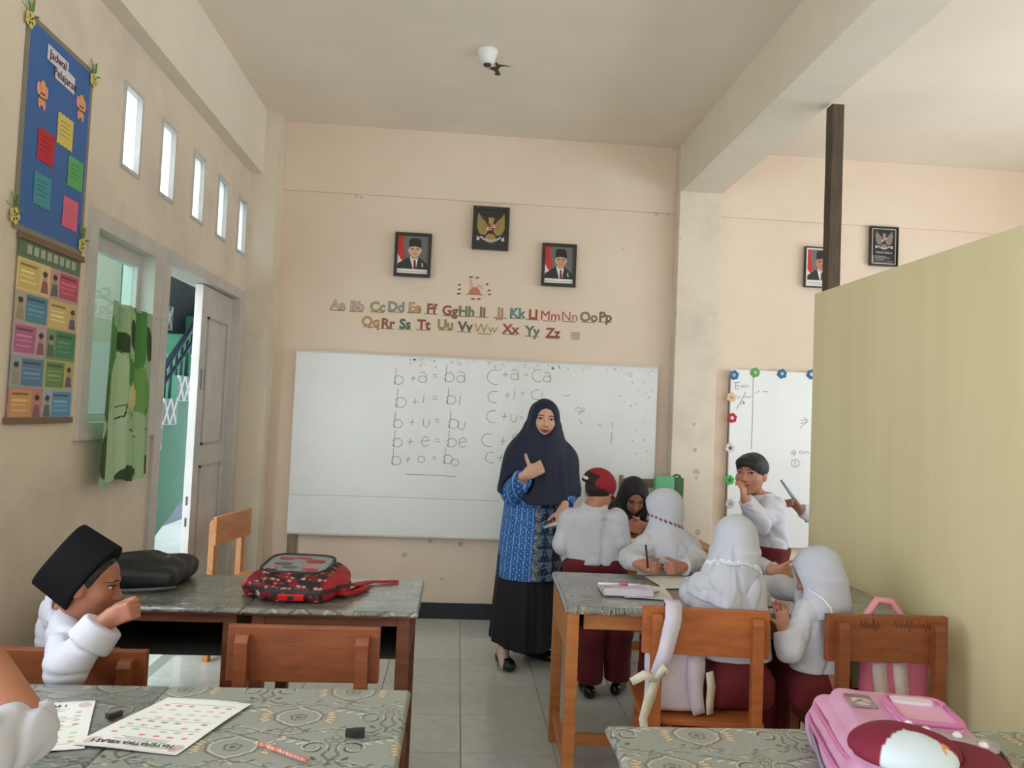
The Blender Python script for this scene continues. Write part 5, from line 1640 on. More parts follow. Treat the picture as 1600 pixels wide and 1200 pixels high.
box('block', (-0.016, -0.008, 0), (0.016, 0.008, 0.012), mat('dark_plastic', (50, 34, 44), 0.4), sh, bevel=0.002)
box('blade', (-0.012, -0.004, 0.012), (0.012, 0.005, 0.0132), mat('dull_steel'), sh)
# clear pencil case with a pink pen
pcx = thing('pencil_case', 'clear plastic pencil case on the orange desk', 'pencil case', (0.70, 2.985, ZT + 0.004), RT)
M_CLR = glass_mat('clear_plastic_tinted', (236, 224, 232), 0.25, 0.1)
mb = MB(); mb.box((-0.10, -0.04, 0), (0.10, 0.04, 0.003)).box((-0.10, -0.04, 0), (-0.097, 0.04, 0.03)).box((0.097, -0.04, 0), (0.10, 0.04, 0.03)).box((-0.10, -0.04, 0), (0.10, -0.037, 0.03)).box((-0.10, 0.037, 0), (0.10, 0.04, 0.03))
mb.build('tray', mat('milky_plastic', (222, 210, 220), 0.2), pcx)
box('lid', (-0.10, 0.042, 0.0), (0.10, 0.125, 0.008), mat('milky_plastic', (222, 210, 220), 0.2), pcx, bevel=0.003)
pen = thing('ballpoint_pen', 'white pen with a pink grip resting on the clear pencil case', 'pen', (0.655, 2.995, ZT + 0.0395), RT)
for nm, x0, x1, m in (('barrel', -0.07, 0.015, mat('white_plastic')), ('grip', 0.015, 0.05, mat('pink_grip', (230, 80, 130), 0.4)), ('cap', 0.05, 0.10, mat('clear_white', (222, 214, 218), 0.2))):
    MB().tube([(x0, 0, 0), (x1, 0, 0)], 0.0052, 10).build(nm, m, pen)
stick('pencil', 'pale pencil lying on the worksheet beside the pencil case', 'pencil', (0.775, 2.955, ZT + 0.009), (0.845, 3.03, ZT + 0.009), 0.0036,
      [('shaft', 0, 0.88, 1, 1, mat('grey_pencil', (150, 138, 132), 0.5)), ('sharpened_tip', 0.88, 0.98, 1, 0.3, M_PW), ('lead', 0.98, 1, 0.3, 0.1, M_LEAD)])
bt = thing('glue_bottle', 'small red bottle on the desk against the partition', 'bottle', (1.52, 2.87, ZT + 0.004))
MB().lathe([(0.011, 0), (0.012, 0.004), (0.012, 0.032), (0.006, 0.037)], 16).build('bottle_body', mat('brown_red_bottle', (150, 70, 60), 0.4), bt)
MB().lathe([(0.008, 0.036), (0.0078, 0.064), (0.006, 0.067)], 16).build('bottle_cap', mat('red_cap_plastic', (206, 34, 34), 0.35), bt)

# ------------------------------------------------------------------ people
M_SKIN = mat('skin', rough=0.5, attr=True, sss=0.08)
M_SHIRT = mat('white_school_shirt', (206, 206, 214), 0.75, c2=(198, 198, 207), scale=6, bump=0.4, bscale=11)
M_HIJW = mat('white_headscarf', (200, 203, 215), 0.75, c2=(192, 195, 209), scale=5, bump=0.35, bscale=12)
M_HIJWP = mat('white_headscarf_trim', rough=0.75, attr=True, bump=0.35, bscale=12)
M_MAR = mat('maroon_uniform', (112, 24, 34), 0.8, c2=(92, 18, 28), scale=7, bump=0.15, bscale=14)
M_HAIR = mat('black_hair', (26, 22, 22), 0.5, bump=0.4, bscale=60, stretch=(1, 1, 4))
M_NAVY = mat('navy_headscarf', (20, 27, 52), 0.7, c2=(26, 34, 62), scale=4, bump=0.1, bscale=12)
M_BLKC = mat('black_cloth', (22, 22, 28), 0.75, bump=0.1, bscale=12)
M_SHOE = mat('black_shoe_leather', (20, 20, 22), 0.25)
M_SOCK = mat('white_sock', (228, 214, 214), 0.8)
M_EYEW = mat('eye_white', (226, 220, 214), 0.25); M_IRIS = mat('eye_iris', (34, 22, 18), 0.15)
SK_T = (216, 170, 146); SK_K = (184, 128, 100); SK_K2 = (178, 122, 98)


class AX(np.ndarray):
    raw = None


def head_parts(c, f, u, s, skin, lipc=(150, 70, 66), brow=True):
    ax_ = axes(f, u); c = np.asarray(c, float)

    def loc_(p): return ((p - c) @ ax_.T) / s

    def raw(q):
        d = el((0, -0.06, 0.14), (0.345, 0.43, 0.36))(q)
        d = smin(d, el((0, 0.07, -0.19), (0.305, 0.31, 0.31))(q), 0.14)
        for sg in (-1, 1):
            d = smin(d, el((sg * 0.175, 0.20, -0.11), (0.14, 0.135, 0.14))(q), 0.08)
            d = smin(d, el((sg * 0.335, -0.05, -0.04), (0.045, 0.09, 0.13))(q), 0.03)
            d = smax(d, -el((sg * 0.15, 0.425, 0.03), (0.085, 0.07, 0.055))(q), 0.05)
        d = smin(d, el((0, 0.32, 0.10), (0.24, 0.07, 0.05))(q), 0.06)
        d = smin(d, rc((0, 0.36, 0.03), (0, 0.45, -0.13), 0.03, 0.05)(q), 0.05)
        for sg in (-1, 1): d = smin(d, el((sg * 0.05, 0.40, -0.145), (0.04, 0.045, 0.032))(q), 0.02)
        d = smin(d, el((0, 0.35, -0.255), (0.115, 0.05, 0.028))(q), 0.02)
        d = smin(d, el((0, 0.345, -0.30), (0.095, 0.05, 0.03))(q), 0.02)
        d = smin(d, el((0, 0.24, -0.42), (0.11, 0.1, 0.08))(q), 0.08)
        return d
    R = 0.62 * s
    sd = BND(c, R * 1.15, lambda p: raw(loc_(p)) * s)

    def paint(p, col):
        q = loc_(p); near = np.linalg.norm(q, axis=1) < 0.75
        lip = near & (((q[:, 0] / 0.12) ** 2 + ((q[:, 2] + 0.285 - 3.2 * q[:, 0] ** 2) / 0.036) ** 2) < 1) & (q[:, 1] > 0.25)
        col[lip] = lin(lipc)
        if False:
            for sg in (-1, 1):
                b = near & (((q[:, 0] - sg * 0.155) / 0.1) ** 2 + ((q[:, 2] - 0.105 + 0.25 * (np.abs(q[:, 0]) - 0.155) ** 2) / 0.022) ** 2 < 1) & (q[:, 1] > 0.2)
                col[b] = lin((70, 48, 40))
        return col
    ax_ = ax_.view(AX); ax_.raw = raw
    return sd, paint, ax_


def face_y(raw, x, z):
    ys = np.linspace(0.7, 0.0, 141); d = raw(np.stack([np.full(141, x), ys, np.full(141, z)], -1))
    k = int(np.argmax(d < 0)); return ys[k]


BALL = [(math.sin(PI * k / 8) + 1e-4, -math.cos(PI * k / 8)) for k in range(9)]


def eyes(root, org_, c, ax_, s, lips=None, look=0.0):
    """eyeballs, irises, lash lines and (optionally) smiling lips set on the face surface"""
    raw = ax_.raw; ax_ = np.asarray(ax_)
    Mh = Matrix.Translation(np.asarray(c) - org_) @ Matrix(((*(ax_.T[0] * s), 0), (*(ax_.T[1] * s), 0), (*(ax_.T[2] * s), 0), (0, 0, 0, 1)))
    for sg in (-1, 1):
        x, z = sg * 0.152, 0.028
        y = face_y(raw, x, z)
        w_ = MB().lathe(BALL, 16, Mh @ Matrix.Translation((x, y - 0.018, z)) @ Matrix.Rotation(-sg * 0.25, 4, 'Z') @ Matrix.Diagonal((0.072, 0.036, 0.027, 1))).build('eye', M_EYEW, root)
        MB().lathe(BALL, 12, Mh @ Matrix.Translation((x + look, y + 0.008, z)) @ Matrix.Diagonal((0.028, 0.014, 0.027, 1))).build('iris', M_IRIS, w_)
        pts = []
        for t in np.linspace(-1, 1, 9):
            xx, zz = x + t * 0.078, z + 0.030 - 0.024 * t * t
            pts.append(tuple(Mh @ Vector((xx, face_y(raw, xx, zz) + 0.006, zz))))
        MB().tube(pts, [0.006 * s] + [0.011 * s] * 7 + [0.006 * s], 6).build('lash_line', M_IRIS, w_)
        pts = []
        for t in np.linspace(-1, 1, 9):
            xx, zz = x + t * 0.095, z + 0.098 - 0.02 * t * t - 0.006 * t * sg
            pts.append(tuple(Mh @ Vector((xx, face_y(raw, xx, zz) - 0.004, zz))))
        MB().tube(pts, [s * (0.005 + 0.011 * (1 - ((t - 0.2 * -sg) ** 2) * 0.6)) for t in np.linspace(-1, 1, 9)], 6).build('eyebrow', mat('brow_hair', (66, 46, 40), 0.8), root)
    if lips is not None:
        for dz, rr in ((0.010, 0.013), (-0.014, 0.017)):
            pts = []; rs = []
            for t in np.linspace(-1, 1, 11):
                xx, zz = t * 0.135, -0.285 + dz * (1 - t * t) + 0.062 * t * t
                pts.append(tuple(Mh @ Vector((xx, face_y(raw, xx, zz) - 0.004, zz)))); rs.append(s * (0.004 + rr * (1 - t * t) ** 0.7))
            MB().tube(pts, rs, 8).build('lip', lips, root)


def hand(w, d, t, right, sc=1.0, curl=(0.3, 0.3, 0.35, 0.4), thumb=(0.75, 0.6, 0.2), spread=0.06):
    """palm + five fingers; d = finger direction, t = thumb side, right = right hand"""
    w = np.asarray(w, float); d = unit(d); t = unit(np.asarray(t, float) - d * (np.asarray(t, float) @ d))
    n = np.cross(t, d) if right else np.cross(d, t)
    n = unit(n); ax_ = np.array([d, t, n])
    fs = [rbx(w + d * 0.047 * sc, (0.046 * sc, 0.037 * sc, 0.0135 * sc), 0.012 * sc, ax_), rc(w - d * 0.03 * sc, w + d * 0.03 * sc, 0.023 * sc, 0.02 * sc),
          rc(w + d * 0.02 * sc + t * 0.016 * sc + n * 0.006 * sc, w + d * 0.05 * sc + t * 0.03 * sc + n * 0.006 * sc, 0.016 * sc, 0.012 * sc)]
    palm = U(0.012 * sc, *fs); out = [palm]
    for i, (off, ln) in enumerate(((0.029, 0.95), (0.0098, 1.06), (-0.0098, 1.0), (-0.028, 0.78))):
        b = w + (d * 0.086 + t * off) * sc; cur = 0.0
        dd = unit(d + t * spread * (1.5 - i))
        for L_, k_, r0, r1 in ((0.040, 80, 0.0093, 0.0086), (0.025, 100, 0.0086, 0.0079), (0.019, 60, 0.0079, 0.007)):
            cur += math.radians(k_) * curl[i]
            v = math.cos(cur) * dd + math.sin(cur) * n
            e = b + v * L_ * ln * sc
            out.append(rc(b, e, r0 * sc, r1 * sc)); b = e
    b = w + (d * 0.034 + t * 0.033 + n * 0.004) * sc
    v = unit(thumb[0] * d + thumb[1] * t + thumb[2] * n)
    e = b + v * 0.040 * sc; out.append(rc(b, e, 0.0115 * sc, 0.0102 * sc))
    v2 = unit(v + 0.12 * d)
    out.append(rc(e, e + v2 * 0.031 * sc, 0.0100 * sc, 0.0082 * sc))
    g = U(0.005 * sc, *out)
    return BND(w + d * 0.07 * sc, 0.2 * sc, g)


def sleeve(s_, e, w, r=(0.052, 0.046, 0.038), cut=True):
    s_, e, w = (np.asarray(v, float) for v in (s_, e, w))
    fo = rc(e, w, r[1], r[2])
    if cut:
        fo = I(0.004, fo, half(w, w - e))
    return U(0.025, rc(s_, e, r[0], r[1]), fo)


def bounds(pts, m):
    a = np.array([np.asarray(p, float) for p in pts]); return a.min(0) - m, a.max(0) + m


def limb(a, b, c_, r): return U(0.015, rc(a, b, r[0], r[1]), rc(b, c_, r[1], r[2]))


def shoe(root, org_, ankle, toe_dir, sc=1.0, m=None, low=False):
    a = np.asarray(ankle, float); td = unit(A(toe_dir[0], toe_dir[1], 0)); base = A(a[0], a[1], 0)
    ax_ = axes(td)
    f = U(0.03 * sc, el(base + td * 0.085 * sc + A(0, 0, 0.028 * sc), (0.042 * sc, 0.075 * sc, 0.034 * sc), ax_), el(base + A(0, 0, 0.035 * sc) - td * 0.01 * sc, (0.038 * sc, 0.055 * sc, 0.045 * sc), ax_))
    if low:
        f = SUB(f, el(base + td * 0.03 * sc + A(0, 0, 0.085 * sc), (0.032 * sc, 0.06 * sc, 0.05 * sc), ax_), 0.004)
    f = I(0.004, f, half((0, 0, 0.002), (0, 0, -1)))
    lo, hi = bounds([base - td * 0.09 * sc, base + td * 0.19 * sc], 0.07 * sc); hi[2] = 0.11 * sc; lo[2] = -0.004
    return soft('shoe', f, lo, hi, 0.006, m or M_SHOE, root, org_)


def person(label, base, skin, h, sd, lo, hi, paints=(), extra=None):
    base = np.asarray(base, float)
    root = thing('person', label, 'person', tuple(base))

    def paint(p):
        col = colour(p, skin)
        col *= (1 + 0.05 * wob(p, 60, 1))[:, None]
        for g in paints: col = g(p, col)
        return col
    soft('body', sd, lo, hi, h, M_SKIN, root, base, paint)
    return root, base


def hood(c, ax_, s, open_w=0.27, open_h=0.40, fwd=0.62, grow=1.0, zc=-0.03):
    """headscarf hood round a head with an opening for the face"""
    g = grow
    base = U(0.06 * s / 0.2, el(c + A(0, -0.06, 0.10) @ ax_ * s, (0.43 * s * g, 0.52 * s * g, 0.47 * s * g), ax_), el(c + A(0, -0.02, -0.30) @ ax_ * s, (0.37 * s * g, 0.42 * s * g, 0.40 * s * g), ax_))
    return SUB(base, el(c + A(0, fwd, zc) @ ax_ * s, (open_w * s, 0.46 * s, open_h * s), ax_), 0.006)


# ---- 1. the teacher
c = P(850, 656, 4.36); f_ = A(0.03, -1, -0.03); s = 0.212
hs, hp, hax = head_parts(c, f_, (0.05, 0, 1), s, SK_T, (138, 40, 46))
eyeL_c = c
shR, shL = P(818, 716, 4.44), P(880, 718, 4.44)
elR, wrR = P(801, 770, 4.36), P(823, 741, 4.17)
elL, wrL = P(889, 768, 4.42), P(880, 795, 4.27)
chest, pelv = A(0.485, 4.45, 1.12), A(0.455, 4.46, 0.80)
hipR, hipL = A(0.39, 4.46, 0.80), A(0.53, 4.46, 0.80)
ftR, ftL = A(0.318, 4.38, 0.06), A(0.505, 4.53, 0.06)
knR, knL = A(0.35, 4.42, 0.43), A(0.52, 4.47, 0.43)
handR = hand(wrR, A(0.80, -0.08, 0.42), A(-0.42, 0.0, 0.9), True, 0.98, (0.92, 0.92, 0.92, 0.95), thumb=(0.05, 1.0, -0.02))
handL = hand(wrL, A(-0.22, -0.25, -0.9), A(-0.8, -0.5, 0.1), False, 0.95, (0.55, 0.7, 0.75, 0.8), thumb=(0.7, 0.25, 0.65))
body = U(0.02, hs, rc(c + A(0, -0.05, -0.25) @ hax * s, chest + A(0, 0, 0.1), 0.052, 0.06), U(0.06, rc(chest, pelv, 0.10, 0.11), rc(shR, shL, 0.055, 0.055)),
         limb(shR, elR, wrR, (0.045, 0.037, 0.024)), limb(shL, elL, wrL, (0.045, 0.037, 0.024)), limb(hipR, knR, ftR, (0.075, 0.05, 0.032)), limb(hipL, knL, ftL, (0.075, 0.05, 0.032)), handR, handL,
         rc(ftR, ftR + A(-0.0, -0.11, -0.03), 0.032, 0.024), rc(ftL, ftL + A(0.09, -0.08, -0.03), 0.032, 0.024))


def sockpaint(p, col):
    col[p[:, 2] < 0.16] = lin((216, 186, 180)); return col


lo, hi = bounds([c + A(0, 0, 0.13), ftR, ftL, elR, wrR + A(0.0, -0.12, 0.1), elL, wrL], 0.09); lo[2] = 0.01
T, ob = person('woman in navy headscarf and blue batik tunic giving a thumbs up', (0.42, 4.44, 0), SK_T, 0.0052, body, lo, hi, (hp, sockpaint))
eyes(T, ob, c, hax, s, mat('red_lips', (150, 44, 50), 0.4))
# skirt
sk = cone((0.44, 4.47, 0.62), (0.442, 4.46, 0.085), (0.17, 0.145), (0.20, 0.17), 0, 11, 0.05, 0.7)
sk = I(0.006, sk, lambda p: (0.11 - 0.03 * np.sin((p[:, 0] - 0.3) * 9)) - p[:, 2])
soft('skirt', sk, (0.2, 4.22, 0.04), (0.7, 4.72, 0.64), 0.0065, M_BLKC, T, ob)
# tunic with printed batik
tu = U(0.05, cone((0.482, 4.45, 1.22), (0.462, 4.455, 0.47), (0.155, 0.115), (0.197, 0.165), 0.0, 7, 0.018, 0.3), rc(shR, shL, 0.07, 0.07))
slR = sleeve(shR, elR, wrR + (elR - wrR) * 0.28, (0.066, 0.066, 0.056)); slL = sleeve(shL, elL, wrL + (elL - wrL) * 0.25, (0.064, 0.06, 0.05))
tun = FOLD(U(0.02, tu, slR, slL), 0.004, 16, 7, (1, 1, 0.5))
tun = I(0.005, tun, half((0.46, 4.45, 0.488), (0.0, 0, -1)))


def batik(p):
    col = colour(p, (24, 92, 176))
    cxx = 0.468 + (p[:, 2] - 0.8) * 0.03
    on_sl = (slR(p) < 0.012) | (slL(p) < 0.012)
    th = np.arctan2(p[:, 0] - cxx, -(p[:, 1] - 4.452)); arcx = th * 0.175
    stripe = np.abs((arcx / 0.04) % 1.0 - 0.5) < 0.075; col[stripe] = lin((140, 186, 226))
    gx_ = (arcx / 0.04 + 0.5) % 1.0; gz = (p[:, 2] / 0.03) % 1.0
    dot = ((gx_ - 0.5) ** 2 * 2.2 + (gz - 0.5) ** 2) < 0.03; col[dot & ~stripe] = lin((150, 196, 232))
    dot2 = ((np.abs(gx_ - 0.5) - 0.25) ** 2 * 2 + (((p[:, 2] / 0.03) + 0.5) % 1.0 - 0.5) ** 2) < 0.014; col[dot2 & ~stripe] = lin((110, 170, 220))
    fr = (~on_sl) & (th > -0.02) & (th < 1.3) & (p[:, 1] < 4.5)
    col[fr] = lin((26, 38, 62))
    zz = (p[:, 2] / 0.075) % 1.0; xx = (arcx - 0.0) / 0.075 % 1.0
    tri = np.abs(xx - 0.5) < 0.5 * zz
    col[fr & tri] = lin((92, 120, 150)); col[fr & (np.abs(np.abs(xx - 0.5) - 0.5 * zz) < 0.07)] = lin((40, 58, 88))
    sp = wob(p, 420, 9) > 0.75; col[fr & sp] = lin((150, 168, 184))
    bord = fr & (arcx < 0.028); col[bord] = lin((70, 76, 84)); col[bord & (wob(p, 500, 4) > 0.1)] = lin((176, 176, 168))
    col[fr & (np.abs(arcx - 0.135) < 0.005)] = lin((14, 20, 38))
    return col


soft('tunic', tun, (0.18, 4.1, 0.46), (0.8, 4.68, 1.32), 0.0052, mat('batik_print', rough=0.7, attr=True, bump=0.1, bscale=20), T, ob, batik)
# headscarf with long drape
neck = c + A(0, -0.06, -0.55) @ hax * s
dr = cone((0.497, 4.405, 1.36), (0.485, 4.425, 0.93), (0.085, 0.095), (0.215, 0.205), 0, 9, 0.035, 1.9, 0.75)
dr = U(0.10, dr, rc(shR + A(0.01, 0, -0.01), shL + A(-0.01, 0, -0.01), 0.092, 0.092), rc(shR, shR + (elR - shR) * 0.9, 0.09, 0.088), rc(shL + A(-0.02, 0, -0.03), shL + (elL - shL) * 0.95 + A(-0.01, 0, 0), 0.07, 0.082), rc(c + A(0, -0.1, -0.45) @ hax * s, chest, 0.10, 0.15))
hj = U(0.05, hood(c, hax, s, 0.33, 0.42, 0.60, 1.0, -0.03), rc(c + A(0, -0.1, -0.3) @ hax * s, chest + A(0, 0, 0.08), 0.085, 0.1))
hj = SUB(hj, el(c + A(0, 0.60, -0.03) @ hax * s, (0.33 * s, 0.46 * s, 0.42 * s), hax), 0.006)
hj = U(0.025, hj, dr)
hj = SUB(hj, el(c + A(0, 0.60, -0.03) @ hax * s, (0.325 * s, 0.46 * s, 0.425 * s), hax), 0.006)
hem = lambda p: (0.953 - 0.035 * np.cos((p[:, 0] - 0.52) * 11) + 0.012 * np.sin(p[:, 0] * 40)) - p[:, 2]
arm_clear = U(0.02, rc(elR + (wrR - elR) * 0.2, wrR + (wrR - elR) * 0.3, 0.055, 0.045))
hj = I(0.006, CREASE(FOLD(hj, 0.004, 14, 21, (1, 1, 0.35)), 0.006, 9, 23, (1, 1, 0.3)), hem)
hj = SUB(hj, lambda p: arm_clear(p) - 0.02, 0.01)
soft('headscarf', hj, (0.2, 4.12, 0.88), (0.8, 4.72, 1.58), 0.0062, M_NAVY, T, ob)
shoe(T, ob, ftR, (0.25, -1), 1.05, low=True); shoe(T, ob, ftL, (0.75, -0.65), 1.05, low=True)
MB().lathe([(0.0105, -0.002), (0.0118, 0), (0.0105, 0.002)], 14, Matrix.Translation(wrR + A(0.077, -0.035, 0.022) - ob) @ Matrix.Rotation(0.5, 4, 'Y') @ Matrix.Rotation(PI / 2, 4, 'Y'), cap=False).build('ring', mat('gold_ring', (226, 196, 150), 0.2, metal=0.8), T)
mk = wrL + unit(A(-0.22, -0.25, -0.9)) * 0.085 + A(-0.008, -0.02, 0.0)
stick('whiteboard_marker', 'white whiteboard marker held in the lowered hand of the teacher', 'marker', mk + A(0.025, 0.0, 0.012), mk + A(-0.085, -0.005, -0.022), 0.0075,
      [('barrel', 0, 0.7, 1, 1, mat('white_plastic')), ('cap', 0.7, 1.0, 1.05, 0.95, mat('marker_cap', (186, 206, 226), 0.3))])


# ---- generic child pieces
def child(label, base, skin, head, J, h=0.0055, lipc=(150, 80, 74), hands=(), brow=True):
    c, f_, u_, s = head
    hs, hp, hax = head_parts(c, f_, u_, s, skin, lipc, brow)
    nk = np.asarray(J['neck'], float)
    parts = [hs, rc(c + A(0, -0.1, -0.28) @ hax * s, nk, 0.034, 0.04), U(0.05, rc(nk, J['pelvis'], 0.055, 0.08), rc(J['sR'], J['sL'], 0.03, 0.03)),
             limb(J['sR'], J['eR'], J['wR'], (0.028, 0.027, 0.02)), limb(J['sL'], J['eL'], J['wL'], (0.028, 0.027, 0.02))]
    for sd_ in 'RL':
        if 'k' + sd_ in J: parts.append(limb(J['h' + sd_], J['k' + sd_], J['a' + sd_], (0.058, 0.042, 0.027)))
    parts += list(hands)
    pts = [c + A(0, 0, 0.12), *[np.asarray(v, float) for k, v in J.items()]]
    lo, hi = bounds(pts, 0.1); lo[2] = max(lo[2], 0.02)
    root, ob = person(label, base, skin, h, U(0.014, *parts), lo, hi, (hp,))
    return root, ob, hax


def shirt(root, ob, J, hemz, sl=0.9, r=(0.05, 0.046, 0.04), fat=1.0, seed=1, m=None, h=0.0065, collar=None, amp=0.004, torso=(0.085, 0.062)):
    T0 = [rc(J['hR'], J['sR'], torso[0] * fat, torso[1] * fat), rc(J['hL'], J['sL'], torso[0] * fat, torso[1] * fat), rc(J['pelvis'], J['neck'] + A(0, 0, -0.045), 0.09 * fat, 0.075 * fat)]
    f = U(0.05, *T0)
    for sd_ in 'RL':
        s_, e, w = (np.asarray(J[k + sd_], float) for k in 'sew')
        f = U(0.022, f, sleeve(s_, e, e + (w - e) * sl, r))
    f = FOLD(f, amp, 20, seed, (1, 1, 0.6)); f = CREASE(f, amp * 1.7, 11, seed + 3, (1, 1, 0.7)); f = CREASE(f, amp * 0.9, 19, seed + 5, (0.7, 1, 1.2))
    if collar is not None:
        cc_, R_, nax = collar
        f = U(0.008, f, torus(cc_, R_, 0.013, nax, 0.5))
        f = SUB(f, rc(cc_, cc_ + nax[2] * 0.2, R_ - 0.012, R_), 0.004)
    f = I(0.006, f, lambda p: hemz - p[:, 2])
    pts = [np.asarray(J[k], float) for k in ('hR', 'hL', 'sR', 'sL', 'eR', 'eL', 'wR', 'wL', 'neck')]
    lo, hi = bounds(pts, 0.12)
    lo[2] = max(lo[2], hemz - 0.02)
    return soft('shirt', f, lo, hi, h, m or M_SHIRT, root, ob)


def trousers(root, ob, J, topz, r=(0.085, 0.072, 0.062), seed=5, name='trousers'):
    fs = []
    for sd_ in 'RL':
        fs.append(limb(J['h' + sd_], J['k' + sd_], np.asarray(J['a' + sd_], float) + A(0, 0, 0.0), r))
    f = U(0.03, *fs, rc(J['hR'], J['hL'], 0.09, 0.09))
    f = I(0.005, FOLD(f, 0.004, 22, seed, (1, 1, 0.6)), lambda p: p[:, 2] - topz, lambda p: (min(J['aR'][2], J['aL'][2]) - 0.015) - p[:, 2])
    lo, hi = bounds([J[k] for k in ('hR', 'hL', 'kR', 'kL', 'aR', 'aL')], 0.11); hi[2] = max(hi[2], topz + 0.02)
    return soft(name, f, lo, hi, 0.007, M_MAR, root, ob)


def headscarf(root, ob, c, hax, s, drape, h=0.006, m=None, trim=None, amp=0.004, seed=3, hemf=None, ow=0.27, oh=0.40):
    f = U(0.045, hood(c, hax, s, ow, oh), *drape)
    f = SUB(f, el(c + A(0, 0.62, -0.02) @ hax * s, (ow * s, 0.46 * s, oh * s), hax), 0.006)
    g0 = f; f1 = CREASE(CREASE(FOLD(f, amp, 17, seed, (1, 1, 0.4)), amp * 1.6, 10, seed + 1, (1, 1, 0.35)), amp * 0.8, 18, seed + 2, (1, 1, 0.5))
    cw_ = np.asarray(c, float).copy(); sw_ = s

    def f(p):
        w_ = np.clip((np.linalg.norm(p - cw_ - A(0, 0, 0.03), axis=1) / sw_ - 0.42) / 0.5, 0.12, 1)
        return g0(p) * (1 - w_) + f1(p) * w_
    if hemf is not None: f = I(0.006, f, hemf)
    lo, hi = bounds(DB, 0.03)
    return soft('headscarf', f, lo, hi, h, m or M_HIJW, root, ob, trim)


# ---- 2. boy in the red cap, seen from behind
Y = 3.82
c = P(936, 768, Y + 0.02); s = 0.19; f_ = A(0.35, 0.85, -0.42)
J = dict(neck=P(927, 797, Y), pelvis=P(930, 872, Y + 0.0), sR=P(962, 815, Y), sL=P(892, 815, Y), eR=P(970, 852, Y - 0.02), eL=P(881, 850, Y - 0.02), wR=P(968, 838, 4.10), wL=P(905, 845, 4.08),
         hR=P(952, 876, Y), hL=P(906, 876, Y), kR=P(966, 985, 3.86), kL=P(924, 985, 3.83), aR=A(0.89, 3.95, 0.09), aL=A(0.735, 3.90, 0.09))
hd = [hand(J['wR'], A(-0.2, 0.95, -0.1), A(-0.9, -0.2, 0.3), True, 0.74), hand(J['wL'], A(0.3, 0.9, -0.1), A(0.9, -0.3, 0.3), False, 0.74)]
boy, ob, hax = child('boy in a red cap and white shirt standing with his back turned', (0.79, 3.86, 0), SK_K, (c, f_, (0, 0.2, 1), s), J, hands=hd)
shirt(boy, ob, J, J['hR'][2] - 0.012, 0.95, (0.056, 0.055, 0.046), 1.08, 4, collar=(P(929, 792, Y - 0.005), 0.055, axes(A(0, 1, 0.35), (0, -0.3, 1))), amp=0.0042, torso=(0.088, 0.066))
trousers(boy, ob, J, J['hR'][2] + 0.02, (0.085, 0.075, 0.066))
hair = I(0.004, el(c + A(0, -0.07, 0.10) @ hax * s, (0.365 * s, 0.45 * s, 0.39 * s), hax), half(c + A(0, 0.05, -0.16) @ hax * s, A(0, 0.75, -0.6) @ hax))
cu = A(-0.02, -0.42, 0.9)
cap_c = c + A(0.0, -0.08, 0.17) @ hax * s
capax = axes(A(0.80, 0.45, -0.38), (0.15, -0.1, 1))
crown = I(0.004, el(cap_c, (0.45 * s, 0.50 * s, 0.45 * s), capax), half(cap_c + A(0, 0, -0.10) @ capax * s, A(0, 0, -1) @ capax))
soft('hair', I(0.003, hair, half(cap_c + A(0, 0, -0.06) @ capax * s, A(0, 0, 1) @ capax)), c - 0.14, c + 0.14, 0.005, M_HAIR, boy, ob)
brim_f = I(0.003, el(cap_c + A(0, 0.42, -0.10) @ capax * s, (0.40 * s, 0.52 * s, 0.10 * s), capax), lambda p: np.abs(((p - cap_c) @ capax.T)[:, 2] + 0.12 * s + 0.8 * np.maximum(((p - cap_c) @ capax.T)[:, 1] - 0.3 * s, 0) ** 1.0 * 0.35) - 0.006, lambda p: 0.30 * s - ((p - cap_c) @ capax.T)[:, 1])


def paint_redcap(p):
    q = ((p - cap_c) @ capax.T) / s
    col = colour(p, (150, 22, 42))
    backr = (q[:, 1] < -0.2) & (q[:, 2] < 0.2) & (np.abs(q[:, 0]) < 0.3); col[backr] = lin((28, 22, 24))
    col[(q[:, 1] < -0.22) & (np.abs(q[:, 2] + 0.0) < 0.04) & (np.abs(q[:, 0] + 0.05) < 0.14)] = lin((226, 222, 216))
    seam = (np.abs(q[:, 0]) < 0.008); col[seam & ~backr] = lin((124, 16, 34))
    return col


cap = soft('cap', U(0.006, crown, brim_f), c - 0.2, c + 0.22, 0.0048, mat('red_cap_cloth', rough=0.75, attr=True), boy, ob, paint_redcap)
shoe(boy, ob, J['aL'], (-0.1, -0.2 + 1.2), 0.85); shoe(boy, ob, J['aR'], (0.5, 1), 0.85)

# ---- 3. woman in the black headscarf bending over the small desk
c = P(990, 776, 4.70); s = 0.215; f_ = A(-0.02, -0.86, -0.5)
J = dict(neck=A(1.17, 4.86, 0.86), pelvis=A(1.26, 4.96, 0.56), sR=A(1.02, 4.84, 0.83), sL=A(1.32, 4.86, 0.83), eR=A(0.93, 4.68, 0.815), eL=A(1.36, 4.68, 0.815), wR=A(1.02, 4.50, 0.795), wL=A(1.15, 4.51, 0.795),
         hR=A(1.19, 4.95, 0.57), hL=A(1.33, 4.95, 0.57), kR=A(1.06, 4.64, 0.53), kL=A(1.28, 4.64, 0.53), aR=A(1.055, 4.82, 0.08), aL=A(1.26, 4.82, 0.08))
hd = [hand(J['wR'], A(0.9, -0.35, -0.1), A(0.2, 0.2, 0.9), True, 0.9, (0.5, 0.5, 0.5, 0.5)), hand(J['wL'], A(-0.9, -0.3, -0.1), A(-0.1, -0.4, 0.8), False, 0.9, (0.3, 0.4, 0.4, 0.4))]
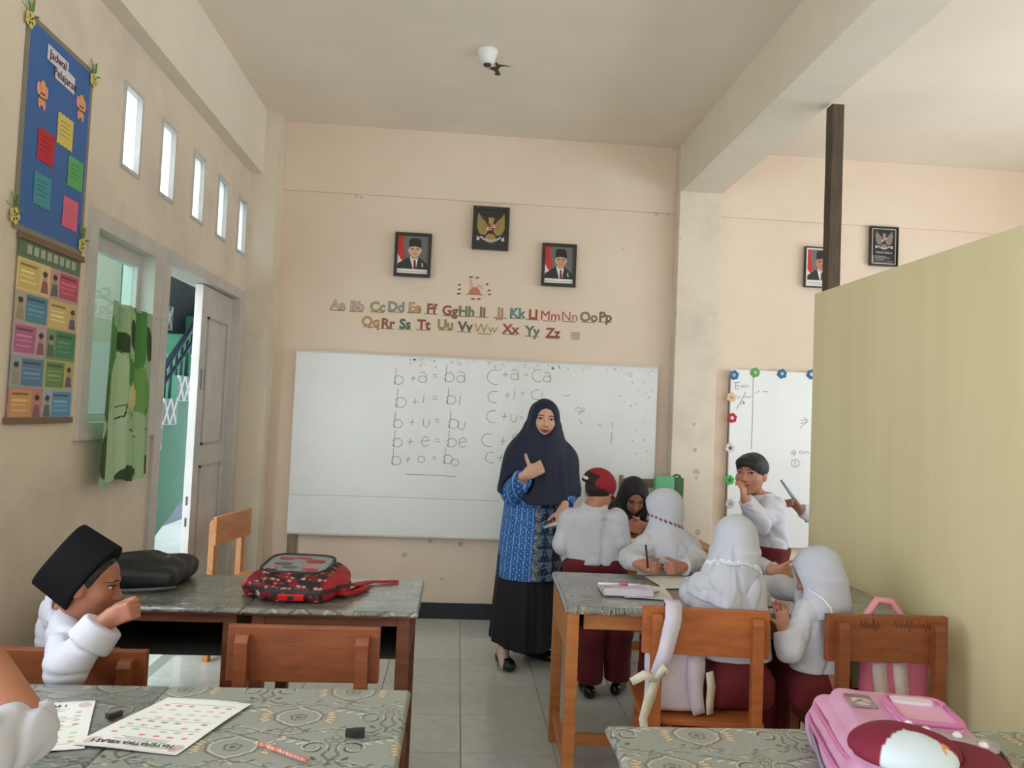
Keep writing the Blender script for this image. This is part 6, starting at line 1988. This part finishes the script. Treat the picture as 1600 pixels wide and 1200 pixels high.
wo, ob, hax = child('woman in a black headscarf bent over the small desk', (1.24, 4.9, 0), (176, 122, 100), (c, f_, (0, -0.3, 1), s), J, hands=hd)
eyes(wo, ob, c, hax, s, mat('brown_lips', (150, 84, 78), 0.5))
shirt(wo, ob, J, 0.50, 0.86, (0.062, 0.05, 0.042), 1.15, 14, m=M_NAVY, h=0.008)
DB = [c + A(0.16, 0.18, 0.15), c - A(0.16, 0.1, 0.2), A(0.92, 4.58, 0.72), A(1.42, 5.0, 0.95)]
headscarf(wo, ob, c, hax, s, [U(0.06, rc(c + A(0, -0.15, -0.25) @ hax * s, J['neck'], 0.085, 0.10), rc(J['sR'], J['sL'], 0.085, 0.085), rc(c + A(0, 0.0, -0.45) @ hax * s, A(1.1, 4.70, 0.84), 0.07, 0.07))], m=mat('black_headscarf', (24, 22, 28), 0.7, bump=0.1, bscale=12), seed=8, hemf=lambda p: 0.765 - p[:, 2], ow=0.32, oh=0.44)
sk = U(0.06, rc(J['hR'], J['kR'], 0.092, 0.068), rc(J['hL'], J['kL'], 0.092, 0.068), rc(J['kR'], J['aR'] + A(0, 0, 0.15), 0.065, 0.055), rc(J['kL'], J['aL'] + A(0, 0, 0.15), 0.065, 0.055))
soft('skirt', I(0.006, sk, lambda p: 0.16 - p[:, 2], lambda p: 0.458 - p[:, 2] - 10 * np.clip(4.715 - p[:, 1], 0, 1)), (0.9, 4.4, 0.14), (1.55, 5.12, 0.68), 0.009, M_BLKC, wo, ob)
for a_ in (J['aR'], J['aL']):
    soft('sock', rc(a_, a_ + A(0, 0, 0.14), 0.034, 0.044), a_ - 0.06, a_ + A(0.06, 0.06, 0.22), 0.007, M_SOCK, wo, ob)
    shoe(wo, ob, a_, (-0.1, -1), 0.95, low=True)

# ---- 4. girl with the maroon trimmed headscarf, writing
Y = 3.58
c = P(1036, 797, 3.62); s = 0.185; f_ = A(-0.86, 0.30, -0.30)
J = dict(neck=P(1043, 838, 3.62), pelvis=A(1.06, 3.62, 0.55), sR=P(1012, 853, 3.56), sL=P(1074, 853, 3.60), eR=P(986, 872, 3.48), eL=P(1090, 876, 3.48), wR=P(1001, 883, 3.335), wL=P(1066, 886, 3.335),
         hR=A(0.99, 3.62, 0.55), hL=A(1.13, 3.62, 0.55), kR=A(0.99, 3.62, 0.30), kL=A(1.13, 3.62, 0.30), aR=A(1.0, 3.64, 0.08), aL=A(1.13, 3.64, 0.08))
hd = [hand(J['wR'], A(0.85, -0.45, -0.05), A(0.15, 0.1, 0.95), True, 0.76, (0.75, 0.75, 0.8, 0.8), thumb=(0.8, 0.3, 0.5)), hand(J['wL'], A(-0.8, -0.5, 0.0), A(-0.1, 0.2, 0.95), False, 0.76, (0.85, 0.85, 0.85, 0.9), thumb=(0.6, 0.4, 0.5))]
g1, ob, hax = child('girl in a white headscarf with a maroon dotted seam, writing with a pencil', (1.06, 3.6, 0), SK_K2, (c, f_, (0, 0, 1), s), J, hands=hd)
shirt(g1, ob, J, 0.60, 0.97, (0.056, 0.052, 0.042), 1.05, 24, amp=0.005)
DB = [c + A(0.12, 0.16, 0.13), c - A(0.14, 0.16, 0.12), P(985, 885, 3.5), P(1100, 890, 3.5), A(1.1, 3.8, 0.8)]
cdr = cone((c[0] + 0.01, 3.63, c[2] - 0.05), (1.06, 3.60, 0.74), (0.075, 0.08), (0.175, 0.155), 0, 7, 0.05, 0.5, 0.8)


x1_, _y1, z1_ = P(1016, 806, 3.5)


def seam1(p):
    col = colour(p, (200, 203, 215)); q = ((p - c) @ hax.T) / s
    zz = (p[:, 2] - (z1_ - 0.33 * (p[:, 0] - x1_))) / 0.006
    m_ = (np.abs(zz) < 1) & (np.sin(np.arctan2(q[:, 0], q[:, 1]) * 26) > -0.3); col[m_] = lin((118, 34, 60))
    return col


headscarf(g1, ob, c, hax, s, [cdr, rc(J['sR'], J['sL'], 0.062, 0.062)], m=M_HIJWP, trim=seam1, seed=31, hemf=lambda p: (0.745 + 0.02 * np.sin(p[:, 0] * 14)) - p[:, 2], amp=0.006, h=0.0055)
soft('skirt', FOLD(cone((1.06, 3.62, 0.64), (1.06, 3.63, 0.12), (0.12, 0.11), (0.14, 0.13), 0, 12, 0.04), 0.003, 20, 3), (0.82, 3.42, 0.1), (1.3, 3.84, 0.66), 0.008, M_MAR, g1, ob)
for a_ in (J['aR'], J['aL']): shoe(g1, ob, a_, (0, -1), 0.8)
hp_ = J['wR'] + A(0.052, -0.03, 0.004)
stick('pencil', 'dark pencil upright in the hand of the writing girl', 'pencil', P(1013, 893, 3.285), P(1009, 851, 3.30), 0.0045,
      [('shaft', 0.12, 1, 1, 1, mat('dark_pencil', (44, 46, 60), 0.4)), ('sharpened_tip', 0.02, 0.12, 0.3, 1, M_PW)])

# ---- 5. girl seated with her back to the camera
c = P(1150, 848, 2.69); s = 0.18; f_ = A(0.42, 0.82, -0.30)
J = dict(neck=P(1142, 892, 2.665), pelvis=A(1.035, 2.665, 0.535), sR=P(1172, 915, 2.675), sL=P(1104, 915, 2.675), eR=A(1.13, 2.74, 0.805), eL=A(0.89, 2.74, 0.805), wR=A(1.06, 2.93, 0.79), wL=A(0.95, 2.95, 0.79),
         hR=A(1.085, 2.665, 0.525), hL=A(0.985, 2.665, 0.525), kR=A(1.065, 2.975, 0.515), kL=A(0.965, 2.985, 0.515), aR=A(1.05, 2.99, 0.09), aL=A(0.955, 2.99, 0.09))
hd = [hand(J['wR'], A(-0.3, 0.9, 0.0), A(-0.9, -0.2, 0.2), True, 0.74), hand(J['wL'], A(0.4, 0.9, 0.0), A(0.8, -0.3, 0.2), False, 0.74)]
g2, ob, hax = child('girl in a white headscarf sitting with her back to the camera', (1.0, 2.72, 0), SK_K2, (c, f_, (0, 0, 1), s), J, hands=hd)
shirt(g2, ob, J, 0.60, 0.95, (0.048, 0.044, 0.04), 0.92, 44, amp=0.003)
DB = [c + A(0.13, 0.13, 0.13), c - A(0.13, 0.14, 0.1), P(1062, 952, 2.6), P(1190, 950, 2.6), A(1.1, 2.88, 0.8)]
cdr = cone((c[0] - 0.01, 2.675, c[2] - 0.03), (c[0] - 0.05, 2.675, 0.755), (0.082, 0.085), (0.132, 0.10), 0.2, 7, 0.07, 2.2, 0.9)


def seam2(p):
    col = colour(p, (200, 203, 215)); q = ((p - c) @ hax.T) / s
    m_ = np.abs(q[:, 2] + 0.48 + 0.02 * np.sin(q[:, 0] * 40)) < 0.03; col[m_] = lin((246, 246, 250))
    return col


headscarf(g2, ob, c, hax, s, [cdr, rc(J['sR'], J['sL'], 0.058, 0.058)], m=M_HIJWP, trim=seam2, seed=52, hemf=lambda p: (0.795 + 0.02 * np.sin(p[:, 0] * 17)) - p[:, 2], amp=0.007, h=0.005)
q0 = c + A(0, 0, -0.49) @ hax * s
MB().tube([tuple(q0 + (A(0.46 * math.cos(a), 0.50 * math.sin(a) - 0.03, 0.02 * math.sin(5 * a)) @ hax) * s - ob) for a in np.linspace(-PI * 0.95, PI * 0.02, 26)], 0.0055, 8).build('lace_trim', mat('white_lace', (244, 243, 246), 0.8, bump=0.8, bscale=220), g2)
sk = U(0.03, rc(J['hR'], J['kR'], 0.075, 0.06), rc(J['hL'], J['kL'], 0.075, 0.06), rc(J['kR'], J['aR'] + A(0, 0, 0.1), 0.06, 0.05), rc(J['kL'], J['aL'] + A(0, 0, 0.1), 0.06, 0.05), rbx(A(1.035, 2.68, 0.49), (0.12, 0.085, 0.06), 0.04), rc(J['pelvis'], J['pelvis'] + A(0, 0, 0.09), 0.085, 0.075))
soft('skirt', I(0.006, FOLD(sk, 0.003, 20, 3), lambda p: 0.14 - p[:, 2], lambda p: 0.428 - p[:, 2] - 10 * np.clip(p[:, 1] - 2.922, 0, 1)), (0.85, 2.56, 0.12), (1.22, 3.1, 0.68), 0.007, M_MAR, g2, ob)
for a_ in (J['aR'], J['aL']): shoe(g2, ob, a_, (0, 1), 0.8)

# ---- 6. girl at the right, turned to the left
c = P(1276, 897, 2.67); s = 0.176; f_ = A(-0.88, 0.18, -0.42)
J = dict(neck=P(1283, 935, 2.67), pelvis=A(1.335, 2.658, 0.53), sR=P(1284, 936, 2.70), sL=P(1264, 958, 2.62), eR=A(1.275, 2.86, 0.812), eL=P(1233, 1014, 2.58), wR=A(1.19, 2.95, 0.80), wL=P(1226, 985, 2.60),
         hR=A(1.385, 2.69, 0.525), hL=A(1.295, 2.65, 0.525), kR=A(1.375, 2.955, 0.515), kL=A(1.28, 2.95, 0.515), aR=A(1.36, 2.975, 0.09), aL=A(1.26, 2.975, 0.09))
hd = [hand(J['wR'], A(-0.95, 0.1, 0.0), A(0.1, 0.9, 0.2), True, 0.72, (0.15, 0.15, 0.15, 0.2)), hand(J['wL'], A(0.05, 0.55, 0.8), A(-0.6, 0.5, 0.1), False, 0.66)]
g3, ob, hax = child('girl in a white headscarf sitting sideways beside the partition', (1.28, 2.72, 0), SK_K2, (c, f_, (0, 0, 1), s), J, hands=hd)
shirt(g3, ob, J, 0.57, 0.95, (0.048, 0.044, 0.038), 0.9, 64, amp=0.004)
DB = [c + A(0.14, 0.14, 0.13), c - A(0.13, 0.15, 0.1), P(1195, 985, 2.55), P(1335, 980, 2.6), A(1.4, 2.86, 0.75)]
cdr = cone((c[0] + 0.015, 2.675, c[2] - 0.02), (c[0] + 0.035, 2.675, 0.70), (0.078, 0.08), (0.115, 0.085), 0.2, 6, 0.06, 1.2, 0.9)
headscarf(g3, ob, c, hax, s, [cdr, rc(J['sR'] + A(0.03, 0, 0), J['sL'] + A(0.03, 0, 0), 0.055, 0.055)], seed=72, hemf=lambda p: (0.75 + 0.02 * np.sin(p[:, 0] * 15)) - p[:, 2], amp=0.005, h=0.005)
MB().ribbon([P(1262, 920, 2.6) - ob, P(1285, 935, 2.57) - ob, P(1298, 950, 2.56) - ob, P(1304, 978, 2.56) - ob], [0.004, 0.007, 0.008, 0.006], (-0.2, -1, 0), 0.003).build('satin_ribbon', mat('satin_white', (246, 246, 250), 0.25), g3)
sk = U(0.03, rc(J['hR'], J['kR'], 0.07, 0.06), rc(J['hL'], J['kL'], 0.07, 0.06), rc(J['kR'], J['aR'] + A(0, 0, 0.1), 0.06, 0.05), rc(J['kL'], J['aL'] + A(0, 0, 0.1), 0.06, 0.05), rbx(A(1.33, 2.68, 0.49), (0.11, 0.08, 0.06), 0.04), rc(J['pelvis'], J['pelvis'] + A(0, 0, 0.06), 0.075, 0.07))
soft('skirt', I(0.006, FOLD(sk, 0.003, 20, 3), lambda p: 0.14 - p[:, 2], lambda p: 0.428 - p[:, 2] - 10 * np.clip(p[:, 1] - 2.89, 0, 1)), (1.16, 2.55, 0.12), (1.5, 3.1, 0.66), 0.007, M_MAR, g3, ob)
for a_ in (J['aR'], J['aL']): shoe(g3, ob, a_, (-0.2, 1), 0.8)

# ---- 7. girl mostly hidden behind the seated girl, arm with a red bracelet
c = P(1158, 856, 3.46); s = 0.178; f_ = A(0.25, -0.9, -0.35)
J = dict(neck=P(1160, 892, 3.50), pelvis=A(1.36, 3.55, 0.50), sR=P(1138, 900, 3.48), sL=P(1180, 902, 3.46), eR=P(1136, 886, 3.43), eL=P(1186, 887, 3.40), wR=P(1152, 887, 3.30), wL=P(1211, 892, 3.27),
         hR=A(1.30, 3.55, 0.52), hL=A(1.44, 3.55, 0.52), kR=A(1.30, 3.55, 0.3), kL=A(1.44, 3.55, 0.3), aR=A(1.30, 3.57, 0.08), aL=A(1.43, 3.57, 0.08))
hd = [hand(J['wR'], A(0.5, -0.85, -0.1), A(0.5, 0.4, 0.6), True, 0.74), hand(J['wL'], A(0.97, -0.2, 0.02), A(-0.1, -0.2, 0.9), False, 0.80, (0.3, 0.35, 0.4, 0.45))]
g4, ob, hax = child('girl hidden behind the seated girl, reaching out with a red bracelet', (1.36, 3.55, 0), (196, 144, 116), (c, f_, (0, 0, 1), s), J, hands=hd)
shirt(g4, ob, J, 0.55, 0.86, (0.05, 0.046, 0.042), 1.0, 84)
DB = [c + A(0.12, 0.16, 0.13), c - A(0.14, 0.14, 0.1), P(1120, 900, 3.4), P(1195, 900, 3.4), A(1.4, 3.6, 0.72)]
headscarf(g4, ob, c, hax, s, [cone((c[0], 3.49, c[2] - 0.03), (c[0] + 0.01, 3.49, 0.72), (0.078, 0.08), (0.12, 0.11), 0, 7, 0.05, 0.5)], seed=91, hemf=lambda p: 0.74 - p[:, 2])
soft('skirt', cone((1.385, 3.55, 0.62), (1.39, 3.56, 0.12), (0.12, 0.10), (0.14, 0.13), 0, 12, 0.04), (1.15, 3.38, 0.1), (1.6, 3.76, 0.64), 0.009, M_MAR, g4, ob)
for a_ in (J['aR'], J['aL']): shoe(g4, ob, a_, (0, -1), 0.8)
bw_ = J['wL'] + unit(J['wL'] - J['eL']) * -0.006
MB().tube([tuple(bw_ + 0.0225 * (math.cos(a) * A(0, 1, 0) + math.sin(a) * A(0.1, 0, 1)) - ob) for a in np.linspace(0, 2 * PI, 17)], 0.0035, 8).build('bracelet', mat('red_bead', (170, 40, 36), 0.4), g4)

# ---- 8. boy at the second board with a hand before his mouth
Yb = 4.12
c = P(1174, 741, Yb); s = 0.222; f_ = A(-0.70, -0.70, 0.02)
J = dict(neck=P(1190, 782, Yb + 0.01), pelvis=P(1200, 845, Yb + 0.02), sR=P(1180, 792, Yb + 0.10), sL=P(1207, 792, Yb - 0.06), eR=P(1168, 825, Yb + 0.06), eL=P(1188, 818, Yb - 0.14), wR=P(1176, 800, Yb - 0.06), wL=P(1163, 779, Yb - 0.185),
         hR=P(1193, 852, Yb + 0.07), hL=P(1207, 852, Yb - 0.05), kR=A(1.71, 4.18, 0.40), kL=A(1.75, 4.06, 0.40), aR=A(1.70, 4.2, 0.08), aL=A(1.75, 4.06, 0.08))
hd = [hand(J['wL'], A(-0.12, 0.12, 0.97), A(0.75, 0.6, 0.0), False, 0.66, (0.3, 0.32, 0.35, 0.4), thumb=(0.75, 0.6, 0.2)), hand(J['wR'], A(-0.6, -0.5, 0.3), A(0, 0, 1), True, 0.78)]
bo, ob, hax = child('boy in white shirt and maroon trousers covering his mouth by the second board', (1.73, 4.12, 0), (186, 128, 102), (c, f_, (0, 0, 1), s), J, hands=hd, h=0.005)
eyes(bo, ob, c, hax, s, mat('brown_lips', (150, 84, 78), 0.5))
shirt(bo, ob, J, J['hR'][2] + 0.0, 0.97, (0.058, 0.054, 0.044), 1.1, 104, collar=(P(1188, 778, Yb), 0.062, axes(A(0, 1, 0.0), (-0.15, 0.0, 1))), amp=0.006, torso=(0.082, 0.064))
trousers(bo, ob, J, J['hR'][2] + 0.02, (0.088, 0.074, 0.06))
MB().tube([tuple(np.asarray(J['pelvis']) + A(0, 0, -0.02) + A(0.098 * math.cos(a), 0.135 * math.sin(a), 0) - ob) for a in np.linspace(0, 2 * PI, 25)], 0.014, 8, flat=0.4).build('belt', mat('dark_belt', (46, 40, 56), 0.5), bo)
hair = U(0.02, el(c + A(0, -0.07, 0.17) @ hax * s, (0.385 * s, 0.47 * s, 0.375 * s), hax), el(c + A(0, 0.16, 0.27) @ hax * s, (0.33 * s, 0.27 * s, 0.19 * s), hax))
hair = I(0.006, hair, half(c + A(0, 0.0, -0.02) @ hax * s, A(0, 0.72, -0.7) @ hax), half(c + A(0, 0, 0.03) @ hax * s, A(0, 0.0, -1) @ hax)) if False else SUB(hair, U(0.02, el(c + A(0, 0.52, -0.12) @ hax * s, (0.38 * s, 0.5 * s, 0.33 * s), hax), rbx(c + A(0, 0.02, -0.35) @ hax * s, (0.5 * s, 0.5 * s, 0.30 * s), 0.02, hax)), 0.008)
hair = FOLD(hair, 0.0025, 70, 5, (1, 1, 0.3))
soft('hair', hair, c - 0.16, c + 0.16, 0.0045, M_HAIR, bo, ob)
for k in 'RL': shoe(bo, ob, J['a' + k], (-0.8, -0.5), 0.9)

# ---- 9. child behind the partition, only the hand with a ruler comes past it
Yc = 4.36
c = P(1302, 742, Yc); s = 0.21; f_ = A(-0.9, 0.35, 0)
J = dict(neck=P(1306, 785, Yc), pelvis=A(2.26, Yc, 0.78), sR=P(1300, 792, Yc + 0.1), sL=P(1298, 795, Yc - 0.1), eR=P(1300, 830, Yc + 0.06), eL=P(1275, 806, Yc - 0.12), wR=P(1285, 815, Yc + 0.0), wL=P(1250, 797, Yc - 0.14),
         hR=A(2.26, Yc + 0.06, 0.76), hL=A(2.26, Yc - 0.06, 0.76), kR=A(2.26, Yc + 0.06, 0.40), kL=A(2.26, Yc - 0.06, 0.40), aR=A(2.28, Yc + 0.06, 0.08), aL=A(2.28, Yc - 0.06, 0.08))
hd = [hand(J['wL'], A(-0.6, 0.0, 0.75), A(-0.3, 0.9, 0.0), False, 0.84, (0.75, 0.8, 0.85, 0.85), thumb=(0.8, 0.3, 0.4)), hand(J['wR'], A(-0.8, 0.3, 0.2), A(0, 0, 1), True, 0.78)]
rl, ob, hax = child('child behind the partition reaching out with a ruler', (2.26, Yc, 0), (150, 98, 76), (c, f_, (0, 0, 1), s), J, hands=hd)
eyes(rl, ob, c, hax, s)
shirt(rl, ob, J, 0.72, 0.97, (0.056, 0.052, 0.044), 1.05, 124)
trousers(rl, ob, J, 0.80)
hair = SUB(el(c + A(0, -0.07, 0.16) @ hax * s, (0.38 * s, 0.47 * s, 0.38 * s), hax), U(0.02, el(c + A(0, 0.5, -0.05) @ hax * s, (0.38 * s, 0.42 * s, 0.36 * s), hax), rbx(c + A(0, 0.1, -0.38) @ hax * s, (0.5 * s, 0.5 * s, 0.30 * s), 0.02, hax)), 0.008)
soft('hair', hair, c - 0.16, c + 0.16, 0.006, M_HAIR, rl, ob)
for k in 'RL': shoe(rl, ob, J['a' + k], (-1, 0.3), 0.9)
ra, rb2 = P(1246, 787, Yc - 0.16), P(1220, 750, Yc - 0.17)
rt = thing('ruler', 'blue grey ruler held up in the hand beside the partition edge', 'ruler', tuple(ra))
MB().ribbon([A(0, 0, 0), (rb2 - ra) * 0.5, rb2 - ra], [0.022, 0.018, 0.012], (0.2, -1, 0.1), 0.003).build('blade', mat('ruler_grey', (120, 132, 150), 0.4), rt)

# ---- 10. boy in the black cap at the left
c = P(139, 912, 2.17); s = 0.19; f_ = A(0.955, 0.22, -0.18)
J = dict(neck=P(108, 966, 2.26), pelvis=A(-1.05, 2.38, 0.50), sR=P(98, 952, 2.245), sL=P(92, 975, 2.40), eR=P(108, 1044, 2.0), eL=A(-1.17, 2.52, 0.72), wR=P(170, 966, 2.03), wL=A(-1.12, 2.56, 0.60),
         hR=A(-1.03, 2.325, 0.475), hL=A(-1.03, 2.43, 0.475), kR=A(-0.745, 2.33, 0.455), kL=A(-0.745, 2.45, 0.455), aR=A(-0.735, 2.34, 0.09), aL=A(-0.735, 2.47, 0.09))
hd = [hand(J['wR'], A(0.75, -0.1, 0.30), A(-0.3, 0.1, 0.9), True, 0.68, (0.8, 0.85, 0.9, 0.9), thumb=(0.9, 0.15, 0.45)), hand(J['wL'], A(0.2, 0.6, -0.6), A(-0.2, -0.2, 0.9), False, 0.7)]
pb, ob, hax = child('boy in a tall black velvet cap sitting sideways on his chair', (-0.98, 2.28, 0), (166, 106, 82), (c, f_, (-0.2, 0, 1), s), J, hands=hd, h=0.0042, brow=True)
eyes(pb, ob, c, hax, s)
shirt(pb, ob, J, 0.50, 0.62, (0.046, 0.052, 0.05), 0.95, 144, collar=(P(112, 962, 2.24), 0.058, axes(A(0.3, 1, 0.3), (0.25, -0.1, 1))), amp=0.006, h=0.0055)
cuff0 = np.asarray(J['eR']) + (np.asarray(J['wR']) - np.asarray(J['eR'])) * 0.46; cuff1 = np.asarray(J['eR']) + (np.asarray(J['wR']) - np.asarray(J['eR'])) * 0.88
cd_ = unit(cuff1 - cuff0)
soft('cuff', I(0.004, rc(cuff0, cuff1, 0.058, 0.052), half(cuff1, cd_), half(cuff0, -cd_)), np.minimum(cuff0, cuff1) - 0.08, np.maximum(cuff0, cuff1) + 0.08, 0.005, M_SHIRT, pb, ob)
trousers(pb, ob, J, 0.58, (0.075, 0.062, 0.056))
for k in 'RL': shoe(pb, ob, J['a' + k], (1, 0.2), 0.82)
pr, pt = P(149, 905, 2.17), P(97, 868, 2.17)
pu = unit(pt - pr); pf = unit(A(0.955, 0.22, 0.6) - pu * (A(0.955, 0.22, 0.6) @ pu)); pl_ = np.cross(pu, pf)
PA = np.array([pl_, pf, pu]); hgt = np.linalg.norm(pt - pr)


def peci(p):
    q = (p - pr) @ PA.T
    t = np.clip(q[:, 2] / hgt, 0, 1)
    rx, ry = 0.080 - 0.012 * t, 0.104 - 0.006 * t
    d = (np.hypot(q[:, 0] / rx, q[:, 1] / ry) - 1) * np.minimum(rx, ry)
    top_ = q[:, 2] - hgt - 0.012 * (1 - (q[:, 0] / 0.08) ** 2)
    return smax(smax(d, top_, 0.006), -q[:, 2] - 0.0, 0.003)


soft('cap', peci, np.minimum(pr, pt) - 0.15, np.maximum(pr, pt) + 0.15, 0.0045, mat('black_velvet', (13, 13, 15), 0.9, spec=0.2), pb, ob)
hair = SUB(el(c + A(0, -0.05, 0.12) @ hax * s, (0.36 * s, 0.44 * s, 0.38 * s), hax), U(0.02, el(c + A(0, 0.5, -0.02) @ hax * s, (0.45 * s, 0.42 * s, 0.40 * s), hax), rbx(c + A(0, 0.14, -0.36) @ hax * s, (0.5 * s, 0.34 * s, 0.32 * s), 0.02, hax), rbx(c + A(0, -0.3, -0.5) @ hax * s, (0.5 * s, 0.5 * s, 0.3 * s), 0.02, hax)), 0.006)
hair = I(0.003, hair, lambda p: ((p - pr) @ PA.T)[:, 2] * -1 - 0.016)
soft('hair', hair, c - 0.14, c + 0.14, 0.0045, M_HAIR, pb, ob)

# ---- 11. child cut by the left photo edge
J = dict(neck=A(-1.07, 1.24, 1.03), pelvis=A(-1.10, 1.12, 0.53), sR=P(-50, 1195, 1.26), sL=A(-1.20, 1.27, 0.97), eR=P(40, 1140, 1.375), eL=A(-1.22, 1.40, 0.83), wR=P(-58, 985, 1.40), wL=A(-1.08, 1.52, 0.80),
         hR=A(-1.03, 1.12, 0.54), hL=A(-1.15, 1.12, 0.54), kR=A(-0.95, 1.40, 0.52), kL=A(-1.09, 1.40, 0.52), aR=A(-0.95, 1.42, 0.09), aL=A(-1.09, 1.42, 0.09))
c = A(-1.07, 1.28, 1.17); s = 0.186; f_ = A(0.25, 0.95, -0.15)
hd = [hand(J['wR'], A(-0.5, 0.2, 0.8), A(0.3, 0.8, 0.2), True, 0.78), hand(J['wL'], A(0.6, 0.7, -0.1), A(0.6, -0.5, 0.3), False, 0.76)]
ed, ob, hax = child('child cut off by the left photo edge, one bare forearm raised', (-1.1, 1.15, 0), (176, 116, 88), (c, f_, (0, 0, 1), s), J, hands=hd + [rc(J['eR'], J['wR'], 0.040, 0.034)], h=0.0055)
shirt(ed, ob, J, 0.50, 0.10, (0.055, 0.05, 0.052), 1.05, 164, amp=0.007, h=0.006)
trousers(ed, ob, J, 0.62, (0.075, 0.065, 0.058))
hair = SUB(el(c + A(0, -0.07, 0.16) @ hax * s, (0.38 * s, 0.47 * s, 0.38 * s), hax), U(0.02, el(c + A(0, 0.5, -0.05) @ hax * s, (0.38 * s, 0.42 * s, 0.36 * s), hax), rbx(c + A(0, 0.1, -0.38) @ hax * s, (0.5 * s, 0.5 * s, 0.30 * s), 0.02, hax)), 0.008)
soft('hair', hair, c - 0.16, c + 0.16, 0.006, M_HAIR, ed, ob)
for k in 'RL': shoe(ed, ob, J['a' + k], (0, 1), 0.82)
box('stool_seat', (-0.16, -0.16, 0.415), (0.16, 0.16, 0.44), M_CHAIR, None)
so = bpy.data.objects['stool_seat']; st_ = thing('wooden_stool', 'stool under the child cut off by the photo edge', 'stool', (-1.10, 1.10, 0)); so.parent = st_
for sx in (-1, 1):
    for sy_ in (-1, 1): box('leg', (sx * 0.13 - 0.018, sy_ * 0.13 - 0.018, 0), (sx * 0.13 + 0.018, sy_ * 0.13 + 0.018, 0.415), M_CHAIR, st_)
